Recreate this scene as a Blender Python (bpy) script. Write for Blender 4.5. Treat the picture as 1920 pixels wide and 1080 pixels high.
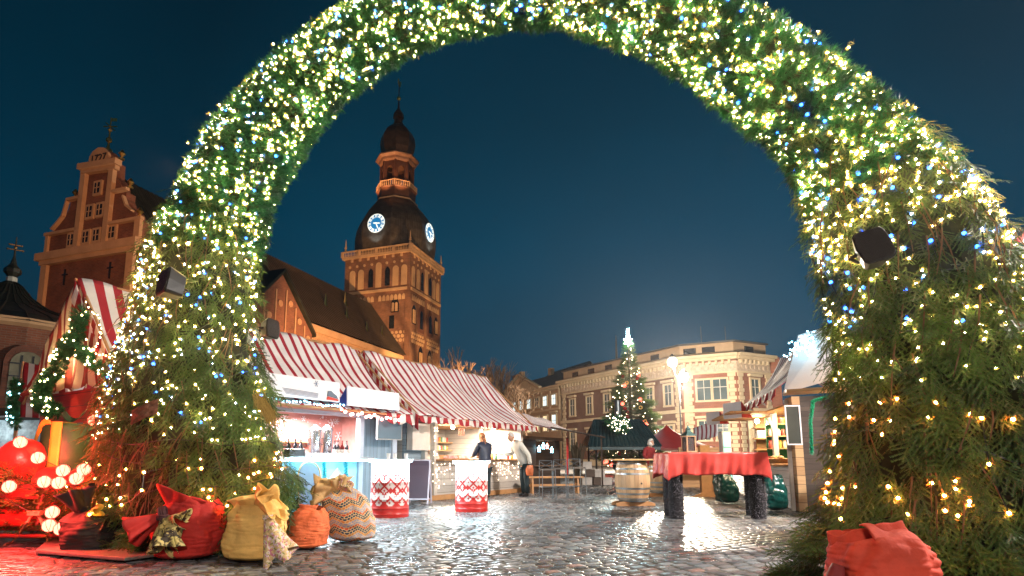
import bpy, bmesh, math, random
import numpy as np
from mathutils import Vector, Matrix, noise as mnoise
R = math.radians
random.seed(7); RNG = np.random.default_rng(7)
for o in list(bpy.data.objects): bpy.data.objects.remove(o)
SC = bpy.context.scene; COL = SC.collection

# ---------------- camera, sky, exposure ----------------
cam = bpy.data.objects.new('camera', bpy.data.cameras.new('camera')); COL.objects.link(cam)
CAMZ = 1.0; PITCH = math.atan(.144)
cam.location = (0, 0, CAMZ); cam.rotation_euler = (R(90) + PITCH, 0, 0)
cam.data.sensor_width = 36; cam.data.lens = 1070 / 1920 * 36
cam.data.shift_x = 48 / 1920; cam.data.shift_y = 166 / 1920
cam.data.clip_start = .1; cam.data.clip_end = 2000
SC.camera = cam
SC.render.engine = 'CYCLES'
SC.render.resolution_x, SC.render.resolution_y = 1024, 576
SC.view_settings.view_transform = 'Standard'; SC.view_settings.look = 'None'
SC.view_settings.exposure = 1.0; SC.view_settings.gamma = 1; SC.view_settings.use_curve_mapping = False
SC.cycles.use_denoising = True
SC.cycles.max_bounces = 5; SC.cycles.diffuse_bounces = 2; SC.cycles.glossy_bounces = 3
SC.cycles.transmission_bounces = 3; SC.cycles.transparent_max_bounces = 6
SC.cycles.sample_clamp_indirect = 3; SC.cycles.use_light_tree = True
SC.cycles.caustics_reflective = False; SC.cycles.caustics_refractive = False

W = bpy.data.worlds.new('World'); SC.world = W; W.use_nodes = True
nt = W.node_tree; nt.nodes.clear()
def nn(t, ty, **kw):
    n = t.nodes.new(ty)
    for k, v in kw.items(): setattr(n, k, v)
    return n
out = nn(nt, 'ShaderNodeOutputWorld')
sky = nn(nt, 'ShaderNodeTexSky', sky_type='NISHITA'); sky.sun_disc = False
sky.sun_elevation = R(-7); sky.sun_rotation = R(20); sky.air_density = 1.5
bg1 = nn(nt, 'ShaderNodeBackground'); bg1.inputs[1].default_value = .05
nt.links.new(sky.outputs[0], bg1.inputs[0])
geo = nn(nt, 'ShaderNodeTexCoord'); sep = nn(nt, 'ShaderNodeSeparateXYZ')
nt.links.new(geo.outputs['Generated'], sep.inputs[0])
rmp = nn(nt, 'ShaderNodeValToRGB'); cr = rmp.color_ramp
cr.elements[0].position = 0; cr.elements[0].color = (.022, .066, .105, 1)
cr.elements[1].position = .8; cr.elements[1].color = (.0001, .016, .032, 1)
for p, c in ((.18, (.009, .062, .112)), (.36, (.0006, .049, .096)), (.52, (.0002, .031, .060))):
    e = cr.elements.new(p); e.color = (*c, 1)
nt.links.new(sep.outputs[2], rmp.inputs[0])
# the town's own glow lies low in the direction of the square
vd = nn(nt, 'ShaderNodeVectorMath', operation='DOT_PRODUCT'); vd.inputs[1].default_value = (.30, .90, .32)
nt.links.new(geo.outputs['Generated'], vd.inputs[0])
mr = nn(nt, 'ShaderNodeMapRange'); mr.inputs[1].default_value = .72; mr.inputs[2].default_value = 1.0
mr.inputs[3].default_value = .29; mr.inputs[4].default_value = .53
nt.links.new(vd.outputs['Value'], mr.inputs[0])
ns = nn(nt, 'ShaderNodeTexNoise'); ns.inputs['Scale'].default_value = 2.2; ns.inputs['Detail'].default_value = 4
nt.links.new(geo.outputs['Generated'], ns.inputs[0])
mr2 = nn(nt, 'ShaderNodeMapRange'); mr2.inputs[1].default_value = .35; mr2.inputs[2].default_value = .7
mr2.inputs[3].default_value = .86; mr2.inputs[4].default_value = 1.14
nt.links.new(ns.outputs[0], mr2.inputs[0])
mm = nn(nt, 'ShaderNodeMath', operation='MULTIPLY'); nt.links.new(mr.outputs[0], mm.inputs[0]); nt.links.new(mr2.outputs[0], mm.inputs[1])
bg2 = nn(nt, 'ShaderNodeBackground'); nt.links.new(rmp.outputs[0], bg2.inputs[0]); nt.links.new(mm.outputs[0], bg2.inputs[1])
add = nn(nt, 'ShaderNodeAddShader'); nt.links.new(bg1.outputs[0], add.inputs[0]); nt.links.new(bg2.outputs[0], add.inputs[1])
nt.links.new(add.outputs[0], out.inputs[0])

def lamp(name, kind, loc, color, power, radius=.05, target=None, spot=None, blend=.5, parent=None):
    d = bpy.data.lights.new(name, kind); d.color = color; d.energy = power
    if kind == 'AREA': d.size = radius
    elif kind == 'SUN': d.angle = radius
    else: d.shadow_soft_size = radius
    if spot: d.spot_size = R(spot); d.spot_blend = blend
    o = bpy.data.objects.new(name, d); COL.objects.link(o); o.location = loc
    if target is not None:
        o.rotation_euler = (Vector(target) - Vector(loc)).to_track_quat('-Z', 'Y').to_euler()
    if parent: o.parent = parent
    return o
# the sun is below the horizon: what is left of it is a trace of cold dusk light
lamp('dusk_sun', 'SUN', (0, 0, 50), (.5, .7, 1), .02, R(12), (20, 60, 0))

# pixel of the 1920 x 1080 photograph -> point in the place (only used to measure positions)
_s, _c = math.sin(PITCH), math.cos(PITCH)
def ray(x, y):
    a = (x - 912) / 1070; b = -(y - 706) / 1070
    return Vector((a, _c - b * _s, _s + b * _c))
def at(x, y, D):
    r = ray(x, y); return Vector((0, 0, CAMZ)) + r * (D / r.y)
def gd(x, y, z=0.):
    r = ray(x, y); return Vector((0, 0, CAMZ)) + r * ((z - CAMZ) / r.z)

# ---------------- materials ----------------
MATS = {}
def lin(c):
    if isinstance(c, str):
        c = [int(c[i:i + 2], 16) / 255 for i in (0, 2, 4)]
        return tuple(((x + .055) / 1.055) ** 2.4 if x > .04045 else x / 12.92 for x in c)
    return tuple(c)
def mat(name, col, rough=.6, var=.15, scale=6., bump=0., bscale=None, metal=0., spec=.5, emit=None, estr=0., rvar=0., coat=0., dirt=None, coord='Object'):
    if name in MATS: return MATS[name]
    m = bpy.data.materials.new(name); m.use_nodes = True; MATS[name] = m
    t = m.node_tree; b = t.nodes['Principled BSDF']; c = lin(col)
    b.inputs['Roughness'].default_value = rough; b.inputs['Metallic'].default_value = metal
    b.inputs['Specular IOR Level'].default_value = spec; b.inputs['Coat Weight'].default_value = coat
    if emit is not None:
        b.inputs['Emission Color'].default_value = (*emit, 1); b.inputs['Emission Strength'].default_value = estr
    tc = nn(t, 'ShaderNodeTexCoord')
    n = nn(t, 'ShaderNodeTexNoise'); n.inputs['Scale'].default_value = scale; n.inputs['Detail'].default_value = 6
    n.inputs['Roughness'].default_value = .65
    t.links.new(tc.outputs[coord], n.inputs[0])
    r = nn(t, 'ShaderNodeValToRGB'); e = r.color_ramp.elements
    e[0].position = .3; e[1].position = .7
    e[0].color = (*[max(0, x * (1 - var)) for x in c], 1); e[1].color = (*[min(1, x * (1 + var)) for x in c], 1)
    if dirt is not None: e[0].color = (*lin(dirt), 1)
    t.links.new(n.outputs[0], r.inputs[0]); t.links.new(r.outputs[0], b.inputs['Base Color'])
    if rvar:
        q = nn(t, 'ShaderNodeMapRange'); q.inputs[3].default_value = max(.02, rough - rvar); q.inputs[4].default_value = min(1, rough + rvar)
        t.links.new(n.outputs[0], q.inputs[0]); t.links.new(q.outputs[0], b.inputs['Roughness'])
    if bump:
        n2 = nn(t, 'ShaderNodeTexNoise'); n2.inputs['Scale'].default_value = bscale or scale * 4; n2.inputs['Detail'].default_value = 5
        t.links.new(tc.outputs[coord], n2.inputs[0])
        bp = nn(t, 'ShaderNodeBump'); bp.inputs['Strength'].default_value = bump; bp.inputs['Distance'].default_value = .02
        t.links.new(n2.outputs[0], bp.inputs['Height']); t.links.new(bp.outputs[0], b.inputs['Normal'])
    m['base'] = 1
    return m
def emis(name, col, strength):
    if name in MATS: return MATS[name]
    m = bpy.data.materials.new(name); m.use_nodes = True; MATS[name] = m
    b = m.node_tree.nodes['Principled BSDF']; b.inputs['Base Color'].default_value = (*[min(1, x) for x in col], 1)
    b.inputs['Emission Color'].default_value = (*col, 1); b.inputs['Emission Strength'].default_value = strength
    return m
def brick(name, c1, c2, mortar, bw=.5, bh=.16, mort=.012, rough=.85, uvscale=1., var=.35, patch=None):
    """brick pattern read from the UV map, which is laid in metres"""
    if name in MATS: return MATS[name]
    m = bpy.data.materials.new(name); m.use_nodes = True; MATS[name] = m
    t = m.node_tree; b = t.nodes['Principled BSDF']; b.inputs['Roughness'].default_value = rough
    tc = nn(t, 'ShaderNodeTexCoord'); k = nn(t, 'ShaderNodeTexBrick')
    k.inputs['Scale'].default_value = 1; k.inputs['Brick Width'].default_value = bw; k.inputs['Row Height'].default_value = bh
    k.inputs['Mortar Size'].default_value = mort; k.inputs['Mortar Smooth'].default_value = .2
    k.inputs['Color1'].default_value = (*lin(c1), 1); k.inputs['Color2'].default_value = (*lin(c2), 1); k.inputs['Mortar'].default_value = (*lin(mortar), 1)
    t.links.new(tc.outputs['UV'], k.inputs[0])
    n = nn(t, 'ShaderNodeTexNoise'); n.inputs['Scale'].default_value = .35; n.inputs['Detail'].default_value = 8; n.inputs['Roughness'].default_value = .7
    t.links.new(tc.outputs['UV'], n.inputs[0])
    q = nn(t, 'ShaderNodeMapRange'); q.inputs[1].default_value = .3; q.inputs[2].default_value = .7
    q.inputs[3].default_value = 1 - var; q.inputs[4].default_value = 1 + var
    t.links.new(n.outputs[0], q.inputs[0])
    x = nn(t, 'ShaderNodeVectorMath', operation='SCALE'); t.links.new(k.outputs[0], x.inputs[0]); t.links.new(q.outputs[0], x.inputs['Scale'])
    t.links.new(x.outputs[0], b.inputs['Base Color'])
    bp = nn(t, 'ShaderNodeBump'); bp.inputs['Strength'].default_value = .5; bp.inputs['Distance'].default_value = .02
    t.links.new(k.outputs['Fac'], bp.inputs['Height']); bp.invert = True; t.links.new(bp.outputs[0], b.inputs['Normal'])
    return m
def stripes(name, c1, c2, period, duty=.5, axis=0, rough=.7, transl=.0, off=0.):
    """woven stripes along the UV map (metres); soft folds in the bump"""
    if name in MATS: return MATS[name]
    m = bpy.data.materials.new(name); m.use_nodes = True; MATS[name] = m
    t = m.node_tree; b = t.nodes['Principled BSDF']; b.inputs['Roughness'].default_value = rough
    tc = nn(t, 'ShaderNodeTexCoord'); s = nn(t, 'ShaderNodeSeparateXYZ'); t.links.new(tc.outputs['UV'], s.inputs[0])
    n = nn(t, 'ShaderNodeTexNoise'); n.inputs['Scale'].default_value = 1.3; n.inputs['Detail'].default_value = 3
    t.links.new(tc.outputs['UV'], n.inputs[0])
    a = nn(t, 'ShaderNodeMath', operation='MULTIPLY_ADD'); t.links.new(n.outputs[0], a.inputs[0]); a.inputs[1].default_value = .03
    t.links.new(s.outputs[axis], a.inputs[2])
    d = nn(t, 'ShaderNodeMath', operation='MULTIPLY_ADD'); t.links.new(a.outputs[0], d.inputs[0]); d.inputs[1].default_value = 1 / period; d.inputs[2].default_value = off
    f = nn(t, 'ShaderNodeMath', operation='FRACT'); t.links.new(d.outputs[0], f.inputs[0])
    g = nn(t, 'ShaderNodeMath', operation='LESS_THAN'); t.links.new(f.outputs[0], g.inputs[0]); g.inputs[1].default_value = duty
    mx = nn(t, 'ShaderNodeMix', data_type='RGBA'); t.links.new(g.outputs[0], mx.inputs[0])
    mx.inputs[6].default_value = (*lin(c2), 1); mx.inputs[7].default_value = (*lin(c1), 1)
    n3 = nn(t, 'ShaderNodeTexNoise'); n3.inputs['Scale'].default_value = 3; n3.inputs['Detail'].default_value = 6
    t.links.new(tc.outputs['UV'], n3.inputs[0])
    q = nn(t, 'ShaderNodeMapRange'); q.inputs[1].default_value = .3; q.inputs[2].default_value = .7; q.inputs[3].default_value = .86; q.inputs[4].default_value = 1.05
    t.links.new(n3.outputs[0], q.inputs[0])
    x = nn(t, 'ShaderNodeVectorMath', operation='SCALE'); t.links.new(mx.outputs[2], x.inputs[0]); t.links.new(q.outputs[0], x.inputs['Scale'])
    t.links.new(x.outputs[0], b.inputs['Base Color'])
    n2 = nn(t, 'ShaderNodeTexNoise'); n2.inputs['Scale'].default_value = 5; n2.inputs['Detail'].default_value = 3
    t.links.new(tc.outputs['UV'], n2.inputs[0])
    bp = nn(t, 'ShaderNodeBump'); bp.inputs['Strength'].default_value = .35; bp.inputs['Distance'].default_value = .05
    t.links.new(n2.outputs[0], bp.inputs['Height']); t.links.new(bp.outputs[0], b.inputs['Normal'])
    if transl:
        tr = nn(t, 'ShaderNodeBsdfTranslucent'); t.links.new(x.outputs[0], tr.inputs[0])
        ms = nn(t, 'ShaderNodeMixShader'); ms.inputs[0].default_value = transl
        t.links.new(b.outputs[0], ms.inputs[1]); t.links.new(tr.outputs[0], ms.inputs[2])
        t.links.new(ms.outputs[0], t.nodes['Material Output'].inputs[0])
    return m
def planks(name, c, c2, w=.14, axis=2, rough=.7, gap=.05, coord='Object'):
    """boards: a groove every w metres along one object axis, grain along the boards"""
    if name in MATS: return MATS[name]
    m = bpy.data.materials.new(name); m.use_nodes = True; MATS[name] = m
    t = m.node_tree; b = t.nodes['Principled BSDF']; b.inputs['Roughness'].default_value = rough
    tc = nn(t, 'ShaderNodeTexCoord'); s = nn(t, 'ShaderNodeSeparateXYZ'); t.links.new(tc.outputs[coord], s.inputs[0])
    d = nn(t, 'ShaderNodeMath', operation='DIVIDE'); t.links.new(s.outputs[axis], d.inputs[0]); d.inputs[1].default_value = w
    f = nn(t, 'ShaderNodeMath', operation='FRACT'); t.links.new(d.outputs[0], f.inputs[0])
    fl = nn(t, 'ShaderNodeMath', operation='FLOOR'); t.links.new(d.outputs[0], fl.inputs[0])
    wn = nn(t, 'ShaderNodeTexWhiteNoise', noise_dimensions='1D'); t.links.new(fl.outputs[0], wn.inputs['W'])
    mp = nn(t, 'ShaderNodeMapping'); sc = [2.5, 2.5, 2.5]; sc[axis] = 28; mp.inputs['Scale'].default_value = sc
    t.links.new(tc.outputs[coord], mp.inputs[0])
    n = nn(t, 'ShaderNodeTexNoise'); n.inputs['Scale'].default_value = 1; n.inputs['Detail'].default_value = 6; n.inputs['Distortion'].default_value = .6
    t.links.new(mp.outputs[0], n.inputs[0])
    a = nn(t, 'ShaderNodeMath', operation='MULTIPLY_ADD'); t.links.new(wn.outputs[0], a.inputs[0]); a.inputs[1].default_value = .45
    t.links.new(n.outputs[0], a.inputs[2])
    r = nn(t, 'ShaderNodeValToRGB'); e = r.color_ramp.elements; e[0].position = .35; e[1].position = 1.0
    e[0].color = (*lin(c), 1); e[1].color = (*lin(c2), 1); t.links.new(a.outputs[0], r.inputs[0])
    g = nn(t, 'ShaderNodeMath', operation='LESS_THAN'); t.links.new(f.outputs[0], g.inputs[0]); g.inputs[1].default_value = gap
    mx = nn(t, 'ShaderNodeMix', data_type='RGBA'); t.links.new(g.outputs[0], mx.inputs[0]); t.links.new(r.outputs[0], mx.inputs[6])
    mx.inputs[7].default_value = (*[x * .25 for x in lin(c)], 1)
    t.links.new(mx.outputs[2], b.inputs['Base Color'])
    bp = nn(t, 'ShaderNodeBump'); bp.inputs['Strength'].default_value = .6; bp.inputs['Distance'].default_value = .01; bp.invert = True
    t.links.new(g.outputs[0], bp.inputs['Height']); t.links.new(bp.outputs[0], b.inputs['Normal'])
    return m

# ---------------- mesh helpers ----------------
class MB:
    """collects shapes and links them as ONE mesh object"""
    def __init__(s): s.v = []; s.f = []; s.m = []; s.uv = {}; s.mi = 0; s.T = Matrix(); s.calls = []
    def add(s, vs, fs, uvs=None):
        b = len(s.v); s.calls.append((b, len(s.f), len(vs), len(fs))); s.v += [tuple(s.T @ Vector(v)) for v in vs]
        for k, f in enumerate(fs):
            if uvs: s.uv[len(s.f)] = uvs[k]
            s.f.append(tuple(b + i for i in f)); s.m.append(s.mi)
        return s
    def quad(s, a, b, c, d, uv=None): return s.add([a, b, c, d], [(0, 1, 2, 3)], [uv] if uv else None)
    def box(s, c, size, rz=0., rot=None):
        x, y, z = [q / 2 for q in size]; M = rot or Matrix.Rotation(rz, 3, 'Z'); c = Vector(c)
        vs = [c + M @ Vector((i * x, j * y, k * z)) for i in (-1, 1) for j in (-1, 1) for k in (-1, 1)]
        return s.add(vs, [(0, 1, 3, 2), (4, 6, 7, 5), (0, 4, 5, 1), (2, 3, 7, 6), (0, 2, 6, 4), (1, 5, 7, 3)])
    def bx(s, x0, x1, y0, y1, z0, z1): return s.box(((x0 + x1) / 2, (y0 + y1) / 2, (z0 + z1) / 2), (x1 - x0, y1 - y0, z1 - z0))
    def tube(s, pts, r, n=8, cap=True):
        pts = [Vector(p) for p in pts]; rs = r if isinstance(r, (list, tuple)) else [r] * len(pts)
        vs = []; fs = []; up = None
        for i, p in enumerate(pts):
            d = (pts[min(i + 1, len(pts) - 1)] - pts[max(i - 1, 0)]).normalized()
            if up is None: up = Vector((0, 0, 1)) if abs(d.z) < .9 else Vector((1, 0, 0))
            a = d.cross(up); a.normalize(); b = a.cross(d).normalized(); up = b
            vs += [p + (a * math.cos(2 * math.pi * k / n) + b * math.sin(2 * math.pi * k / n)) * rs[i] for k in range(n)]
        for i in range(len(pts) - 1):
            for k in range(n): fs.append((i * n + k, i * n + (k + 1) % n, (i + 1) * n + (k + 1) % n, (i + 1) * n + k))
        if cap: fs += [tuple(range(n)), tuple((len(pts) - 1) * n + k for k in reversed(range(n)))]
        return s.add(vs, fs)
    def lathe(s, prof, c=(0, 0, 0), n=16, a0=0., sx=1, sy=1, closed=True):
        c = Vector(c); vs = []; fs = []
        for r, z in prof:
            vs += [c + Vector((sx * r * math.cos(a0 + 2 * math.pi * k / n), sy * r * math.sin(a0 + 2 * math.pi * k / n), z)) for k in range(n)]
        for i in range(len(prof) - 1):
            for k in range(n): fs.append((i * n + k, i * n + (k + 1) % n, (i + 1) * n + (k + 1) % n, (i + 1) * n + k))
        if closed: fs += [tuple(reversed(range(n))), tuple((len(prof) - 1) * n + k for k in range(n))]
        return s.add(vs, fs)
    def ball(s, c, r, n=10, sz=1.):
        m = n // 2; prof = [(r * math.sin(math.pi * i / m) + 1e-5, -r * sz * math.cos(math.pi * i / m)) for i in range(m + 1)]
        return s.lathe(prof, c, n, closed=False)
    def prism(s, poly, o, ax, ay, d):
        """polygon (2D) in the plane o + x*ax + y*ay, pushed along d"""
        o, ax, ay, d = map(Vector, (o, ax, ay, d)); n = len(poly)
        vs = [o + ax * p[0] + ay * p[1] for p in poly] + [o + ax * p[0] + ay * p[1] + d for p in poly]
        fs = [tuple(reversed(range(n))), tuple(n + i for i in range(n))] + [(i, (i + 1) % n, n + (i + 1) % n, n + i) for i in range(n)]
        uv = None
        return s.add(vs, fs, uv)
    def grid(s, fn, nu, nv, uvf=None):
        vs = [fn(i / nu, j / nv) for i in range(nu + 1) for j in range(nv + 1)]
        fs = [(i * (nv + 1) + j, (i + 1) * (nv + 1) + j, (i + 1) * (nv + 1) + j + 1, i * (nv + 1) + j + 1) for i in range(nu) for j in range(nv)]
        uvs = None
        if uvf:
            U = [uvf(i / nu, j / nv) for i in range(nu + 1) for j in range(nv + 1)]; uvs = [[U[q] for q in f] for f in fs]
        return s.add(vs, fs, uvs)
    def build(s, name, mats, parent=None, smooth=False, loc=None, rz=0., solid=0., bevel=0., metre_uv=False, subsurf=0):
        me = bpy.data.meshes.new(name); me.from_pydata(s.v, [], s.f)
        if not isinstance(mats, (list, tuple)): mats = [mats]
        for m in mats: me.materials.append(m)
        me.polygons.foreach_set('material_index', s.m)
        if s.uv or metre_uv:
            uv = me.uv_layers.new(name='UVMap').data
            for p in me.polygons:
                if p.index in s.uv:
                    for li, q in zip(p.loop_indices, s.uv[p.index]): uv[li].uv = q
                else:
                    nrm = p.normal
                    if abs(nrm.z) > .8: ax, ay = Vector((1, 0, 0)), Vector((0, 1, 0))
                    else:
                        ax = Vector((-nrm.y, nrm.x, 0)).normalized(); ay = Vector((0, 0, 1))
                    for li in p.loop_indices:
                        co = me.vertices[me.loops[li].vertex_index].co; uv[li].uv = (co.dot(ax), co.dot(ay))
        if smooth: me.polygons.foreach_set('use_smooth', [True] * len(me.polygons))
        me.update()
        o = bpy.data.objects.new(name, me); COL.objects.link(o)
        if loc is not None: o.location = loc
        if rz: o.rotation_euler = (0, 0, rz)
        if parent: o.parent = parent
        if solid:
            k = o.modifiers.new('solid', 'SOLIDIFY'); k.thickness = solid; k.offset = 0
        if bevel:
            k = o.modifiers.new('bevel', 'BEVEL'); k.width = bevel; k.segments = 2; k.limit_method = 'ANGLE'
        if subsurf:
            k = o.modifiers.new('sub', 'SUBSURF'); k.levels = k.render_levels = subsurf
        if smooth and not subsurf:
            try: me.set_sharp_from_angle(angle=R(40))
            except Exception: pass
        return o
def each(m, name, mats, parent, **kw):
    """every shape collected in m becomes a part of its own"""
    for v0, f0, nv, nf in m.calls:
        k = MB(); k.v = m.v[v0:v0 + nv]; k.f = [tuple(i - v0 for i in f) for f in m.f[f0:f0 + nf]]; k.m = m.m[f0:f0 + nf]; k.build(name, mats, parent, **kw)
ORD = 'first second third fourth fifth sixth seventh eighth ninth tenth eleventh twelfth thirteenth fourteenth fifteenth sixteenth seventeenth'.split()
def tag(o, label=None, cat=None, group=None, kind=None):
    if label: o['label'] = label
    if cat: o['category'] = cat
    if group: o['group'] = group
    if kind: o['kind'] = kind
    return o
def thing(name, label, cat, loc=(0, 0, 0), rz=0., group=None):
    o = bpy.data.objects.new(name, None); COL.objects.link(o); o.location = loc; o.rotation_euler = (0, 0, rz)
    o.empty_display_size = .3
    return tag(o, label, cat, group)
def kids(o): return [c for c in bpy.data.objects if c.parent == o]
def dup(o, loc=None, rz=None, label=None, parent=None):
    c = o.copy(); COL.objects.link(c)
    if parent is not None: c.parent = parent
    if loc is not None: c.location = loc
    if rz is not None: c.rotation_euler = (0, 0, rz)
    if label: c['label'] = label
    for k in kids(o): dup(k, parent=c)
    return c
def raw_mesh(name, V, mats, tone=None, midx=None, parent=None, nper=3):
    """V: (N*nper, 3) array, each run of nper vertices is one face"""
    n = len(V) // nper; me = bpy.data.meshes.new(name)
    me.vertices.add(len(V)); me.vertices.foreach_set('co', np.ascontiguousarray(V, dtype=np.float32).ravel())
    me.loops.add(len(V)); me.loops.foreach_set('vertex_index', np.arange(len(V), dtype=np.int32))
    me.polygons.add(n); me.polygons.foreach_set('loop_start', np.arange(n, dtype=np.int32) * nper)
    me.polygons.foreach_set('loop_total', np.full(n, nper, dtype=np.int32))
    for m in mats: me.materials.append(m)
    if midx is not None: me.polygons.foreach_set('material_index', midx.astype(np.int32))
    if tone is not None:
        a = me.attributes.new('tone', 'FLOAT', 'FACE'); a.data.foreach_set('value', tone.astype(np.float32))
    me.update(calc_edges=True)
    o = bpy.data.objects.new(name, me); COL.objects.link(o)
    if parent: o.parent = parent
    return o
def text_mesh(body, size, depth, matl, name, M, parent=None):
    cu = bpy.data.curves.new(name, 'FONT'); cu.body = body; cu.size = size; cu.extrude = depth; cu.align_x = 'CENTER'; cu.align_y = 'CENTER'
    t = bpy.data.objects.new(name + '_t', cu); COL.objects.link(t)
    bpy.context.view_layer.update()
    me = bpy.data.meshes.new_from_object(t.evaluated_get(bpy.context.evaluated_depsgraph_get()))
    bpy.data.objects.remove(t); me.materials.clear(); me.materials.append(matl)
    o = bpy.data.objects.new(name, me); COL.objects.link(o); o.matrix_local = M
    if parent: o.parent = parent
    return o
def arch_poly(w, h, n=8, pointed=False):
    """opening outline: straight sides with a round or pointed head, base centred on 0"""
    p = [(-w / 2, 0)]
    if pointed:
        y0 = h - w * .85
        right = [(w / 2, y0)] + [(-w / 2 + w * math.cos(a), y0 + w * math.sin(a)) for a in [R(60) * i / n for i in range(1, n + 1)]]
        left = [(-x, y) for x, y in reversed(right[:-1])]
        return [(w / 2, 0)] + right + left + [(-w / 2, 0)]
    y0 = h - w / 2
    return [(w / 2, 0)] + [(w / 2 * math.cos(math.pi * i / n), y0 + w / 2 * math.sin(math.pi * i / n)) for i in range(n + 1)] + [(-w / 2, 0)]
# ================= ground: setts laid in rows, one sheet out to the horizon =================
def hsh(a, b, k=0):
    x = np.sin(a * 127.1 + b * 311.7 + k * 74.7) * 43758.5453
    return x - np.floor(x)
def vnoise(x, y):
    xi, yi = np.floor(x), np.floor(y); fx, fy = x - xi, y - yi
    fx = fx * fx * (3 - 2 * fx); fy = fy * fy * (3 - 2 * fy)
    return (hsh(xi, yi) * (1 - fx) + hsh(xi + 1, yi) * fx) * (1 - fy) + (hsh(xi, yi + 1) * (1 - fx) + hsh(xi + 1, yi + 1) * fx) * fy
def graded(segs):
    xs = [segs[0][0]]
    for a, b, st in segs:
        n = max(1, round((b - a) / st)); xs += list(a + (b - a) * np.arange(1, n + 1) / n)
    return np.array(xs)
gx = graded([(-400, -60, 40), (-60, -14, 4), (-14, -5.2, .1), (-5.2, 6.2, .018), (6.2, 16, .09), (16, 60, 4), (60, 400, 40)])
gy = graded([(-60, 2, 2), (2, 3.9, .1), (3.9, 9.0, .017), (9.0, 16, .035), (16, 34, .2), (34, 80, 4), (80, 600, 40)])
X, Y = np.meshgrid(gx, gy, indexing='ij')
def setts(X, Y):
    wx = X + .10 * (vnoise(X * .7, Y * .7) - .5) + .03 * (vnoise(X * 3, Y * 3) - .5)
    wy = Y + .16 * (vnoise(X * .6 + 9, Y * .6) - .5) + .03 * (vnoise(X * 3 + 5, Y * 3) - .5)
    a = R(24); U = wx * math.cos(a) + wy * math.sin(a); V = -wx * math.sin(a) + wy * math.cos(a) - .012 * U * U
    rh = .122; row = np.floor(V / rh); fv = V / rh - row
    cw = .165 + .05 * hsh(row, 3.); u = U / cw + hsh(row, 1.) * 7
    cell = np.floor(u); fu = u - cell
    j0 = .17 * (hsh(cell, row, 1) - .5); j1 = .17 * (hsh(cell + 1, row, 1) - .5)
    below = fu < j0; above = fu > 1 + j1
    cell = np.where(below, cell - 1, np.where(above, cell + 1, cell)); fu = u - cell
    j0 = .17 * (hsh(cell, row, 1) - .5); j1 = .17 * (hsh(cell + 1, row, 1) - .5)
    dx = np.minimum(fu - j0, 1 + j1 - fu) * cw; dy = np.minimum(fv, 1 - fv) * rh
    dx -= .012 * hsh(cell, row, 7); dy -= .010 * hsh(cell, row, 8)
    r = .028; ex = np.clip(r - dx, 0, None); ey = np.clip(r - dy, 0, None)
    d = r - np.sqrt(ex ** 2 + ey ** 2)                     # rounded corners
    t = np.clip((d - .003) / .020, 0, 1); h = np.sqrt(np.clip(1 - (1 - t) ** 2, 0, 1)) * .013
    mound = (1 - ((fu - .5) * 1.8) ** 2) * .002 + (1 - ((fv - .5) * 1.8) ** 2) * .0016
    tilt = ((hsh(cell, row, 2) - .5) * (fu - .5) + (hsh(cell, row, 3) - .5) * (fv - .5)) * .009 + (hsh(cell, row, 4) - .5) * .005
    rough = (vnoise(X * 28, Y * 28) - .5) * .0022 + (vnoise(X * 60, Y * 60) - .5) * .0008
    z = h + np.where(t > .4, tilt + mound + rough, 0) * np.clip(t * 1.5, 0, 1)
    return z, np.clip(1 - t * 1.6, 0, 1), hsh(cell, row, 5), hsh(cell, row, 6)
z, joint, tone, hue = setts(X, Y)
inside = (X > -14) & (X < 16) & (Y > 1.5) & (Y < 34)
Z = np.where(inside, z - .015, -.012) + np.where(inside, .012 * (vnoise(X * .5, Y * .5) - .5), 0)
me = bpy.data.meshes.new('cobblestone_ground')
nx, ny = X.shape; N = nx * ny
me.vertices.add(N); me.vertices.foreach_set('co', np.stack([X, Y, Z], -1).astype(np.float32).ravel())
i, j = np.meshgrid(np.arange(nx - 1), np.arange(ny - 1), indexing='ij'); b = (i * ny + j).ravel()
F = np.stack([b, b + ny, b + ny + 1, b + 1], -1).astype(np.int32); nf = len(F)
me.loops.add(nf * 4); me.loops.foreach_set('vertex_index', F.ravel())
me.polygons.add(nf); me.polygons.foreach_set('loop_start', np.arange(nf, dtype=np.int32) * 4); me.polygons.foreach_set('loop_total', np.full(nf, 4, dtype=np.int32))
me.polygons.foreach_set('use_smooth', np.ones(nf, dtype=bool))
for nm, arr in (('joint', joint), ('stone', tone), ('hue', hue)):
    a = me.attributes.new(nm, 'FLOAT', 'POINT'); a.data.foreach_set('value', arr.astype(np.float32).ravel())
me.update(calc_edges=True)
gm = bpy.data.materials.new('wet_setts'); gm.use_nodes = True; t = gm.node_tree; b = t.nodes['Principled BSDF']
def attr(t, n): return nn(t, 'ShaderNodeAttribute', attribute_name=n)
r = nn(t, 'ShaderNodeValToRGB'); e = r.color_ramp.elements; e[0].color = (.075, .078, .09, 1); e[1].color = (.31, .315, .34, 1)
t.links.new(attr(t, 'stone').outputs['Fac'], r.inputs[0])
h = nn(t, 'ShaderNodeValToRGB'); e = h.color_ramp.elements; e[0].position = 0; e[0].color = (1, .93, .86, 1); e[1].position = 1; e[1].color = (1.25, .72, .56, 1)
q = h.color_ramp.elements.new(.78); q.color = (.9, 1, 1.02, 1)
t.links.new(attr(t, 'hue').outputs['Fac'], h.inputs[0])
mx = nn(t, 'ShaderNodeVectorMath', operation='MULTIPLY'); t.links.new(r.outputs[0], mx.inputs[0]); t.links.new(h.outputs[0], mx.inputs[1])
tc = nn(t, 'ShaderNodeTexCoord')
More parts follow.
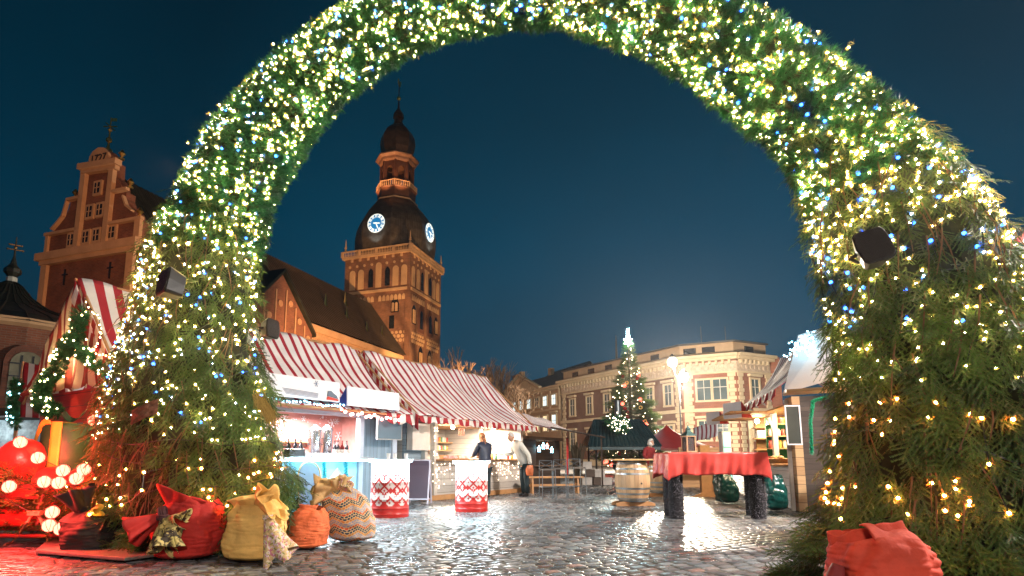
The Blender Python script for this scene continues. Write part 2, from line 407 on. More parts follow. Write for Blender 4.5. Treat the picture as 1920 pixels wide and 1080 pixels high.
n1 = nn(t, 'ShaderNodeTexNoise'); n1.inputs['Scale'].default_value = 26; n1.inputs['Detail'].default_value = 8; n1.inputs['Roughness'].default_value = .7; t.links.new(tc.outputs['Object'], n1.inputs[0])
q1 = nn(t, 'ShaderNodeMapRange'); q1.inputs[1].default_value = .3; q1.inputs[2].default_value = .7; q1.inputs[3].default_value = .75; q1.inputs[4].default_value = 1.25; t.links.new(n1.outputs[0], q1.inputs[0])
s1 = nn(t, 'ShaderNodeVectorMath', operation='SCALE'); t.links.new(mx.outputs[0], s1.inputs[0]); pn = nn(t, 'ShaderNodeTexNoise'); pn.inputs['Scale'].default_value = .9; pn.inputs['Detail'].default_value = 7; pn.inputs['Roughness'].default_value = .7; t.links.new(tc.outputs['Object'], pn.inputs[0])
pq = nn(t, 'ShaderNodeMapRange'); pq.inputs[1].default_value = .36; pq.inputs[2].default_value = .64; pq.inputs[3].default_value = .6; pq.inputs[4].default_value = 1.25; t.links.new(pn.outputs[0], pq.inputs[0])
pm = nn(t, 'ShaderNodeMath', operation='MULTIPLY'); t.links.new(pq.outputs[0], pm.inputs[0]); t.links.new(q1.outputs[0], pm.inputs[1]); t.links.new(pm.outputs[0], s1.inputs['Scale'])
jm = nn(t, 'ShaderNodeMix', data_type='RGBA'); t.links.new(attr(t, 'joint').outputs['Fac'], jm.inputs[0]); t.links.new(s1.outputs[0], jm.inputs[6]); jm.inputs[7].default_value = (.050, .036, .018, 1)
t.links.new(jm.outputs[2], b.inputs['Base Color'])
n2 = nn(t, 'ShaderNodeTexNoise'); n2.inputs['Scale'].default_value = .8; n2.inputs['Detail'].default_value = 6; t.links.new(tc.outputs['Object'], n2.inputs[0])
q2 = nn(t, 'ShaderNodeMapRange'); q2.inputs[1].default_value = .35; q2.inputs[2].default_value = .65; q2.inputs[3].default_value = .13; q2.inputs[4].default_value = .40; t.links.new(n2.outputs[0], q2.inputs[0])
mj = nn(t, 'ShaderNodeMath', operation='MULTIPLY_ADD'); t.links.new(attr(t, 'joint').outputs['Fac'], mj.inputs[0]); mj.inputs[1].default_value = .45; t.links.new(q2.outputs[0], mj.inputs[2])
t.links.new(mj.outputs[0], b.inputs['Roughness']); b.inputs['Specular IOR Level'].default_value = .6
bp = nn(t, 'ShaderNodeBump'); bp.inputs['Strength'].default_value = .16; bp.inputs['Distance'].default_value = .006
n3 = nn(t, 'ShaderNodeTexNoise'); n3.inputs['Scale'].default_value = 45; n3.inputs['Detail'].default_value = 5; t.links.new(tc.outputs['Object'], n3.inputs[0])
t.links.new(n3.outputs[0], bp.inputs['Height']); t.links.new(bp.outputs[0], b.inputs['Normal'])
me.materials.append(gm)
g = bpy.data.objects.new('cobblestone_ground', me); COL.objects.link(g); g['kind'] = 'structure'
# ================= the cathedral =================
E1 = Vector((.336, .942, 0)).normalized(); E2 = Vector((-E1.y, E1.x, 0)); UP = Vector((0, 0, 1))
M_brick = brick('church_brick', (.20, .060, .030), (.13, .042, .024), (.16, .10, .07), .55, .17, .02, var=.4)
M_tbrick = brick('tower_brick', (.22, .085, .045), (.15, .062, .036), (.2, .13, .09), .55, .17, .02, var=.4)
M_plast = mat('church_plaster', (.48, .29, .16), .8, .18, .4, .2, 3)
M_cop = mat('dark_copper', (.028, .030, .022), .45, .5, .5, .15, 3, metal=.3)
M_slate = mat('church_roof_tiles', (.050, .034, .024), .6, .3, .5, 0)
M_dark = mat('window_dark', (.012, .014, .018), .25, .3, 1)
M_gold = mat('gilt', (.75, .48, .14), .3, .1, 2, metal=1)
def fr_prism(m, poly, o, ax, n, d):
    """poly (x, z) on the wall plane through o along ax, standing d proud along n (closed behind)"""
    m.prism(poly, o, ax, UP, n * d)
C0 = Vector((-40.3, 63., 0))
cath = thing('cathedral', 'floodlit brick cathedral with curved 1727 gable and long dark roof', 'church', C0)
# local helper: x = metres along E2 (to the left), z = height, d = metres in front of the gable wall
def GP(x, z, d=0.): return E2 * x + UP * z - E1 * d
step = [(-.1, 0), (15.5, 0), (15.5, 26), (15.2, 28.5), (14.5, 28.6), (14.4, 29.5), (13.6, 29.9), (12.7, 30.7), (12.1, 31.8), (12.0, 32.6), (11.2, 32.7), (11.1, 33.4),
        (10.4, 34.2), (9.8, 34.5), (9.75, 36.6), (9.1, 36.9), (9.0, 37.7), (8.5, 38.4), (7.6, 38.75), (6.6, 38.55), (5.8, 37.8), (5.5, 36.9), (4.7, 36.5), (4.6, 34.6), (4.1, 34.2),
        (3.5, 33.4), (3.4, 32.6), (2.5, 32.3), (2.5, 31.5), (1.9, 30.4), (.9, 29.7), (.6, 29.3), (.5, 28.4), (-.6, 28.2), (-.5, 26)]
m = MB(); m.prism(step, GP(0, 0, 0), E2, UP, E1 * 1.2); m.build('gable_wall', M_brick, cath, metre_uv=True)
m = MB()
def strip(x0, z0, x1, z1, w, d=.35):
    a, b = Vector((x0, 0, z0)), Vector((x1, 0, z1)); t_ = (b - a).normalized(); q = Vector((-t_.z, 0, t_.x)) * w / 2
    m.prism([((a - q).x, (a - q).z), ((b - q).x, (b - q).z), ((b + q).x, (b + q).z), ((a + q).x, (a + q).z)], GP(0, 0, .02), E2, UP, -E1 * d)
strip(9.7, 26.2, 9.6, 36, .8, .5); strip(4.9, 26.2, 4.8, 35.4, .8, .52)
strip(3.7, 36.1, 10.2, 36.5, .7, .9); strip(4.0, 35.5, 9.9, 35.9, .5, .6); strip(-.8, 25.6, 16.1, 25.6, .9, .9); strip(-.4, 24.9, 15.7, 24.9, .6, .55)
strip(-.8, 28.5, 4.9, 28.5, .35, .5); strip(9.7, 28.6, 15.5, 28.6, .35, .5); strip(2.0, 32.5, 4.8, 32.5, .35, .5); strip(9.7, 32.7, 12.2, 32.7, .35, .5)
strip(15.0, 0, 15.0, 24.6, 1.0, .4); strip(.5, 0, .5, 24.6, 1.1, .4); strip(15.2, 26, 15.2, 28.5, .5, .3); strip(-.2, 26, -.2, 28.4, .9, .4)
for a, b in zip(step[9:16], step[10:17]): pass
m.prism([(9.0, 36.9), (9.0, 37.7), (8.5, 38.4), (7.6, 38.75), (6.6, 38.55), (5.8, 37.8), (5.5, 36.9)], GP(0, 0, .03), E2, UP, -E1 * .35)
m.build('plaster_trim', M_plast, cath)
CLD = [(12.2, 32.6, 12.7, 30.7), (12.7, 30.7, 13.7, 29.8), (13.7, 29.8, 14.5, 29.2), (2.6, 31.7, 1.95, 30.4), (1.95, 30.4, .9, 29.6)]
m = MB()
for a in CLD: strip(*a, .22, .45)
m.build('scroll_edge', M_plast, cath)
for x, z_, w_ in ((7.2, 33.5, 1.3), (8.16, 30.6, 1.3), (6.41, 30.6, 1.3), (10.9, 27.4, 1.3), (8.33, 27.4, 1.3), (6.56, 27.4, 1.3), (4.0, 27.4, 1.3)):
    m = MB(); m.prism([(x - .7, z_ - .95), (x + .7, z_ - .95), (x + .7, z_ + .95), (x - .7, z_ + .95)], GP(0, 0, .01), E2, UP, -E1 * .25)
    wo = m.build('window', M_plast, cath)
    m = MB(); m.prism([(x - .42, z_ - .66), (x + .42, z_ - .66), (x + .42, z_ + .66), (x - .42, z_ + .66)], GP(0, 0, .2), E2, UP, -E1 * .1); m.build('pane', M_dark, wo)
    m = MB(); m.prism([(x - .05, z_ - .66), (x + .05, z_ - .66), (x + .05, z_ + .66), (x - .05, z_ + .66)], GP(0, 0, .3), E2, UP, -E1 * .05)
    m.prism([(x - .42, z_ - .05), (x + .42, z_ - .05), (x + .42, z_ + .05), (x - .42, z_ + .05)], GP(0, 0, .305), E2, UP, -E1 * .04); m.build('frame', M_plast, wo)
m = MB()
for x, z_ in ((11.5, 22.8), (3.9, 22.8)): strip(x, z_ - 1, x, z_ + 1, .14, .15); strip(x - .45, z_ + .3, x + .45, z_ + .3, .14, .15)
m.build('iron_cross', M_dark, cath)
# date plate: 1727, read from the square
Mx = Matrix((( -E2.x, 0, -E1.x, 0), (-E2.y, 0, -E1.y, 0), (0, 1, 0, 0), (0, 0, 0, 1)))
tm = Mx.copy(); tm.translation = GP(7.3, 37.25, .42)
text_mesh('1727', 1.35, .05, mat('iron_numerals', (.03, .02, .015), .5), 'date_numerals', tm, cath)
# weathervane on the gable
m = MB(); b0 = GP(7.2, 38.6, -.6)
m.lathe([(.5, 0), (.5, .3), (.2, .5), (.12, 1.2), (.35, 1.4), (.35, 1.7), (.1, 2.0), (.06, 4.6)], b0, 8)
m.box(b0 + UP * 3.4, (1.7, .1, .1)); m.box(b0 + UP * 3.4, (.1, 1.7, .1)); m.box(b0 + UP * 4.3 + Vector((.35, 0, 0)), (.8, .06, .4)); m.ball(b0 + UP * 2.9, .25, 8)
m.build('weathervane', M_gold, cath)
for x, z_ in ((4.4, 36.9), (2.5, 32.9), (.5, 28.9), (11.9, 33.1), (14.8, 28.9)):
    m = MB(); m.lathe([(.3, 0), (.35, .2), (.1, .4), (.4, .8), (.1, 1.3)], GP(x, z_, -.4), 8); m.build('urn', M_gold, cath)
# long roof running from the gable to the tower and the walls under it
L = 60.; mid = 7.4; half = 9.6
def RP(a, x, z): return E1 * a + E2 * x + UP * z
m = MB()
def roofside(a0, a1, x0, z0, x1, z1, nrib):
    m.quad(RP(a0, x0, z0), RP(a1, x0, z0), RP(a1, x1, z1), RP(a0, x1, z1))
    d = Vector((x1 - x0, z1 - z0)).normalized()
    nrm = (E2 * -d.y + UP * d.x) if x0 < x1 else (E2 * d.y - UP * d.x)
    for k in range(nrib + 1):
        a = a0 + (a1 - a0) * k / nrib
        p, q = RP(a, x0, z0) + nrm * .03, RP(a, x1, z1) + nrm * .03
        m.tube([p, q], .09, 4)
roofside(1.0, 27, -1.2, 24.6, mid, 36.3, 34); roofside(1.0, 27, mid * 2 + 1.2, 24.6, mid, 36.3, 4)
m.build('gable_roof', M_cop, cath)
m = MB(); roofside(25, 60.4, -3.2, 22.6, mid - 1.4, 34.8, 54); roofside(25, 60.4, 16.4, 22.6, mid - 1.4, 34.8, 4)
m.add([RP(25, -3.2, 22.6), RP(25, 16.4, 22.6), RP(25, 6, 34.8)], [(0, 1, 2)])
m.build('nave_roof', M_slate, cath)
m = MB(); m.prism([(0, 0), (26, 0), (26, 24.8), (0, 24.8)], RP(1, -.3, 0), E1, UP, E2 * 15); m.build('choir_wall', M_brick, cath, metre_uv=True)
m = MB(); m.prism([(25.2, 0), (60, 0), (60, 22.7), (25.2, 22.7)], RP(0, -2.4, 0), E1, UP, E2 * 17.8); m.build('nave_wall', M_plast, cath)
m = MB()
m.prism([(25.3, 21.3), (60, 21.3), (60, 22.4), (25.3, 22.4)], RP(0, -2.4, 0), E1, UP, -E2 * .5)
for k in range(66): # frieze of little round arches
    a = 26.4 + k * .5; m.prism([(a, 19.6), (a + .16, 19.6), (a + .22, 20.2), (a + .5, 20.5), (a + .5, 20.9), (a, 20.9)], RP(0, -2.4, 0), E1, UP, -E2 * .22)
m.build('arched_frieze', M_plast, cath)
# transept gable facing the square
tp = [(33.0, 0), (43.5, 0), (43.5, 17.5), (37.4, 27.6), (33.0, 21)]
tp = [(11.2, 0), (25.6, 0), (25.6, 19.7), (18.4, 27.0), (11.2, 19.7)]
m = MB(); m.prism(tp, RP(0, -5.4, 0), E1, UP, E2 * 3.2); m.build('transept_wall', M_brick, cath, metre_uv=True)
m = MB()
for x0, z0, x1, z1 in ((26.0, 19.4, 18.4, 27.4), (10.8, 19.4, 18.4, 27.4)):
    m.prism([(x0, z0), (x0, z0 + .5), (x1, z1 + .5), (x1, z1)], RP(0, -5.9, 0), E1, UP, E2 * 9)
m.build('transept_roof', M_cop, cath)
m = MB()
for k in range(6):
    a = 12.8 + k * 2.15; top = 27 - abs(a - 18.4) * 1.0
    m.prism([(a - .12, 12), (a + .12, 12), (a + .12, top - 1.2), (a - .12, top - 1.2)], RP(0, -5.4, 0), E1, UP, -E2 * .2)
    m.prism([(a + 1.0 + .5 * math.cos(q * .785), top - 3 + .5 * math.sin(q * .785)) for q in range(8)], RP(0, -5.4, 0), E1, UP, -E2 * .15)
m.build('blind_tracery', mat('warm_brick_trim', (.42, .22, .12), .8, .2, 1), cath)
for a, x, z_ in ((37.5, 1.0, 26.3), (43, .2, 25.0), (48.5, -.8, 23.6), (46.5, 3, 29.2), (55, -.4, 24.2)):
    m = MB(); b0 = RP(a, x, z_ - .3); m.lathe([(.5, 0), (.5, 1.3), (.62, 1.35), (.3, 2.2), (.08, 3.9), (.02, 4.2)], b0, 6); m.build('roof_turret', M_gold, cath)

# ---------------- tower ----------------
T0 = Vector((-16.75, 120., 0)); TW = 16.5
TC = (E1 + E2) * TW / 2
tw = thing('church_tower', 'tall brick clock tower with dark dome and onion lantern', 'tower', T0)
m = MB(); m.prism([(0, 0), (TW, 0), (TW, 45.9), (0, 45.9)], (0, 0, 0), E2, UP, E1 * TW); m.build('shaft', M_tbrick, tw, metre_uv=True)
def wallf(side, m, poly, d=.25, inset=.0):
    """side 0: the face toward the left of the picture, side 1: the face toward the square"""
    if side == 0: m.prism(poly, -E1 * inset, E2, UP, -E1 * d)
    else: m.prism(poly, -E2 * inset, E1, UP, -E2 * d)
def sh(poly, x, z): return [(p[0] + x, p[1] + z) for p in poly]
lt = MB(); dk = MB(); nichedk = MB(); ni = MB()
for side in (0, 1):
    xs = [1.3, 3.4, 5.4, 7.7, 9.6, 12.2, 14.4] if side == 0 else [1.6, 4.0, 6.1, 8.2, 10.3, 12.4, 14.6]
    for k, x in enumerate(xs):
        win = (k in (2, 4))
        hh = 5.8 if k == 3 else 4.6
        if win: wallf(side, dk, sh(arch_poly(1.15, 4.3, pointed=True), x, 38.8), .12, .05)
        else: wallf(side, ni, sh(arch_poly(1.45, hh), x, 38.6), .12, .03)
    for k in range(8): wallf(side, lt, sh([(.32 * math.cos(q * .785), .32 * math.sin(q * .785)) for q in range(8)], 1.9 + k * 1.9, 44.1), .1, .02)
    for k in range(7): wallf(side, lt, [(2 + k * 2.1 - .25, 45.2), (2 + k * 2.1 + .25, 45.2), (2 + k * 2.1 + .25, 45.9), (2 + k * 2.1 - .25, 45.9)], .3, .02)
    wallf(side, lt, [(.5, 37.5), (TW - .5, 37.5), (TW - .5, 38.1), (.5, 38.1)], .3, .02)
    for k in range(15): # interlaced arches
        x = 1.3 + k * .98
        if abs(x - TW / 2) < .35: continue
        wallf(side, lt, sh(arch_poly(.78, 1.3, pointed=True), x, 35.4), .1, .02)
    for k in range(16):
        for q in (0, 1):
            x = .9 + k * 1.0 + q * .5
            if x > TW - .8 or abs(x - TW / 2) < .5 or (side == 0 and x > 5): continue
            wallf(side, lt, sh([(.43 * math.cos(w * 1.047), .43 * math.sin(w * 1.047)) for w in range(6)], x, 26.3 + q * .95), .1, .02)
            wallf(side, lt, sh([(.36 * math.cos(w * 1.047), .36 * math.sin(w * 1.047)) for w in range(6)], x, 28.1 + q * .1), .1, .02) if q == 0 else None
for x, w_ in ((2.3, 1.5), (13.9, 1.5)):
    wallf(1, dk, sh(arch_poly(1.9, 4.3, pointed=True), x, 30.2), .08, .02); wallf(1, lt, sh(arch_poly(.55, 3.1), x - .38, 30.4), .08, .12); wallf(1, lt, sh(arch_poly(.55, 3.1), x + .38, 30.4), .08, .12)
for x in (5.9, 10.6):
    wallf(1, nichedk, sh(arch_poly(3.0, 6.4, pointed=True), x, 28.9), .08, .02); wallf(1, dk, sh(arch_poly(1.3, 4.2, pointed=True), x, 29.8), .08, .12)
    wallf(1, dk, sh(arch_poly(2.2, 5, pointed=True), x, 20.8), .08, .02); wallf(1, lt, sh(arch_poly(.55, 3.1), x - .45, 21.4), .08, .12); wallf(1, lt, sh(arch_poly(.55, 3.1), x + .45, 21.4), .08, .12)
wallf(0, dk, sh(arch_poly(1.9, 3.4, pointed=True), 3.4, 32.6), .08, .02); wallf(0, lt, sh(arch_poly(.6, 2), 3.0, 32.8), .08, .12); wallf(0, lt, sh(arch_poly(.6, 2), 3.85, 32.8), .08, .12)
wallf(0, dk, sh([(-.6, 0), (.6, 0), (.6, 2.9), (-.6, 2.9)], 4.1, 29.0), .08, .02)
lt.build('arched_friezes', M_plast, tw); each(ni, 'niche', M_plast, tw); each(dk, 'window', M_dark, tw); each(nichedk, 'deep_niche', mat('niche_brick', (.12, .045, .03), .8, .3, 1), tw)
m = MB(); wallf(1, m, [(0, 0), (.9, 0), (.9, 37), (0, 37)], .18, .02); wallf(0, m, [(0, 0), (.9, 0), (.9, 37), (0, 37)], .18, .02)
wallf(1, m, [(TW / 2 - .3, 20), (TW / 2 + .3, 20), (TW / 2 + .3, 37), (TW / 2 - .3, 37)], .18, .02); m.build('corner_piers', M_tbrick, tw, metre_uv=True)
# balustrade
m = MB(); e = .55
m.prism([(-e, 45.9), (TW + e, 45.9), (TW + e, 46.5), (-e, 46.5)], -E1 * e, E2, UP, E1 * (TW + 2 * e))
m.build('cornice', M_plast, tw)
m = MB()
for (o, a) in ((-E1 * e - E2 * e, E2), (-E1 * e - E2 * e, E1)):
    Lb = TW + 2 * e
    m.prism([(0, 47.55), (Lb, 47.55), (Lb, 47.8), (0, 47.8)], o, a, UP, (E1 if a is E2 else E2) * .3)
    nb = 44
    for k in range(nb + 1):
        p = o + a * (Lb * k / nb) + (E1 if a is E2 else E2) * .15
        if k % 11 == 0: m.box(p + UP * 47.05, (.5, .5, 1.3), math.atan2(E1.y, E1.x))
        else: m.lathe([(.07, 46.5), (.14, 46.8), (.06, 47.2), (.1, 47.55)], p, 5)
m.build('balustrade', M_plast, tw)
for p in (Vector(), E2 * TW, E1 * TW):
    m = MB(); m.lathe([(.28, 47.8), (.3, 48.3), (.12, 48.5), (.3, 48.8), (.15, 49.4), (.1, 50.4), (.02, 50.9)], p, 8); m.build('finial', M_plast, tw)
# dome: eight sided, seams in the sheet metal
a8 = math.atan2(E1.y, E1.x) + math.pi / 8; k8 = 1 / math.cos(math.pi / 8)
dome = [(8.3, 46.5), (8.6, 48.3), (8.9, 50.5), (8.9, 52.5), (8.6, 54.5), (8.0, 56.3), (7.1, 58.0), (6.0, 59.6), (5.1, 60.7), (4.5, 61.6)]
m = MB(); m.lathe([(r_ * k8, z_) for r_, z_ in dome], TC, 8, a8)
for k in range(8):
    for q in range(13):
        f = (q + .5) / 13; b0 = a8 + k * math.pi / 4; pts = []
        for r_, z_ in dome:
            A = Vector((math.cos(b0), math.sin(b0), 0)) * r_ * k8; B = Vector((math.cos(b0 + math.pi / 4), math.sin(b0 + math.pi / 4), 0)) * r_ * k8
            pts.append(TC + A.lerp(B, f) + UP * z_)
        m.tube(pts, .05, 3, cap=False)
m.build('dome', mat('dome_sheet', (.11, .085, .065), .38, .4, .8, .2, 3, metal=.5), tw)
M_face = mat('clock_face_glow', (.02, .09, .16), .4, .2, 1, emit=(.0, .17, .42), estr=.5)  # emission put in to imitate lamplight on the clock face
M_num = mat('clock_gilt_glow', (.85, .82, .7), .4, .1, 1, emit=(.8, .95, .9), estr=.42)  # same added emission on the gilt numerals and hands
for side, nrm, tang, rr in ((0, -E1, E2, 8.95), (1, -E2, E1, 8.95)):
    c = TC + nrm * (rr - .05) + UP * 53.4; rt = -tang if side == 0 else tang
    ck = MB()
    ring = lambda r_, n_=40: [(r_ * math.cos(2 * math.pi * i / n_), r_ * math.sin(2 * math.pi * i / n_)) for i in range(n_)]
    ck.prism(ring(2.15), c, rt, UP, nrm * .12); f_ = ck.build('clock', M_face, tw)
    n_ = MB()
    for k in range(12):
        a = k * math.pi / 6; d = Vector((math.sin(a), math.cos(a))); s_ = Vector((d.y, -d.x))
        for w_ in (-.22, 0, .22) if k % 3 else (-.16, .16):
            P = [d * 1.35 + s_ * (w_ - .06), d * 1.35 + s_ * (w_ + .06), d * 2.0 + s_ * (w_ + .08), d * 2.0 + s_ * (w_ - .08)]
            n_.prism([tuple(p) for p in P], c + nrm * .12, rt, UP, nrm * .06)
    for k in range(48):
        a = k * math.pi / 24; b = a + .11
        n_.prism([(2.02 * math.sin(a), 2.02 * math.cos(a)), (2.02 * math.sin(b), 2.02 * math.cos(b)), (2.2 * math.sin(b), 2.2 * math.cos(b)), (2.2 * math.sin(a), 2.2 * math.cos(a))], c + nrm * .12, rt, UP, nrm * .06)
    n_.build('numeral_ring', M_num, f_)
    h_ = MB()
    for a, l_ in ((R(158), 1.5), (R(98), 1.15), (R(278), .8)):
        d = Vector((math.sin(a), math.cos(a))); s_ = Vector((d.y, -d.x))
        h_.prism([tuple(p) for p in (d * -.2 - s_ * .12, d * l_ * .7 - s_ * .16, d * l_, d * l_ * .7 + s_ * .16, d * -.2 + s_ * .12)], c + nrm * .2, rt, UP, nrm * .05)
    h_.build('clock_hand', M_num, f_)
# lantern
M_cw = mat('lantern_wood', (.13, .050, .024), .5, .3, .8, .1, 3)
m = MB(); m.lathe([(4.6 * k8, 61.4), (4.5 * k8, 61.9), (4.2 * k8, 62.3), (4.3 * k8, 64.3), (4.6 * k8, 64.6)], TC, 8, a8); m.build('lantern_base', M_cw, tw)
m = MB(); m.lathe([(4.75 * k8, 61.5), (4.75 * k8, 61.8), (4.3 * k8, 62.0)], TC, 8, a8)
for k in range(8):
    A = TC + Vector((math.cos(a8 + k * math.pi / 4), math.sin(a8 + k * math.pi / 4), 0)) * 4.4 * k8; B = TC + Vector((math.cos(a8 + (k + 1) * math.pi / 4), math.sin(a8 + (k + 1) * math.pi / 4), 0)) * 4.4 * k8
    m.tube([A + UP * 66.0, B + UP * 66.0], .14, 4); m.box(A + UP * 65.3, (.35, .35, 1.5))
    for q in range(1, 7): m.lathe([(.08, 64.6), (.15, 65.1), (.07, 65.9)], A.lerp(B, q / 7), 5)
m.build('lantern_balustrade', M_plast, tw)
m = MB()
for k in range(8):
    A = TC + Vector((math.cos(a8 + k * math.pi / 4), math.sin(a8 + k * math.pi / 4), 0)) * 3.6 * k8; B = TC + Vector((math.cos(a8 + (k + 1) * math.pi / 4), math.sin(a8 + (k + 1) * math.pi / 4), 0)) * 3.6 * k8
    ax_ = (B - A).normalized(); nr = ax_.cross(UP); w_ = (B - A).length
    op = arch_poly(w_ * .5, 4.6, 6)
    # wall panel with an arched opening, cut as two jambs and a head
    m.prism([(0, 0), (w_ * .25, 0), (w_ * .25, 7), (0, 7)], A + UP * 64.6, ax_, UP, -nr * .35)
    m.prism([(w_ * .75, 0), (w_, 0), (w_, 7), (w_ * .75, 7)], A + UP * 64.6, ax_, UP, -nr * .35)
    hd = [(w_ / 2 + p[0], p[1] + .9) for p in op[1:-1]]
    m.prism([(w_ * .75, 7), (w_ * .25, 7)] + list(reversed(hd)), A + UP * 64.6, ax_, UP, -nr * .3)
    m.tube([A + UP * 64.6, A + UP * 71.6], .3, 6)
m.build('lantern_arcade', M_cw, tw)
m = MB(); m.lathe([(.9, 66.5), (1.1, 67.0), (.7, 68.4), (.2, 68.8)], TC, 10); m.tube([TC + UP * 68.8, TC + UP * 71], .1, 5); m.build('bell', mat('bronze', (.1, .07, .03), .4, .2, 1, metal=.9), tw)
m = MB(); m.lathe([(3.8 * k8, 71.3), (4.1 * k8, 71.7), (4.2 * k8, 72.2), (4.9 * k8, 72.6), (4.9 * k8, 72.9), (3.6 * k8, 73.5)], TC, 8, a8); m.build('lantern_cornice', mat('lantern_cornice', (.34, .17, .09), .5, .2, 1), tw)
m = MB(); m.lathe([(3.2 * k8, 73.3), (3.3 * k8, 74.0), (3.75 * k8, 75.4), (4.0 * k8, 77.2), (3.8 * k8, 78.8), (3.1 * k8, 80.3), (2.1 * k8, 81.5), (1.15 * k8, 82.3)], TC, 8, a8)
m.build('onion_cap', mat('onion_copper', (.26, .10, .045), .42, .3, .7, .1, 3, metal=.6), tw)
m = MB(); m.lathe([(1.2, 82.2), (1.25, 82.9), (1.0, 83.1), (1.0, 84.0), (1.35, 84.2), (1.3, 85.2), (.9, 85.9), (.3, 86.8), (.12, 89.2), (.12, 94)], TC, 8); m.build('spire', mat('spire_copper', (.15, .06, .03), .4, .2, 1, metal=.6), tw)
m = MB(); m.ball(TC + UP * 89.6, .55, 12); m.build('gilt_ball', M_gold, tw)
m = MB(); rc = [(-1.0, .5), (-.9, 1.5), (-.5, 1.0), (0, .85), (.35, 1.3), (.5, 1.7), (.8, 1.5), (.75, 1.2), (.6, .8), (.45, .2), (.1, 0), (-.5, .1)]
m.prism(rc, TC + UP * 92.8, (.2, .98, 0), UP, (.25, -.05, 0)); m.build('weathercock', M_gold, tw)

# ---------------- chapel at the left edge ----------------
CH = Vector((-39.2, 45.5, 0)); NS = 12
ch = thing('apse_chapel', 'low brick chapel with dark tent roof at left edge', 'chapel', CH)
a12 = math.atan2(.66, -.75)
m = MB(); m.lathe([(8.6, 0), (8.6, 10.6)], (0, 0, 0), 24, a12); m.build('wall', M_brick, ch, metre_uv=True)
m = MB(); m.lathe([(8.65, 10.3), (9.0, 10.5), (9.0, 10.9), (8.3, 11.0)], (0, 0, 0), 24, a12); m.build('cornice', M_plast, ch)
m = MB(); rp = [(9.15, 10.7), (7.4, 11.6), (5.0, 12.4), (2.9, 13.2), (1.5, 14.2), (.8, 15.1), (.4, 15.4)]
m.lathe(rp, (0, 0, 0), 16, a12)
for k in range(32):
    a = a12 + k * math.pi / 16; q = 1 if k % 2 == 0 else math.cos(math.pi / 16)
    m.tube([Vector((math.cos(a) * r_ * q, math.sin(a) * r_ * q, z_)) for r_, z_ in rp], .06, 3)
m.build('roof', M_cop, ch)
m = MB(); m.lathe([(.38, 15.3), (.38, 15.8), (.25, 15.9)], (0, 0, 0), 8); m.build('collar', mat('pale_stone', (.5, .48, .42), .7), ch)
m = MB(); m.lathe([(.25, 15.8), (.6, 16.2), (.6, 16.5), (.25, 16.9), (.08, 17.6), (.04, 19.3)], (0, 0, 0), 8); m.build('finial', M_cop, ch)
m = MB()
for z_, w_ in ((18.2, .5), (18.6, .4)):
    m.box((0, 0, z_), (w_ * 2, .08, .08), .7); m.ball((w_ * .76, w_ * .64, z_), .09, 6); m.ball((-w_ * .76, -w_ * .64, z_), .09, 6)
m.ball((0, 0, 18.4), .13, 8); m.build('vane', mat('old_gilt', (.2, .13, .05), .4, metal=.8), ch)
# arched window toward the square
wd = (at(68, 690, 38) - CH); wd.z = 0; wd.normalize(); tn = Vector((-wd.y, wd.x, 0))
m = MB(); m.prism(arch_poly(2.6, 4.4), wd * 8.45 + UP * 4.6, tn, UP, wd * .35); wo = m.build('window', brick('arch_brick', (.16, .05, .03), (.1, .035, .02), (.1, .06, .05)), ch, metre_uv=True)
m = MB(); m.prism(arch_poly(1.9, 3.6), wd * 8.75 + UP * 4.9, tn, UP, wd * .1); m.build('pane', mat('old_glass', (.16, .15, .10), .2, .4, .8), wo)
m = MB()
for q in (-.32, .32): m.prism([(q - .05, 0), (q + .05, 0), (q + .05, 3.3), (q - .05, 3.3)], wd * 8.86 + UP * 4.9, tn, UP, wd * .05)
for q in (.9, 1.8, 2.7): m.prism([(-.95, q - .05), (.95, q - .05), (.95, q + .05), (-.95, q + .05)], wd * 8.87 + UP * 4.9, tn, UP, wd * .06)
m.build('frame', M_dark, wo)
# floodlights that light the church
lamp('gable_flood', 'SPOT', (-14, 24, 14), (1, .45, .19), 34000, .4, C0 + Vector((-7, 3, 31)), 33, .5)
lamp('nave_flood', 'SPOT', (-8, 72, 3), (1, .50, .19), 55000, .5, (-33, 100, 20), 75, .6)
lamp('tower_flood', 'SPOT', (1, 94, 3), (1, .58, .24), 76000, .5, T0 + E1 * 6 + UP * 30, 46, .5)
lamp('tower_flood_left', 'SPOT', (-36, 84, 36), (1, .50, .20), 3000, .5, T0 + E2 * 8 + UP * 42, 50, .6)
for side, nrm in ((0, -E1), (1, -E2)):
    p = T0 + TC + nrm * 10.6 + UP * 48.2
    lamp('clock_lamp', 'SPOT', p, (.7, .9, 1), 420, .15, T0 + TC + nrm * 8.6 + UP * 53.0, 95, .8)
for a in (200, 290, 245): 
    p = T0 + TC + Vector((math.cos(R(a)), math.sin(R(a)), 0)) * 7.2 + UP * 62.4
    lamp('lantern_lamp', 'SPOT', p, (1, .5, .22), 1000, .15, T0 + TC + UP * 74, 80, .8)
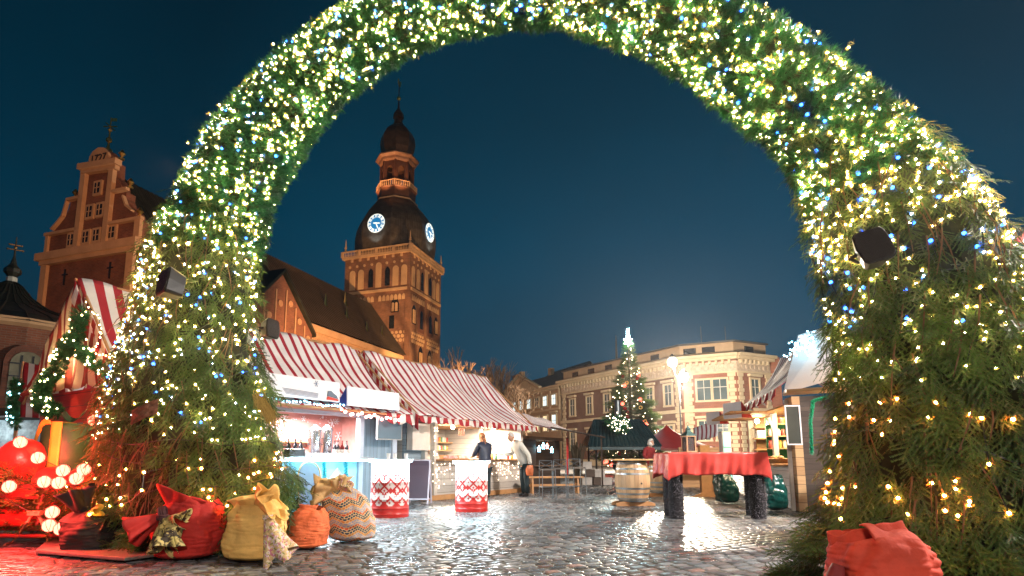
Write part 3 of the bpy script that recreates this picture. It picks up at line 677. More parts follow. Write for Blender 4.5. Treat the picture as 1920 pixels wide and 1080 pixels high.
# ================= buildings across the square =================
M_pal = mat('palace_render', (.15, .075, .052), .85, .2, .6, .1, 4)
M_palb = brick('palace_brick', (.26, .085, .045), (.20, .065, .038), (.22, .12, .08), .5, .16, .012, var=.2)
M_orn = mat('palace_stucco', (.52, .41, .27), .8, .15, .6, .3, 5)
M_bei = mat('beige_render', (.38, .26, .16), .85, .15, .5, .1, 4)
M_roof = mat('tin_roof', (.05, .05, .05), .5, .3, .6)
def facade(th_, P0, P1, H, wmat, wname='wall', depth=1.2):
    P0, P1 = Vector((*P0, 0)), Vector((*P1, 0)); a = (P1 - P0); Ln = a.length; a.normalize(); n = Vector((a.y, -a.x, 0))
    if n.dot(-P0) < 0: n = -n
    m = MB(); o = P0 - th_.location; m.prism([(0, 0), (Ln, 0), (Ln, H), (0, H)], o, a, UP, -n * depth)
    m.build(wname, wmat, th_, metre_uv=True)
    return o, a, n, Ln
def band(m, f, z0, z1, d, x0=None, x1=None, ext=0.):
    o, a, n, Ln = f; x0 = -ext if x0 is None else x0; x1 = Ln + ext if x1 is None else x1
    m.prism([(x0, z0), (x1, z0), (x1, z1), (x0, z1)], o, a, UP, n * d)
def window(th_, f, x, z, w, h, lit=None, fm=None, hood=True, cross=True):
    o, a, n, Ln = f; fm = fm or M_orn; m = MB()
    fw = .22
    for x0, x1, z0, z1 in ((-w / 2 - fw, -w / 2, 0, h), (w / 2, w / 2 + fw, 0, h), (-w / 2 - fw, w / 2 + fw, h, h + fw), (-w / 2 - fw * 1.3, w / 2 + fw * 1.3, -.22, 0)):
        m.prism([(x + x0, z + z0), (x + x1, z + z0), (x + x1, z + z1), (x + x0, z + z1)], o + n * .01, a, UP, n * .2)
    if hood: m.prism([(x - w / 2 - fw * 1.8, z + h + fw + .1), (x + w / 2 + fw * 1.8, z + h + fw + .1), (x + w / 2 + fw * 1.8, z + h + fw + .4), (x - w / 2 - fw * 1.8, z + h + fw + .4)], o + n * .01, a, UP, n * .42)
    wo = m.build('window', fm, th_)
    m = MB(); m.prism([(x - w / 2, z), (x + w / 2, z), (x + w / 2, z + h), (x - w / 2, z + h)], o + n * .02, a, UP, n * .04)
    m.build('pane', lit or mat('town_glass', (.05, .08, .09), .12, .3, .6), wo)
    m = MB(); g = .07
    m.prism([(x - g / 2, z), (x + g / 2, z), (x + g / 2, z + h), (x - g / 2, z + h)], o + n * .07, a, UP, n * .05)
    for q in ((.62,) if cross else ()): m.prism([(x - w / 2, z + h * q - g / 2), (x + w / 2, z + h * q - g / 2), (x + w / 2, z + h * q + g / 2), (x - w / 2, z + h * q + g / 2)], o + n * .075, a, UP, n * .045)
    m.build('frame', mat('window_wood', (.5, .47, .42), .6), wo)
def quoins(m, f, x, z0, z1, w=.9):
    o, a, n, Ln = f; z = z0; k = 0
    while z < z1 - .1:
        ww = w if k % 2 else w * .6
        m.prism([(x - ww / 2, z), (x + ww / 2, z), (x + ww / 2, min(z + .42, z1)), (x - ww / 2, min(z + .42, z1))], o + n * .01, a, UP, n * .14); z += .46; k += 1
pal = thing('ornate_palace', 'grand rounded building with stucco cornice behind the street lamp', 'building', (12.1, 90.8, 0))
Cs = [(12.1, 90.8), (23.8, 69.0), (29.25, 66.0), (34.3, 68.35)]
fs = [facade(pal, Cs[0], Cs[1], 13.2, M_pal), facade(pal, Cs[1], Cs[2], 13.2, M_palb), facade(pal, Cs[2], Cs[3], 13.2, M_palb)]
fs.append(facade(pal, Cs[3], (37.5, 82), 13.2, M_palb))
m = MB(); fz = MB()
for i_, f in enumerate(fs):
    e_ = .0
    band(m, f, 12.9, 13.25, 1.0, ext=.3); band(m, f, 12.55, 12.9, .7, ext=.2); band(fz, f, 11.2, 12.4, .12 + .005 * i_); band(m, f, 11.0, 11.2, .3, ext=.1); band(m, f, 6.5, 6.9, .35, ext=.1); band(m, f, 0, .9, .2)
    k = .5
    while k < f[3] - .2: # consoles under the cornice and rosettes on the frieze
        band(m, f, 12.1, 12.55, .55, k - .13, k + .13)
        o, a, n, Ln = f; fz.prism([(k + .35 + .2 * math.cos(q * .785), 11.75 + .26 * math.sin(q * .785)) for q in range(8)], o + n * .13, a, UP, n * .12)
        k += .72
m.build('cornice', M_orn, pal); fz.build('frieze', mat('palace_frieze', (.46, .36, .27), .8, .25, 3, .5, 8), pal)
m = MB()
quoins(m, fs[0], .6, 0, 11); quoins(m, fs[0], fs[0][3] - .6, 0, 11); quoins(m, fs[1], fs[1][3] - .55, 0, 11); quoins(m, fs[2], .5, 0, 11); quoins(m, fs[2], fs[2][3] - .5, 0, 11)
quoins(m, fs[1], .9, 0, 11); band(m, fs[1], 0, 11, .1, .2, .75); m.build('quoins', M_orn, pal)
# attic storey, set back
m = MB(); back = Vector((.47, .88, 0))
att = [Vector((*c, 0)) - pal.location for c in Cs]
ins = [v + Vector((.5, 1.6, 0)) for v in att]
for a_, b_ in zip(ins[:-1], ins[1:]):
    t_ = (b_ - a_); l_ = t_.length; t_.normalize(); m.prism([(0, 13.2), (l_, 13.2), (l_, 15.0), (0, 15.0)], a_, t_, UP, Vector((-t_.y, t_.x, 0)) * .5)
m.build('attic_wall', M_bei, pal)
m = MB()
for a_, b_ in zip(ins[:-1], ins[1:]):
    t_ = (b_ - a_); l_ = t_.length; t_.normalize(); nn_ = Vector((t_.y, -t_.x, 0))
    m.prism([(-.2, 15.0), (l_ + .2, 15.0), (l_ + .2, 15.2), (-.2, 15.2)], a_ + nn_ * .3, t_, UP, -nn_ * 9)
m.build('roof', M_roof, pal)
dkm = MB()
for (i_, xs) in ((0, (3.2, 7.2, 11.2, 16, 20.5)), (1, (1.2, 3.4,)), (2, (2.6,))):
    a_, b_ = ins[i_], ins[i_ + 1]; t_ = (b_ - a_).normalized(); nn_ = Vector((t_.y, -t_.x, 0))
    for x in xs: dkm.prism([(x - .75, 13.9), (x + .75, 13.9), (x + .75, 14.6), (x - .75, 14.6)], a_ + nn_ * .02, t_, UP, nn_ * .05)
each(dkm, 'attic_window', M_dark, pal)
for x in (2.8, 7.0, 11.0, 15.2, 19.4, 22.6):
    window(pal, fs[0], x, 7.6, 1.15, 2.5); window(pal, fs[0], x, 2.4, 1.15, 2.6)
window(pal, fs[1], 2.55, 7.9, 1.5, 2.4, hood=False); window(pal, fs[1], 4.35, 7.9, 1.5, 2.4, hood=False); window(pal, fs[2], 2.8, 7.9, 1.3, 2.4)
window(pal, fs[1], 2.4, 3.2, 1.2, 2.2); window(pal, fs[1], 4.4, 3.2, 1.2, 2.2); window(pal, fs[2], 2.8, 3.2, 1.2, 2.2)
m = MB()
for p in ((26.5, 69, 15), (29.5, 69, 15)): m.tube([Vector(p) - pal.location, Vector(p) - pal.location + Vector((0, 0, 2.2))], .05, 4)
p = at(1157, 700, 82) - pal.location; m.tube([(p.x, p.y, 14.9), (p.x, p.y, at(1157, 640, 82).z), (p.x, p.y, at(1157, 628, 82).z)], [.2, .12, .05], 6)
each(m, 'aerial', M_roof, pal)
# beige building with lit windows
o2 = (11.9, 91.5); d2 = Vector((-.402, .916, 0)).normalized(); L2 = 27
bb = thing('office_building', 'beige office building with lit windows and triangular gable', 'building', (*o2, 0))
f = facade(bb, o2, (o2[0] + d2.x * L2, o2[1] + d2.y * L2), 12.6, M_bei, depth=8)
m = MB(); band(m, f, 12.6, 12.9, .6, ext=.2); band(m, f, 12.2, 12.6, .3); band(m, f, 8.9, 9.2, .25)
o, a, n, Ln = f
m.prism([(6.5, 12.9), (21.5, 12.9), (14, 15.9)], o, a, UP, n * .25); 
for (x0, z0, x1, z1) in ((6.0, 12.95, 14, 16.15), (22, 12.95, 14, 16.15)): m.prism([(x0, z0), (x0, z0 + .35), (x1, z1 + .35), (x1, z1)], o + n * .02, a, UP, n * .6)
for k in range(9): band(m, f, 9.2, 12.2, .12, k * 2.9 + .1, k * 2.9 + .6)
m.build('trim', M_orn, bb)
L1 = emis('lit_window_cold', (.75, .95, 1.), .55); L2_ = emis('lit_window_warm', (1, .82, .5), .5)
for k in range(8):
    x = 1.9 + k * 2.9
    window(bb, f, x, 9.8, 1.35, 1.6, lit=[L1, L1, None, L1, L1, L1, L1, L1][k], hood=False)
    window(bb, f, x, 5.6, 1.35, 2.5, lit=[L1, L2_, L2_, L2_, L2_, None, L2_, None][k], hood=(k == 0))
    window(bb, f, x, 1.6, 1.35, 2.5, hood=False)
m = MB(); m.prism([(0, 12.9), (Ln, 12.9), (Ln, 13.0), (0, 13.0)], o - n * .2, a, UP, -n * 8)
m.prism([(0, 0), (8, 0), (4, 3)], o - n * .3 + a * .3 + UP * 13.0, -n, UP, a * 26); m.build('roof', M_roof, bb)
m = MB()
for x, y_ in ((18, 1), (22.5, 2), (12, 4)): m.prism([(x - .5, 13), (x + .5, 13), (x + .5, 17.6), (x - .5, 17.6)], o - n * (y_ + 1), a, UP, -n * .8)
each(m, 'chimney', M_bei, bb)
hb = thing('gabled_house', 'dark roofed gabled house rising behind the ornate palace', 'house', (20.5, 112, 0))
m = MB(); m.prism([(-5, 0), (5, 0), (5, 15.6), (0, 19.6), (-5, 15.6)], (0, 0, 0), (1, .2, 0), UP, (-4.5, 12, 0)); m.build('wall', M_bei, hb)
m = MB()
for sg in (-1, 1): m.prism([(5.6 * sg, 15.4), (5.6 * sg, 15.8), (0, 20.2), (0, 19.8)], (0, -.5, 0), (1, .2, 0), UP, (-6, 16, 0))
m.build('roof', M_roof, hb)
hc = thing('tin_roofed_house', 'low house with sloping dark tin roof between office building and palace', 'house', (12, 118, 0))
m = MB(); m.prism([(-5.5, 0), (6, 0), (6, 16.2), (-5.5, 14)], (0, 0, 0), (1, 0, 0), UP, (0, 8, 0)); m.build('wall', M_bei, hc)
m = MB(); m.prism([(-6, 14.1), (-6, 14.5), (7, 17.6), (7, 17.2)], (0, -1, 0), (1, 0, 0), UP, (0, 10, 0)); m.build('roof', M_roof, hc)
# ---------------- bare trees ----------------
M_bark = mat('bark', (.16, .095, .055), .9, .3, 3, .3)
def bare_tree(loc, H, spread, label, seed, r0=.3, depth=6, group=None, split=.28):
    rg = random.Random(seed); th_ = thing('bare_tree', label, 'tree', loc, 0, group)
    tr = MB(); br = MB()
    def grow(p, d, l, r, k):
        if k == 0: return
        q = p + d * l * .5 + Vector((rg.uniform(-1, 1), rg.uniform(-1, 1), 0)) * l * .05
        e = p + d * l
        (tr if k == depth else br).tube([p, q, e], [r, r * .85, r * .7], 5 if k > 3 else 3, cap=False)
        for i in range(rg.choice((2, 3, 3)) if k > 1 else 2):
            ax_ = Vector((rg.uniform(-1, 1), rg.uniform(-1, 1), rg.uniform(-.25, .5))).normalized()
            nd = (d + ax_ * rg.uniform(.5, .95) * spread).normalized(); nd.z += .12; nd.normalize()
            grow(e if i else q.lerp(e, .9), nd, l * rg.uniform(.62, .86), r * .62, k - 1)
    grow(Vector((0, 0, -.1)), Vector((rg.uniform(-.05, .05), 0, 1)), H * split, r0, depth)
    tr.build('trunk', M_bark, th_); br.build('crown', M_bark, th_)
    return th_
for i_, (px, D, H, lb) in enumerate(((868, 104, 28, 'bare lime tree nearest the brick clock tower'), (912, 108, 26, 'middle one of the tall bare trees beside the tower'), (948, 100, 21, 'slim bare tree between tall bare limes and office building'))):
    p = at(px, 800, D); bare_tree((p.x, D, 0), H * .95, .75, lb, 20 + i_, .6, 7, 'bare trees beyond the stalls', .25)
p = at(990, 800, 50); bare_tree((p.x, 50, 0), 9.0, .9, 'small bare tree in front of the lit office windows', 44, .15, 7)
# ---------------- street lamps ----------------
M_pole = mat('lamp_pole', (.06, .06, .06), .4, .2, 2, metal=.6)
def street_lamp(loc, h, label, power, col, arms, gr, spotless=True):
    t_ = thing('street_lamp', label, 'street lamp', loc)
    m = MB(); m.lathe([(.16, 0), (.16, .3), (.1, .5), (.07, 1.2), (.05, h)], (0, 0, 0), 10); m.build('pole', M_pole, t_, smooth=True)
    for (dx, dy, dz, w) in arms:
        m = MB(); m.tube([(0, 0, h - .1), (dx * .5, dy * .5, h + .1), (dx, dy, h + dz + .3)], .03, 6); m.build('arm', M_pole, t_)
        m = MB(); m.ball((dx, dy, h + dz), gr, 16); b = m.build('lamp_globe', emis('street_lamp_glow', (1, .86, .66), 6), t_, smooth=True)
        m = MB(); m.lathe([(gr * .5, gr * .8), (gr * .9, gr * .95), (gr * .3, gr * 1.4), (.02, gr * 1.7)], (dx, dy, h + dz), 12); m.build('lamp_cap', M_pole, b)
        l = lamp('street_light', 'POINT', (dx, dy, h + dz - gr - .12), col, power * w, gr * .8, parent=t_); l.data.specular_factor = .1
    return t_
p = at(1272, 706, 44)
street_lamp((p.x, 44, 0), 7.3, 'blazing street lamp on a tall post right of the Christmas tree', 27000, (1, .84, .64), ((.42, 0, 0, 1.), (-.42, 0, 1.2, .5)), .38)
# added unseen lamp behind the camera, standing in for the front light
street_lamp((1.6, -7.0, 0), 5.3, 'added twin globe street lamp, unseen behind the camera, for front light', 1900, (1, .88, .76), ((.5, 0, 0, .5), (-.5, 0, 0, .5)), .25)

street_lamp((10.5, 5.2, 0), 8.0, 'added tall street lamp, unseen out to the right, lighting roofs and tablecloth', 6200, (1, .92, .84), ((.4, 0, 0, .5), (-.4, 0, 0, .5)), .25)  # added unseen lamp, placed to brighten the stall roofs but spare the legs
# ================= market stalls =================
M_str = stripes('roof_stripes', (.42, .018, .035), (.86, .80, .78), .245, .35, 0, transl=.12)
M_str2 = stripes('valance_stripes', (.42, .022, .030), (.80, .72, .66), .3, .5, 0, transl=.2)
M_strf = stripes('far_roof_stripes', (.30, .03, .05), (.72, .70, .72), .19, .38, 0, transl=.1)
M_grey = planks('grey_boards', (.16, .20, .24), (.26, .31, .35), .145, 2)
M_cream = planks('cream_boards', (.38, .33, .29), (.52, .47, .42), .165, 2)
M_wood = planks('pine_boards', (.34, .17, .07), (.50, .28, .12), .12, 2, .55)
M_woodh = mat('pine_beam', (.44, .22, .09), .55, .25, 3, .1)
M_brown = planks('brown_boards', (.040, .026, .020), (.07, .045, .032), .1, 2)
M_redb = planks('red_boards', (.48, .020, .016), (.62, .035, .022), .2, 2, .5)
M_white = mat('white_panel', (.72, .68, .70), .45, .04, 2)
M_metal = mat('steel', (.55, .56, .58), .22, .1, 2, metal=1)
M_black = mat('black_paint', (.012, .012, .014), .45, .2, 3)
M_board = mat('chalk_board', (.055, .035, .045), .6, .2, 2)
M_plum = mat('plain_board', (.075, .045, .065), .6, .1, 2)
def fold_cloth(th_, name, mt, P, Q, A, B, nu, nv, amp, drop=0., hem=0., uoff=0., ulen=None):
    """cloth between edge P->Q (top) and A->B (bottom), sagging between rafters; UV in metres along the edge"""
    P, Q, A, B = map(Vector, (P, Q, A, B)); Ln = ulen or (A - B).length; Hh = (P - A).length
    nrm = (Q - P).cross(A - P).normalized()
    if nrm.z < 0: nrm = -nrm
    def fn(u, v):
        p = P.lerp(Q, u).lerp(A.lerp(B, u), v)
        s_ = -drop * math.sin(math.pi * v) * (1 + .25 * math.sin(u * Ln * 2.1)) + amp * (mnoise.noise(Vector((u * Ln * 1.4 + uoff, v * Hh * .9, 3.))))
        return p + nrm * s_
    m = MB(); m.grid(fn, nu, nv, lambda u, v: (uoff + u * Ln, v * Hh))
    return m.build(name, mt, th_, smooth=True, solid=.008)
def valance(th_, mt, A, B, h, period, amp, out, uoff=0., name='valance', scal=True):
    """scalloped strip hanging from the eave; each scallop is one colour band"""
    A, B, out = Vector(A), Vector(B), Vector(out); Ln = (B - A).length; nu = int(Ln / .04)
    def fn(u, v):
        x = u * Ln + uoff; hh = h * (.72 + .28 * abs(math.sin(math.pi * x / period))) if scal else h
        return A.lerp(B, u) - UP * hh * v + out * (amp * v * math.sin(x * 2 * math.pi / period * .5) + .02 * v)
    m = MB(); m.grid(fn, nu, 4, lambda u, v: (uoff + u * Ln, v * h))
    return m.build(name, mt, th_, smooth=True, solid=.006)
O1 = Vector((-1.27, 14.16, 0)); U1 = Vector((.5586, .8295, 0)); RZ1 = math.atan2(U1.y, U1.x); N1 = Vector((U1.y, -U1.x, 0))
def F1(s, w, z=0.): return O1 + U1 * s + N1 * w + UP * z      # s along the row, w out toward the square
def L(s, w, z=0.): return Vector((s, -w, z))                  # same in the row's local axes
RID, EAV = 3.68, 1.97
def gable_roof(th_, s0, s1, rid=RID, eav=EAV, wr=-1.4, we=.45, mt=M_str, per=.245, off=0., drop=.10):
    fold_cloth(th_, 'roof', mt, L(s0, wr, rid), L(s1, wr, rid), L(s0, we, eav), L(s1, we, eav), int((s1 - s0) / .06), 24, .10, drop * 1.5, uoff=off)
    fold_cloth(th_, 'roof', mt, L(s0, wr, rid), L(s1, wr, rid), L(s0, 2 * wr - we, eav), L(s1, 2 * wr - we, eav), int((s1 - s0) / .12), 8, .03, drop * .6, uoff=off)
    m = MB(); m.tube([L(s0 - .03, wr, rid - .03), L(s1 + .03, wr, rid - .03)], .03, 6)
    for w in (wr, we, 2 * wr - we):
        for s_ in (s0 + .05, s1 - .05):
            if w != wr: m.tube([L(s_, wr, rid - .05), L(s_, w, eav - .03)], .022, 5)
    m.tube([L(s0, we, eav - .03), L(s1, we, eav - .03)], .022, 5); m.build('roof_frame', M_woodh, th_)
def verge(th_, s, wr, we, rid, eav, off=-.012, mt=None, h=.28):
    """short strip with red squares hanging along the sloping gable edge"""
    a, b = L(s + off, wr, rid), L(s + off, we, eav); Ln = (b - a).length
    def fn(u, v):
        p = a.lerp(b, u); p = p - UP * (.10 * math.sin(math.pi * u)) * (.9)
        return p - UP * h * v + Vector((off * 2 * v * math.sin(u * Ln * 9), 0, 0))
    m = MB(); m.grid(fn, 60, 3, lambda u, v: (u * Ln, v)); return m.build('valance', mt or M_str2, th_, smooth=True, solid=.006)
def bottle(loc, h, r, mt, label, cap=None, group='bottles on the drinks counter'):
    m = MB(); m.lathe([(r * .9, 0), (r, .01), (r, h * .58), (r * .85, h * .66), (r * .36, h * .76), (r * .33, h * .96), (r * .4, h * .965), (r * .4, h)], (0, 0, 0), 10)
    t_ = thing('bottle', label, 'bottle', loc, 0, group); m.build('glass_body', mt, t_, smooth=True)
    m = MB(); m.lathe([(r * 1.02, h * .18), (r * 1.02, h * .46)], (0, 0, 0), 10, closed=False); m.build('paper_label', mat('paper', (.6, .55, .5), .7), t_)
    return t_
# ---------- stall A: mulled drinks, cold blue and pink light ----------
sA = thing('market_stall', 'drinks stall with red striped roof and blue lit counter behind the left drum table', 'stall', O1, RZ1)
a0, a1 = -5.75, -1.36
gable_roof(sA, a0, a1, off=.1)
valance(sA, M_str2, L(-2.2, .47, EAV), L(a1, .47, EAV), .24, .3, .05, (0, -1, 0))
verge(sA, a1 + .02, -1.4, .45, RID, EAV, .012)
m = MB(); m.bx(a0, a1 - .1, 1.5, 1.6, 0, 2.2); m.bx(-1.66, -1.57, .1, 1.5, .9, 2.1); each(m, 'wall_panel', mat('pink_wall', (.55, .25, .22), .7, .2, 3), sA)
m = MB(); m.bx(a0, a0 + .1, .05, 2.9, 0, 2.1); m.bx(-1.56, -1.46, .02, 2.9, 0, 2.1); each(m, 'side_wall', M_grey, sA)
m = MB(); m.bx(-2.52, -1.56, .0, .1, 0, 1.92); m.build('front_wall', planks('grey_door_boards', (.16, .21, .26), (.24, .3, .35), .11, 0), sA)
m = MB(); m.bx(-2.56, -2.44, -.06, .06, 0, 1.95); m.bx(-1.56, -1.42, -.06, .06, 0, 1.95); m.bx(-5.0, -4.88, -.02, .1, 1.0, 1.95); m.bx(a0, -2.5, -.04, .08, 1.86, 1.95); each(m, 'post', mat('painted_post', (.40, .42, .48), .5, .1, 3), sA)
m = MB(); m.bx(a0, -2.56, .0, .06, 0, .98); m.build('front_panel', mat('pale_blue_panel', (.28, .5, .62), .5, .1, 2), sA)
# printed winter houses on the panel
wh = MB(); rf = MB(); dt = MB()
for k, (x, w_, h_) in enumerate(((-5.3, .5, .5), (-4.55, .52, .5), (-3.75, .5, .48), (-3.1, .42, .5))):
    wh.prism([(x - w_ / 2, .16), (x + w_ / 2, .16), (x + w_ / 2, .16 + h_ * .8), (x, .16 + h_ * 1.25), (x - w_ / 2, .16 + h_ * .8)], (0, 0, 0), (1, 0, 0), UP, (0, -.012, 0))
    rf.tube([(x - w_ / 2 - .05, -.02, .14 + h_ * .78), (x, -.02, .18 + h_ * 1.25), (x + w_ / 2 + .05, -.02, .14 + h_ * .78)], .02, 4)
    for dx in (-.08, .08): dt.box((x + dx, -.016, .16 + h_ * .62), (.035, .01, .035))
    dt.box((x, -.016, .16 + h_ * .2), (.12, .01, .2))
fp = wh.build('house_print', mat('snow_print', (.78, .82, .88), .5, .03), sA); rf.build('roof_print', mat('snow_line', (.86, .9, .95), .5), sA); dt.build('door_print', mat('print_navy', (.10, .12, .2), .5), sA)
m = MB(); m.bx(a0, -2.45, -.38, .3, .98, 1.03); m.build('counter', mat('steel_counter', (.45, .5, .55), .25, .1, 3, metal=.7), sA)
m = MB(); m.bx(-5.0, -2.5, -.36, -.33, .955, .975); m.build('led_strip', emis('led_cyan', (.25, .85, 1.), 14), sA)
lamp('led_light', 'AREA', (-3.7, -.40, .95), (.25, .8, 1), 13, 1.2, parent=sA)
m = MB(); m.bx(a0, -2.5, -.32, .5, 1.93, 1.96); m.build('canopy', mat('awning_board', (.42, .12, .06), .5, .2, 3), sA)
l_ = lamp('stall_lamp', 'AREA', (-3.9, .6, 1.90), (1, .86, .84), 330, 1.2, parent=sA); l_.data.shape = 'RECTANGLE'; l_.data.size = 2.2; l_.data.size_y = .5
m = MB(); m.bx(-4.9, -2.8, .65, .75, 1.955, 1.975); m.build('tube_lamp', emis('tube_light', (1, .9, .9), 12), sA)
m = MB(); m.bx(-5.6, -2.6, 1.3, 1.49, 1.35, 1.38); m.bx(-5.6, -1.7, 1.2, 1.49, .9, .94); each(m, 'shelf', M_woodh, sA)
# snowflake transfers on the inside wall and glass
sf = MB()
rg = random.Random(3)
for k in range(46):
    x, z_, r_ = rg.uniform(-5.5, -1.7), rg.uniform(1.1, 1.95), rg.uniform(.03, .11)
    for q in range(6):
        a = q * math.pi / 3; d = Vector((math.cos(a), 0, math.sin(a))); c = Vector((x, 1.485, z_)); sf.tube([c, c + d * r_], .008, 3)
        sf.tube([c + d * r_ * .6, c + d * r_ * .6 + Vector((math.cos(a + .8), 0, math.sin(a + .8))) * r_ * .35], .006, 3)
for k in range(90): sf.ball((rg.uniform(-5.5, -1.7), 1.485, rg.uniform(1.1, 1.95)), rg.uniform(.006, .016), 6)
sf.build('snowflake_transfers', mat('white_foil', (.85, .85, .88), .5, .02), sA)
# roof signs
def roof_sign(th_parent, s0, s1, z0, z1, w, tilt, label, side_m, group=None):
    c = F1((s0 + s1) / 2, w, z0); t_ = thing('roof_sign', label, 'sign', c, RZ1, group); h_ = (s1 - s0) / 2
    m = MB(); m.prism([(-h_, 0), (h_, 0), (h_, z1 - z0), (-h_, z1 - z0)], (0, 0, 0), (1, 0, 0), Vector((0, tilt, 1)), (0, .03, 0)); m.build('board', M_white, t_)
    m = MB()
    for x in (-h_, h_ - .02): m.prism([(0, 0), (.3, 0), (tilt * (z1 - z0), (z1 - z0) * .95)], (x, .035, 0), (0, 1, 0), UP, (.02, 0, 0))
    m.build('bracket', side_m, t_); return t_
M_blue = mat('blue_side', (.02, .06, .35), .5)
roof_sign(sA, -3.40, -1.93, 2.02, 2.40, .58, .06, 'blank white sign board with blue sides over the drinks stall', M_blue)
s2 = roof_sign(sA, -5.35, -3.62, 2.06, 2.44, .60, .04, 'white banner with grey trainer shoe picture and snowflake over drinks stall', M_blue)
m = MB() # shoe picture: sole, upper, laces
m.mi = 0; m.prism([(.62, .03), (.90, .02), (.91, .05), (.85, .06), (.64, .09)], (-.08, -.012, 0), (1, 0, 0), UP, (0, .006, 0))
sole = m.build('shoe_sole_print', mat('print_red', (.6, .06, .04), .5), s2)
m = MB(); m.prism([(.63, .095), (.85, .065), (.9, .06), (.86, .12), (.78, .16), (.72, .2), (.65, .19)], (-.08, -.012, 0), (1, 0, 0), UP, (0, .006, 0)); m.build('shoe_upper_print', mat('print_grey', (.12, .14, .18), .5), s2)
m = MB()
for q in range(5): m.tube([(-.35 - .02 * q, -.006, .06 + .022 * q), (.35, -.006, .04 + .02 * q)], .004, 3)
for q in range(6):
    a = q * math.pi / 3; m.tube([(.30, .0, .30), (.30 + .06 * math.cos(a), .0, .30 + .06 * math.sin(a))], .006, 3)
m.build('snowflake_print', mat('print_slate', (.15, .2, .3), .5), s2)
def festoon(name, label, pts, n, r, em, cable_r=.006, sag=.05, group=None, cat='fairy lights', jit=.015, plugs=None, seed=1, cap=100, rz=0, cm=None):
    """a light string: one cable part and its bulbs; past 100 bulbs the rest is one stuff part"""
    rg = random.Random(seed); pts = [Vector(p) for p in pts]; seg = [(b - a).length for a, b in zip(pts[:-1], pts[1:])]; T = sum(seg)
    def P(t):
        t *= T
        for a, b, l in zip(pts[:-1], pts[1:], seg):
            if t <= l or b is pts[-1]:
                f = min(1, t / l); return a.lerp(b, f) - UP * sag * 4 * f * (1 - f)
            t -= l
    base = pts[0]; t_ = thing(name, label, cat, base, 0, group)
    m = MB(); m.tube([P(i / 60) - base for i in range(61)], cable_r, 4); m.build('cable', cm or M_black, t_)
    bm_ = None
    rest = MB()
    for i in range(n):
        p = P((i + .5) / n) - base + Vector((rg.uniform(-jit, jit), rg.uniform(-jit, jit), rg.uniform(-jit, jit) - r))
        if i < cap:
            if bm_ is None:
                m = MB(); m.ball((0, 0, 0), r, 8); b = m.build('bulb', em, t_, smooth=True); bm_ = b.data; b.location = p
            else:
                b = bpy.data.objects.new('bulb', bm_); COL.objects.link(b); b.parent = t_; b.location = p
        else: rest.ball(p, r, 6)
    if rest.f: o = rest.build('bulbs', em, t_, smooth=True); o['kind'] = 'stuff'
    return t_
E_blue = emis('bulb_blue', (.10, .45, 1.), 40); E_cyan = emis('bulb_cyan', (.35, .8, 1.), 7); E_pink = emis('bulb_pink', (1., .38, .32), 5); E_ww = emis('bulb_warm', (1., .68, .30), 18)
festoon('light_string', 'blue white light string along the underside of the trainer banner', [F1(-5.4, .66, 2.08), F1(-4.5, .66, 2.03), F1(-3.5, .62, 2.05)], 26, .018, E_cyan)
festoon('bulb_string', 'pink round bulbs strung under the blank white sign', [F1(-3.5, .5, 1.98), F1(-2.6, .52, 1.93), F1(-1.75, .5, 1.90)], 18, .035, E_pink, jit=.04)
# goods on and behind the counter
M_bot = mat('dark_bottle', (.012, .014, .02), .12, .2, 2); M_botr = mat('red_bottle', (.10, .012, .01), .12)
bl = ['leftmost of the three dark bottles at the left of the drinks counter', 'middle of the three dark bottles at the left of the drinks counter', 'rightmost of the three dark bottles at the left of the drinks counter', 'first dark bottle in front of the steel urns', 'second dark bottle in front of the steel urns', 'red labelled bottle in front of the steel urns', 'fourth bottle in front of the steel urns, nearest the post']
for k, s_ in enumerate((-4.16, -4.02, -3.88, -3.06, -2.96, -2.86, -2.72)): bottle(F1(s_, -.15 + .02 * (k % 2), 1.03), .34, .045, M_bot if k != 5 else M_botr, bl[k])
def urn(s_, w_, label, h_=.55):
    t_ = thing('drinks_urn', label, 'urn', F1(s_, w_, 1.03), RZ1, 'steel urns on the drinks counter')
    m = MB(); m.lathe([(.11, 0), (.12, .02), (.12, h_ - .1), (.13, h_ - .09), (.12, h_ - .05), (.05, h_), (.02, h_ + .03)], (0, 0, 0), 18); m.build('tank', M_metal, t_, smooth=True)
    m = MB(); m.tube([(0, -.12, .1), (0, -.18, .1), (0, -.18, .05)], .012, 6); m.build('tap', M_black, t_)
    m = MB(); m.tube([(-.12, 0, h_ * .6), (-.17, 0, h_ * .6), (-.17, 0, h_ * .4), (-.12, 0, h_ * .4)], .01, 5); m.build('handle', M_black, t_)
urn(-3.3, -.45, 'tall steel urn left of the other on the drinks counter', .62); urn(-2.95, -.5, 'steel urn nearest the post on the drinks counter', .64)
t_ = thing('wooden_keg', 'small dark wooden keg at the left end of the counter', 'keg', F1(-4.62, -.05, 1.03), RZ1)
m = MB(); m.lathe([(.13, 0), (.16, .1), (.17, .18), (.16, .27), (.13, .36)], (0, 0, 0), 16); m.build('staves', mat('dark_oak', (.06, .035, .02), .5, .3, 6), t_, smooth=True)
m = MB()
for z_ in (.05, .12, .25, .31): m.lathe([(.165, z_ - .012), (.172, z_), (.165, z_ + .012)], (0, 0, 0), 16, closed=False)
m.build('hoop', M_metal, t_)
t_ = thing('black_crate', 'black plastic crate of lemons on the drinks counter', 'crate', F1(-4.3, .2, 1.03), RZ1)
m = MB(); m.bx(-.17, .17, -.1, .1, 0, .015)
for a in ((-.17, .17, -.1, -.085), (-.17, .17, .085, .1), (-.17, -.155, -.085, .085), (.155, .17, -.085, .085)): m.bx(*a, .015, .14)
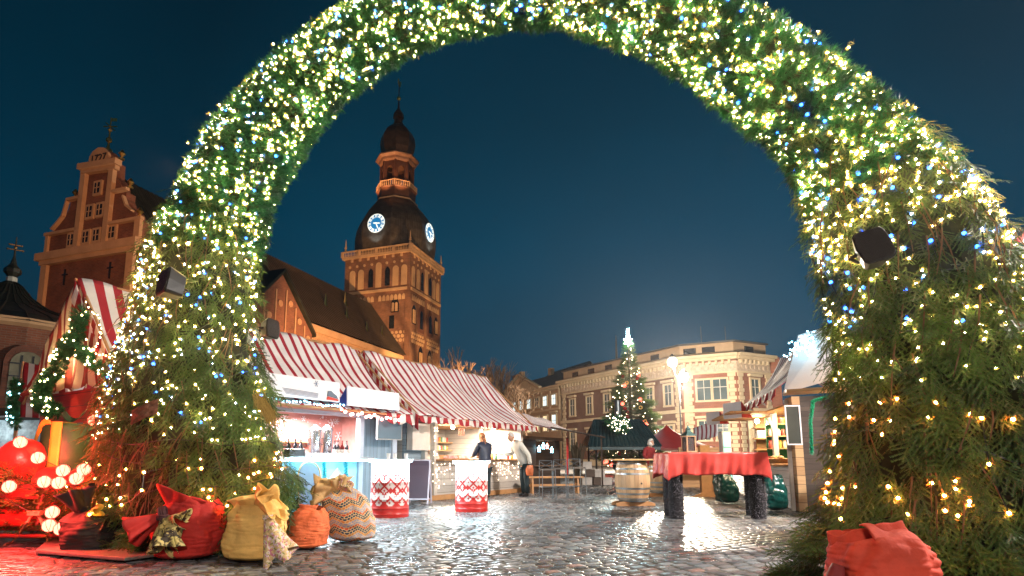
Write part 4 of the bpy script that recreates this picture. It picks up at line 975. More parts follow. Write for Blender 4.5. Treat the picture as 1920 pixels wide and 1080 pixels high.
m.build('box', M_black, t_)
for k in range(6): tag(MB().ball((0, 0, 0), .04, 8, .85).build('lemon', mat('lemon', (.7, .5, .06), .4), None, True, loc=F1(-4.42 + .047 * k, .2 + .04 * (k % 2) - .02, 1.03 + .12)), ORD[k] + ' yellow lemon from the left in the black crate', 'lemon', 'lemons in the black crate')
# rows of small glasses, pale jars
M_gl = mat('frosted_glass', (.62, .66, .72), .15, .05, 3)
gm_ = None
for k in range(30):
    s_ = -4.05 + (k % 15) * .095; w_ = .22 if k < 15 else .10
    m = MB(); m.lathe([(.025, 0), (.032, .08), (.028, .08), (.022, .01)], (0, 0, 0), 10, closed=False)
    if gm_ is None:
        g = m.build('mug', M_gl, None, True, loc=F1(s_, w_, 1.03)); gm_ = g.data
    else:
        g = bpy.data.objects.new('mug', gm_); COL.objects.link(g); g.location = F1(s_, w_, 1.03)
    tag(g, ORD[k % 15] + ' glass mug from the left, ' + ('front' if k < 15 else 'back') + ' row on the drinks counter', 'mug', 'glass mugs lined up on the drinks counter')
M_cup = mat('white_cup', (.82, .80, .80), .4, .02, 2)
for k, s_ in enumerate((-2.36, -2.2, -1.93)):
    pass
# menu boards and hanging objects of stall A
t_ = thing('menu_board', 'blank grey framed board hanging at the right end of the drinks stall', 'board', F1(-1.95, .32, 1.42), RZ1)
m = MB(); m.bx(-.36, .36, -.012, .012, 0, .46); m.build('panel', mat('slate_grey', (.10, .14, .17), .5, .08, 1.5), t_)
m = MB(); m.bx(-.38, .38, -.02, .02, -.02, 0); m.bx(.36, .38, -.02, .02, 0, .46); m.bx(-.38, -.36, -.02, .02, 0, .46); m.bx(-.38, .38, -.02, .02, .46, .48)
for x in (-.3, .3): m.tube([(x, 0, .48), (x, 0, .56)], .004, 4)
m.build('frame', mat('alu', (.5, .5, .5), .35, metal=.8), t_)
# arched chalkboard leaning on the left of the front panel
t_ = thing('arched_chalkboard', 'grey round topped chalkboard against the drinks stall front', 'chalkboard', F1(-4.05, .42, 0), RZ1)
m = MB(); m.prism(arch_poly(.46, .92, 10), (0, 0, .0), (1, 0, 0), Vector((0, .1, 1)), (0, .025, 0)); m.build('panel', mat('slate_blue', (.10, .12, .16), .6, .15, 3), t_)
m = MB(); pl = arch_poly(.5, .95, 10)
for a, b in zip(pl[:-1], pl[1:]): m.tube([(a[0], a[1] * .1, a[1]), (b[0], b[1] * .1, b[1])], .015, 5)
m.build('frame', M_woodh, t_)
# A-frame chalkboard
p = gd(785, 944); t_ = thing('sandwich_board', 'plum coloured A-frame board standing right of the drum table', 'sign', p, R(-8))
for sgn in (-1, 1):
    m = MB(); m.T = Matrix.Rotation(R(-12 * sgn), 4, 'X') @ Matrix.Translation((0, 0, 0)); m.T = Matrix.Translation((0, -.18 * -sgn * -1, 0)) @ m.T
    m.bx(-.235, .235, -.012, .012, .12, .98); m.build('panel', M_plum, t_)
    m2 = MB(); m2.T = m.T; m2.bx(-.265, -.235, -.02, .02, 0, 1.0); m2.bx(.235, .265, -.02, .02, 0, 1.0); m2.bx(-.235, .235, -.02, .02, .98, 1.0); m2.bx(-.235, .235, -.02, .02, .09, .12); m2.build('frame', mat('pale_frame', (.55, .48, .55), .4), t_)

# ---------- stall B ----------
sB = thing('market_stall', 'white lit stall with long red striped roof behind the right drum table', 'stall', F1(-1.1, 0, 0), RZ1)
sB.location = O1
b0_, b1_ = -1.15, 4.32
gable_roof(sB, b0_, b1_, 3.66, EAV, off=.05)
valance(sB, M_str2, L(b0_, .47, EAV), L(b1_, .47, EAV), .17, .245, .045, (0, -1, 0))
verge(sB, b0_, -1.4, .45, 3.66, EAV, -.012, h=.34)
m = MB(); m.bx(b0_ + .3, -.05, .2, .3, 0, 1.95); m.build('side_boards', M_grey, sB)
m = MB(); m.bx(b0_ + .3, b0_ + .4, .3, 3, 0, 1.95); m.bx(4.1, 4.2, 0, 3, 0, 1.95); m.bx(b0_ + .4, 4.1, 2.9, 3.0, 0, 1.95); each(m, 'wall_panel', M_cream, sB)
m = MB(); m.bx(-.05, 4.2, 0, .1, .12, .95); m.build('front_boards', M_cream, sB)
m = MB(); m.bx(-.35, 4.25, -.06, .12, 0, .12); m.build('plinth', M_woodh, sB)
m = MB(); m.bx(-.06, .06, -.04, .1, .12, 1.95); m.bx(4.1, 4.22, -.04, 0, .12, 1.95); m.bx(-.3, -.2, .06, .18, 0, 1.95); m.bx(2.05, 2.12, .02, .1, .95, 1.9); each(m, 'post', mat('cream_post', (.5, .45, .4), .5, .1, 4), sB)
m = MB(); m.bx(.0, 4.3, -.3, .25, .95, .985); m.build('counter', M_woodh, sB)
m = MB(); m.bx(.1, 4.1, .12, .2, 1.84, 1.94); m.bx(.06, 4.1, .25, 2.9, 1.95, 1.97); m.build('ceiling', M_woodh, sB)
l_ = lamp('stall_lamp', 'AREA', (2.1, .9, 1.92), (1, .85, .66), 300, 1, parent=sB); l_.data.shape = 'RECTANGLE'; l_.data.size = 3.4; l_.data.size_y = .8
for x, c_ in ((.65, (1, .8, .5)), (2.55, (.95, .97, 1))):
    m = MB(); m.ball((x, -.05, 1.80), .05, 12); m.build('bare_bulb', emis('bare_bulb' + str(x), c_, 70), sB, True)
    lamp('bulb_light', 'POINT', (x, -.13, 1.76), c_, 26, .06, parent=sB)
m = MB(); m.bx(-.85, -.22, -.02, .16, 1.2, 1.84); m.build('fabric_screen', mat('cream_cloth', (.62, .52, .45), .8, .1, 3), sB)
for k, (x0, x1, z_) in enumerate(((2.3, 4.0, 1.25), (2.3, 4.0, 1.5), (.3, 1.9, 1.2))):
    m = MB(); m.bx(x0, x1, 2.5, 2.88, z_, z_ + .03); each(m, 'shelf', M_woodh, sB)
rg = random.Random(11)
gcol = [('jar_cream', (.75, .62, .45)), ('jar_red', (.55, .08, .06)), ('jar_honey', (.6, .32, .06)), ('jar_green', (.12, .3, .16)), ('jar_white', (.8, .78, .74))]
jm = {}
def jar(loc, k, r_, h_, label, group, fam='jar'):
    key = (k, round(r_, 3), round(h_, 3)); mt = mat(gcol[k][0], gcol[k][1], .35, .1, 4)
    if key not in jm:
        m = MB(); m.lathe([(r_ * .9, 0), (r_, .01), (r_, h_ * .8), (r_ * .8, h_ * .86), (r_ * .85, h_ * .87), (r_ * .85, h_)], (0, 0, 0), 10); jm[key] = m.build(fam, mt, None, True); g = jm[key]
    else: g = bpy.data.objects.new(fam, jm[key].data); COL.objects.link(g)
    g.location = loc; tag(g, label, fam, group)
for k in range(17): jar(F1(2.36 + k * .1, -2.7, 1.53), k % 5, .035, .16, ORD[k] + ' small jar from the left, upper back shelf of the white lit stall', 'jars on the upper back shelf of the white lit stall')
for k in range(17): jar(F1(2.36 + k * .1, -2.7, 1.28), (k * 2) % 5, .035, .14, ORD[k] + ' small jar from the left, lower back shelf of the white lit stall', 'jars on the lower back shelf of the white lit stall')
for k in range(14): jar(F1(2.45 + k * .11, -.08 - .08 * (k % 2), .985), (k * 3 + 1) % 5, .04, rg.choice((.12, .16)), ORD[k] + ' jar from the left on the counter right of the dark jacketed customer', 'jars on the counter of the white lit stall')
t_ = thing('winter_picture', 'blue green winter landscape picture hanging in the white lit stall', 'picture', F1(.85, -2.8, 1.15), RZ1)
m = MB(); m.bx(-.55, .55, 0, .03, 0, .7); m.build('frame', M_white, t_)
m = MB(); m.bx(-.5, .5, -.01, 0, .05, .65); m.build('canvas', mat('winter_print', (.35, .62, .58), .6, .6, 2.2, dirt=(.08, .32, .30)), t_)
t_ = thing('round_mirror', 'dark rimmed round mirror standing in the white lit stall', 'mirror', F1(2.35, -.3, 1.0), RZ1)
m = MB(); m.T = Matrix.Translation((0, 0, .17)) @ Matrix.Rotation(R(90), 4, 'X'); m.lathe([(.13, -.02), (.16, -.02), (.16, .02), (.13, .02)], (0, 0, 0), 20, sx=.8); m.build('rim', mat('dark_rim', (.08, .05, .04), .4), t_)
m = MB(); m.T = Matrix.Translation((0, 0, .17)) @ Matrix.Rotation(R(90), 4, 'X'); m.lathe([(.125, -.005), (.125, .005)], (0, 0, 0), 20, sx=.8); m.build('glass', M_white, t_)
t_ = thing('goods_tray', 'tray of small red and white goods at the left of the counter', 'tray', F1(.75, .05, .985), RZ1)
m = MB(); m.bx(-.45, .45, -.14, .14, 0, .02); m.bx(-.45, .45, .12, .14, .02, .1); m.build('board', M_woodh, t_)
m = MB()
for k in range(24): m.box((rg.uniform(-.4, .4), rg.uniform(-.1, .1), .05), (rg.uniform(.05, .12), rg.uniform(.03, .08), rg.uniform(.04, .1)), rg.uniform(0, 3))
o = m.build('packets', mat('packet', (.7, .5, .45), .5, .6, 9, dirt=(.5, .06, .08)), t_); o['kind'] = 'stuff'
for k, x in enumerate((1.02, 1.12, 1.22)):
    m = MB(); m.tube([(0, 0, 0), (0, 0, -.05), (0, 0, -.22)], [.004, .02, .03], 6)
    g = m.build('sausage', mat('sausage', (.35, .10, .05), .4, .2, 8), None, True, loc=F1(x + .25, -.2, 1.84)); tag(g, ORD[k] + ' hanging sausage from the left above the white lit counter', 'sausage', 'sausages hanging in the white lit stall')
# curtain of tiny lights on the boards
def light_curtain(label, s0, s1, w, z1, z0, n, em, seed, r_=.011):
    rg = random.Random(seed); base = F1(s0, w, z1); t_ = thing('light_curtain', label, 'fairy lights', base, RZ1)
    m = MB(); m.tube([(0, 0, 0), (s1 - s0, 0, 0)], .004, 4); drops = []
    k = 0; x = .05
    while x < s1 - s0:
        d = rg.uniform(.35, 1) * (z1 - z0); m.tube([(x, 0, 0), (x, 0, -d)], .002, 3); drops.append((x, d)); x += .11
    m.build('cable', M_black, t_); bmesh_ = None
    for i in range(n):
        x, d = drops[rg.randrange(len(drops))]; p = (x + rg.uniform(-.01, .01), -.012, -rg.uniform(.03, d))
        if bmesh_ is None: b = MB().ball((0, 0, 0), r_, 6).build('bulb', em, t_, True); bmesh_ = b.data
        else: b = bpy.data.objects.new('bulb', bmesh_); COL.objects.link(b); b.parent = t_
        b.location = p
E_cw = emis('bulb_curtain', (1., .74, .52), 7)
light_curtain('curtain of tiny warm lights on the boards left of the right drum table', -.32, .72, .075, .93, .25, 34, E_cw, 5)
light_curtain('curtain of tiny warm lights on the boards under the white lit counter', 1.55, 4.1, .04, .93, .3, 95, E_cw, 6)
light_curtain('short vertical string of tiny lights on the stall corner post', -.2, -.02, .1, 1.8, .35, 22, E_cw, 8)

# ---------- stall C: small dark brown hut past stall B ----------
sC = thing('market_hut', 'dark brown boarded hut with blue star lights behind the bar stools', 'stall', O1, RZ1)
c0_, c1_ = 4.75, 7.4
m = MB(); m.bx(c0_, c0_ + .9, .3, .4, 0, 1.62); m.bx(c0_ + 2.3, c1_, .3, .4, 0, 1.62); m.bx(c0_ + .9, c0_ + 2.3, .3, .4, 0, .75); m.bx(c0_, c0_ + .1, .4, 3, 0, 1.62); m.bx(c0_, c1_, 2.9, 3, 0, 1.9); m.bx(c1_ - .1, c1_, .4, 2.9, 0, 1.62); each(m, 'wall_panel', M_brown, sC)
m = MB(); m.bx(c0_ - .1, c1_ + .1, .2, .45, 1.62, 1.72); m.bx(c0_ + .8, c0_ + 2.4, .0, .3, .75, .79); m.build('beam', mat('weathered_beam', (.2, .13, .09), .7, .2, 3), sC)
fold_cloth(sC, 'roof', M_strf, L(c0_ - .5, -1.4, 2.75), L(c1_ + 1.0, -1.4, 2.5), L(c0_ - .4, .95, 1.93), L(c1_ + 1.0, .95, 1.78), 60, 14, .05, .12)
m = MB(); m.tube([L(c0_ - .4, .95, 1.93), L(c1_ + 1.1, .95, 1.76)], .03, 5); m.tube([L(c1_ + .9, .9, 0), L(c1_ + .9, .9, 1.78)], .03, 5); m.build('roof_frame', M_brown, sC)
lamp('hut_lamp', 'POINT', (c0_ + 1.6, 1.6, 1.4), (1, .6, .35), 8, .1, parent=sC)
def star(loc, r_, label, em, group, rz=RZ1):
    P = [((r_ if k % 2 == 0 else r_ * .42) * math.sin(k * math.pi / 5), (r_ if k % 2 == 0 else r_ * .42) * math.cos(k * math.pi / 5)) for k in range(10)]
    m = MB(); m.prism(P, (0, 0, 0), (1, 0, 0), UP, (0, .03, 0)); g = m.build('star_light', em, None, loc=loc, rz=rz); tag(g, label, 'star light', group)
E_st = emis('star_blue', (.35, .8, 1.), 7); E_sr = emis('star_red', (1., .35, .2), 5)
for k, (s_, z_) in enumerate(((5.75, 1.32), (6.05, 1.42), (6.65, 1.3))): star(F1(s_, -.22, z_), .12, ['blue star light at the left of the hut opening', 'topmost blue star light in the hut opening', 'blue star light at the right of the hut opening'][k], E_st, 'star lights in the brown hut')
star(F1(6.33, -.22, 1.42), .11, 'orange star light between the blue ones in the hut', E_sr, 'star lights in the brown hut')
t_ = thing('red_banner', 'narrow patterned red banner hanging beside the brown hut', 'banner', F1(7.15, .12, .45), RZ1)
m = MB(); m.bx(-.07, .07, 0, .01, 0, 1.25); m.build('cloth', mat('banner_red', (.5, .03, .03), .7, .5, 14), t_)
m = MB(); m.bx(-.09, .09, -.01, .02, 1.25, 1.28); m.build('rod', M_brown, t_)
t_ = thing('straw_bundle', 'tall bundle of dried reeds standing at the end of the hut', 'bundle', F1(7.75, .2, 0), RZ1)
m = MB()
for k in range(60):
    a = rg.uniform(0, 6.28); r_ = rg.uniform(0, .2); p = Vector((r_ * math.cos(a), r_ * math.sin(a), 0)); m.tube([p * .7, p + Vector((0, 0, .9)), p * 1.6 + Vector((rg.uniform(-.1, .1), 0, rg.uniform(1.3, 1.6)))], .012, 3)
o = m.build('reeds', mat('reed', (.10, .075, .045), .8, .3, 4), t_); o['kind'] = 'stuff'
m = MB(); m.lathe([(.2, .85), (.21, .9), (.2, .95)], (0, 0, 0), 12, closed=False); m.build('tie', M_brown, t_)
# bench and bar stools
def bench(loc, rz, label, Lb=1.7):
    t_ = thing('wooden_bench', label, 'bench', loc, rz)
    m = MB(); m.bx(-Lb / 2, Lb / 2, -.15, .15, .44, .49); m.build('seat', M_woodh, t_, bevel=.008)
    for x in (-Lb / 2 + .18, Lb / 2 - .18):
        m = MB(); m.prism([(-.17, 0), (-.07, 0), (0, .13), (.07, 0), (.17, 0), (.12, .44), (-.12, .44)], (x - .02, 0, 0), (0, 1, 0), UP, (.045, 0, 0)); m.build('leg', M_woodh, t_)
    m = MB(); m.bx(-Lb / 2 + .1, Lb / 2 - .1, -.02, .02, .2, .27); m.build('stretcher', M_woodh, t_)
p = gd(1040, 925); bench((p.x, p.y, 0), R(6), 'pine bench in front of the brown hut')
def stool(loc, rz, label, h=.98):
    t_ = thing('bar_stool', label, 'bar stool', loc, rz, 'tall metal bar stools'); a = .16; M_st = mat('stool_steel', (.16, .18, .2), .4, .1, metal=.7)
    for x in (-a, a):
        for y in (-a, a):
            m = MB(); m.tube([(x * 1.1, y * 1.1, 0), (x, y, h if y > 0 else h - .2)], .012, 5); m.build('leg', M_st, t_)
    m = MB(); m.bx(-a, a, -a, a, h - .24, h - .2); m.build('seat', mat('stool_seat', (.1, .08, .07), .6), t_)
    m = MB(); m.tube([(-a, a, h), (a, a, h)], .012, 5); m.tube([(-a, a, h - .03), (a, a, h - .2)], .009, 4); m.tube([(a, a, h - .03), (-a, a, h - .2)], .009, 4); m.build('backrest', M_st, t_)
    m = MB()
    for p_, q_ in (((-a, -a), (a, -a)), ((a, -a), (a, a)), ((a, a), (-a, a)), ((-a, a), (-a, -a))): m.tube([(p_[0] * 1.05, p_[1] * 1.05, .3), (q_[0] * 1.05, q_[1] * 1.05, .3)], .009, 4)
    m.build('footrest', M_st, t_)
for k, (x, y, r_, lb) in enumerate(((1027, 936, 8, 'white railed bar stool nearest the man in the cream jacket'), (1050, 935, -12, 'bar stool in the middle of the three, in front of the hut'), (1083, 934, 15, 'rightmost bar stool, beside the red banner'))):
    p = gd(x, y); stool((p.x, p.y, 0), R(r_), lb, .95 + .02 * k)
# ================= drum tables =================
def weave_mat():
    """red on white woven zigzag, read from the UV map (u round the drum, v height in metres)"""
    m = bpy.data.materials.new('folk_pattern'); m.use_nodes = True; t = m.node_tree; b = t.nodes['Principled BSDF']; b.inputs['Roughness'].default_value = .35
    tc = nn(t, 'ShaderNodeTexCoord'); s = nn(t, 'ShaderNodeSeparateXYZ'); t.links.new(tc.outputs['UV'], s.inputs[0])
    def M(op, a, c=None, d=None):
        n = nn(t, 'ShaderNodeMath', operation=op)
        for i, v in enumerate((a, c, d)):
            if v is None: continue
            if isinstance(v, (int, float)): n.inputs[i].default_value = v
            else: t.links.new(v, n.inputs[i])
        return n.outputs[0]
    cell = .0155
    U = M('FLOOR', M('DIVIDE', s.outputs[0], cell)); V = M('FLOOR', M('DIVIDE', s.outputs[1], cell))
    um = M('PINGPONG', U, 7)                         # 0..9..0
    # zigzag bands two cells thick, every 13 cells, and little crosses between
    z = M('MODULO', M('ADD', V, um), 10.0); zig = M('LESS_THAN', z, 3.0)
    z2 = M('MODULO', M('ADD', M('SUBTRACT', V, um), 260.0), 26.0); zig2 = M('LESS_THAN', z2, 3.0)
    cu = M('ABSOLUTE', M('SUBTRACT', M('MODULO', M('ADD', U, 2.), 6.), 3.)); cv = M('ABSOLUTE', M('SUBTRACT', M('MODULO', V, 6.5), 3.))
    cross = M('LESS_THAN', M('ADD', cu, cv), 1.3)
    band = M('LESS_THAN', M('MODULO', V, 13.0), 6.0)
    pat = M('MAXIMUM', zig, M('MAXIMUM', zig2, cross))
    low = M('LESS_THAN', s.outputs[1], .20)          # solid red foot with a stepped edge
    edge = M('LESS_THAN', V, M('ADD', 11.0, M('MULTIPLY', um, .9)))
    pat = M('MAXIMUM', pat, M('MAXIMUM', low, edge))
    pale = M('GREATER_THAN', s.outputs[1], .72)        # grey printed band near the top
    n = nn(t, 'ShaderNodeMix', data_type='RGBA'); t.links.new(pale, n.inputs[0]); n.inputs[6].default_value = (.52, .022, .018, 1); n.inputs[7].default_value = (.42, .34, .38, 1)
    mx = nn(t, 'ShaderNodeMix', data_type='RGBA'); t.links.new(pat, mx.inputs[0]); mx.inputs[6].default_value = (.72, .66, .64, 1); t.links.new(n.outputs[2], mx.inputs[7])
    t.links.new(mx.outputs[2], b.inputs['Base Color']); return m
M_weave = weave_mat(); E_led = emis('led_white_blue', (.55, .9, 1.), 22)
def drum_table(loc, rad, h, label):
    t_ = thing('drum_table', label, 'drum table', loc, R(20), 'patterned drum tables with glowing tops')
    zs = [0, .012, .02, .05, .06, .07, .15, .16, .17, .30, .31, .32, h * .6, h * .61, h * .62, h - .06, h - .05, h - .04, h - .03]
    rr = [.985, 1.0, 1.0, .995, 1.015, .995, .995, 1.012, .995, .995, 1.014, .995, .995, 1.014, .995, .995, 1.01, 1.01, .99]
    N_ = 48; m = MB()
    def fn(u, v):
        k = round(v * (len(zs) - 1)); a = u * 2 * math.pi; return (rad * rr[k] * math.cos(a), rad * rr[k] * math.sin(a), zs[k])
    m.grid(fn, N_, len(zs) - 1, lambda u, v: (u * 2 * math.pi * rad, zs[round(v * (len(zs) - 1))]))
    m.build('drum', M_weave, t_, True)
    m = MB(); m.lathe([(rad * .96, h - .045), (rad * 1.12, h - .04), (rad * 1.14, h - .03), (rad * 1.14, h - .02), (rad * .5, h - .018)], (0, 0, 0), 40); m.build('light_ring', E_led, t_, True)
    m = MB(); m.lathe([(rad * 1.10, h - .012), (rad * 1.18, h - .012), (rad * 1.19, h), (rad * 1.18, h + .012), (.01, h + .012)], (0, 0, 0), 40); m.build('tabletop', mat('milky_top', (.6, .7, .75), .25, .03, 2), t_)
    for k in range(8):
        a = k * math.pi / 4; lamp('ring_light', 'POINT', (rad * 1.22 * math.cos(a), rad * 1.22 * math.sin(a), h - .06), (.6, .88, 1.), 7, .03, parent=t_)
    return t_
dp = gd(724, 972); D1 = drum_table((dp.x, dp.y + .33, 0), .335, .985, 'left patterned drum table with three paper cups')
d2p = gd(883, 961); D2 = drum_table((d2p.x, d2p.y + .31, 0), .315, .955, 'right patterned drum table in front of the dark jacketed customer')
for k, (dx, dy) in enumerate(((-.02, -.12), (.08, -.05), (.27, .0))):
    m = MB(); m.lathe([(.026, 0), (.028, .004), (.036, .092), (.038, .095), (.033, .09), (.025, .01)], (0, 0, 0), 14, closed=False); m.lathe([(.001, .004), (.026, .004)], (0, 0, 0), 14, closed=False)
    g = m.build('paper_cup', M_cup, None, True, loc=D1.location + Vector((dx, dy, .998)))
    tag(g, ['leftmost white paper cup on the left drum table', 'middle white paper cup on the left drum table', 'rightmost white paper cup on the left drum table, set apart'][k], 'paper cup', 'paper cups on the left drum table')

# ================= wine barrels =================
def stave_mat(name, c, c2):
    m = planks(name, c, c2, .085, 0, .55, .04, coord='UV'); return m
M_stave = stave_mat('barrel_oak', (.42, .25, .13), (.62, .42, .24)); M_hoop = mat('zinc_hoop', (.34, .38, .40), .4, .2, 6, metal=.85, rvar=.1)
def barrel(loc, rz, label, h=.93, r0=.27, r1=.355, top=True, topr=(1.1, .8), sc=1.):
    t_ = thing('wine_barrel', label, 'barrel', loc, rz, 'oak barrels used as tables'); cr = .09
    def rad(v): return r0 + (r1 - r0) * math.sin(math.pi * v) ** .8
    m = MB(); m.grid(lambda u, v: (rad(v) * math.cos(u * 2 * math.pi), rad(v) * math.sin(u * 2 * math.pi), cr + v * (h - cr)), 48, 20, lambda u, v: (u * 2.13, v * h))
    m.lathe([(.01, h - .04), (r0 * .95, h - .04)], (0, 0, 0), 24, closed=False); m.build('staves', M_stave, t_, True)
    m = MB()
    for v0, v1 in ((0, .045), (.055, .09), (.17, .215), (.30, .345), (.655, .70), (.78, .82), (.91, .945), (.955, 1.0)):
        m.grid(lambda u, v: ((rad(v0 + v * (v1 - v0)) + .005) * math.cos(u * 2 * math.pi), (rad(v0 + v * (v1 - v0)) + .005) * math.sin(u * 2 * math.pi), cr + (v0 + v * (v1 - v0)) * (h - cr)), 40, 1)
        if v0 in (.17, .655): pass
    o = m.build('hoop', M_hoop, t_, True)
    m = MB(); m.ball((r1 * .2, -r1 * .98, cr + .45 * (h - cr)), .02, 8); m.build('bung', M_black, t_)
    for sgn in (-1, 1):
        m = MB(); m.prism([(-.42, 0), (.42, 0), (.42, .05), (.32, .09), (.18, .10), (-.18, .10), (-.32, .09), (-.42, .05)], (0, -.04 + sgn * .16, 0), (1, 0, 0), UP, (0, .08, 0)); m.build('cradle', M_woodh, t_, bevel=.006)
    if top:
        m = MB(); m.bx(-topr[0] / 2, topr[0] / 2, -topr[1] / 2, topr[1] / 2, h + .002, h + .035); m.build('tabletop', mat('pine_top', (.62, .40, .17), .4, .25, 5), t_, bevel=.004)
    return t_
bp_ = gd(1195, 950); barrel((bp_.x, bp_.y + .34, 0), R(4), 'oak wine barrel table on a pine cradle, left of the red cloth', .96, .29, .375, True, (1.0, .8))
bp_ = gd(1246, 932); barrel((bp_.x + .05, bp_.y + .3, 0), R(-6), 'second oak barrel half hidden behind the first and red cloth table', .96, .29, .375, True, (1.7, .7))
# ================= red cloth table =================
tx0, tx1 = 3.10, 4.76; ty0, ty1 = 9.78, 10.62; tz = 1.105
tb = thing('market_table', 'long high table under a red cloth with dark furry wrapped legs', 'table', ((tx0 + tx1) / 2, (ty0 + ty1) / 2, 0))
TX, TY = (tx1 - tx0) / 2, (ty1 - ty0) / 2
m = MB(); m.bx(-TX, TX, -TY, TY, tz - .04, tz - .01); m.build('tabletop', M_woodh, tb)
def fur_mesh(th_, x, y, r_, h_, n=3200, seed=1):
    rg_ = np.random.default_rng(seed); a = rg_.uniform(0, 2 * np.pi, n); z_ = rg_.uniform(0.01, h_, n); w_ = 1 + .06 * np.sin(z_ * 9 + a * 2)
    P = np.stack([x + r_ * w_ * np.cos(a), y + r_ * w_ * np.sin(a), z_], -1); Nn = np.stack([np.cos(a), np.sin(a), rg_.uniform(-.9, .2, n)], -1)
    T_ = np.stack([-np.sin(a), np.cos(a), rg_.uniform(-.4, .4, n)], -1); l_ = rg_.uniform(.012, .03, n)[:, None]
    V = np.stack([P - T_ * .005, P + T_ * .005, P + Nn * l_], 1).reshape(-1, 3); return V, rg_.uniform(0, 1, n)
def tone_mat(name, c1, c2, rough=.7, transl=0., stem=None):
    m = bpy.data.materials.new(name); m.use_nodes = True; t = m.node_tree; b = t.nodes['Principled BSDF']; b.inputs['Roughness'].default_value = rough
    a = nn(t, 'ShaderNodeAttribute', attribute_name='tone'); r = nn(t, 'ShaderNodeValToRGB'); e = r.color_ramp.elements
    e[0].color = (*lin(c1), 1); e[1].color = (*lin(c2), 1); t.links.new(a.outputs['Fac'], r.inputs[0]); t.links.new(r.outputs[0], b.inputs['Base Color'])
    b.inputs['Specular IOR Level'].default_value = .35
    if transl:
        tr = nn(t, 'ShaderNodeBsdfTranslucent'); t.links.new(r.outputs[0], tr.inputs[0]); ms = nn(t, 'ShaderNodeMixShader'); ms.inputs[0].default_value = transl
        t.links.new(b.outputs[0], ms.inputs[1]); t.links.new(tr.outputs[0], ms.inputs[2]); t.links.new(ms.outputs[0], t.nodes['Material Output'].inputs[0])
    return m
M_fur = tone_mat('dark_fur', (.010, .009, .014), (.30, .27, .32), .6)
for k, (x, y) in enumerate(((-TX + .13, -TY + .14), (-TX + .20, TY - .2), (TX - .14, -TY + .14), (TX - .0, TY - .2))):
    m = MB(); m.lathe([(.120, 0), (.125, .3), (.12, .6), (.125, tz - .05)], (x, y, 0), 18); lg = m.build('leg', mat('dark_wrap', (.012, .011, .014), .8, .3, 20), tb, True)
    V, tn_ = fur_mesh(tb, x, y, .124, tz - .06, seed=k); f_ = raw_mesh('fur_wrap', V, [M_fur], tn_, parent=lg)
# the cloth: flat top, front and sides hanging with folds, pointed corners
def cloth_table():
    m = MB(); ov = .375; nx_, nd = 110, 14
    per = []
    def drop(s_, side):
        return ov * (1 + .06 * math.sin(s_ * 5.3 + side) + .04 * math.sin(s_ * 11))
    m.grid(lambda u, v: (-TX + 2 * TX * u, -TY + 2 * TY * v, tz + .004 * mnoise.noise(Vector((u * 9, v * 5, 1)))), 60, 20)
    # skirt all round, walking the rim
    rim = [(-TX, -TY), (TX, -TY), (TX, TY), (-TX, TY), (-TX, -TY)]
    pts = []
    for (a, b) in zip(rim[:-1], rim[1:]):
        n_ = 70 if a[1] == b[1] else 34
        ln = math.dist(a, b); t_ = ((b[0] - a[0]) / ln, (b[1] - a[1]) / ln); o_ = (t_[1], -t_[0])
        for k in range(n_):
            f = k / n_; edge = min(f, 1 - f) * ln; pts.append((a[0] + t_[0] * f * ln, a[1] + t_[1] * f * ln, o_, edge, f * ln))
    rows = 12; vs = []
    for i, (x, y, o_, edge, s_) in enumerate(pts):
        cf = math.exp(-edge / .07); L_ = ov * (1 + .30 * cf + .03 * math.sin(s_ * 6 + x * 3 + y))
        dir_ = Vector((o_[0], o_[1], 0))
        if cf > .5:   # corner: lean outward along the diagonal
            dir_ = Vector((math.copysign(1, x) if abs(x) > TX - .1 else o_[0], math.copysign(1, y) if abs(y) > TY - .1 else o_[1], 0)).normalized()
        for j in range(rows + 1):
            v = j / rows; fold = (.030 * math.sin(s_ * 17 + 2 * math.sin(s_ * 3)) + .016 * mnoise.noise(Vector((x * 3, y * 3, v * 2))) + .012 * math.sin(s_ * 41 + v * 3)) * v ** .7
            out_ = .012 + .03 * v * cf + fold + .012 * v
            vs.append((x + dir_.x * out_, y + dir_.y * out_, tz - L_ * v - (.0 if v else 0)))
    n_ = len(pts); fs_ = [(i * (rows + 1) + j, ((i + 1) % n_) * (rows + 1) + j, ((i + 1) % n_) * (rows + 1) + j + 1, i * (rows + 1) + j + 1) for i in range(n_) for j in range(rows)]
    m.add(vs, fs_); return m
g = cloth_table().build('tablecloth', mat('red_oilcloth', (.80, .085, .070), .33, .12, 3, .25, 7), None, True, loc=tb.location, solid=.004)
tag(g, 'red oilcloth draped over the long high table with fold lines', 'tablecloth')
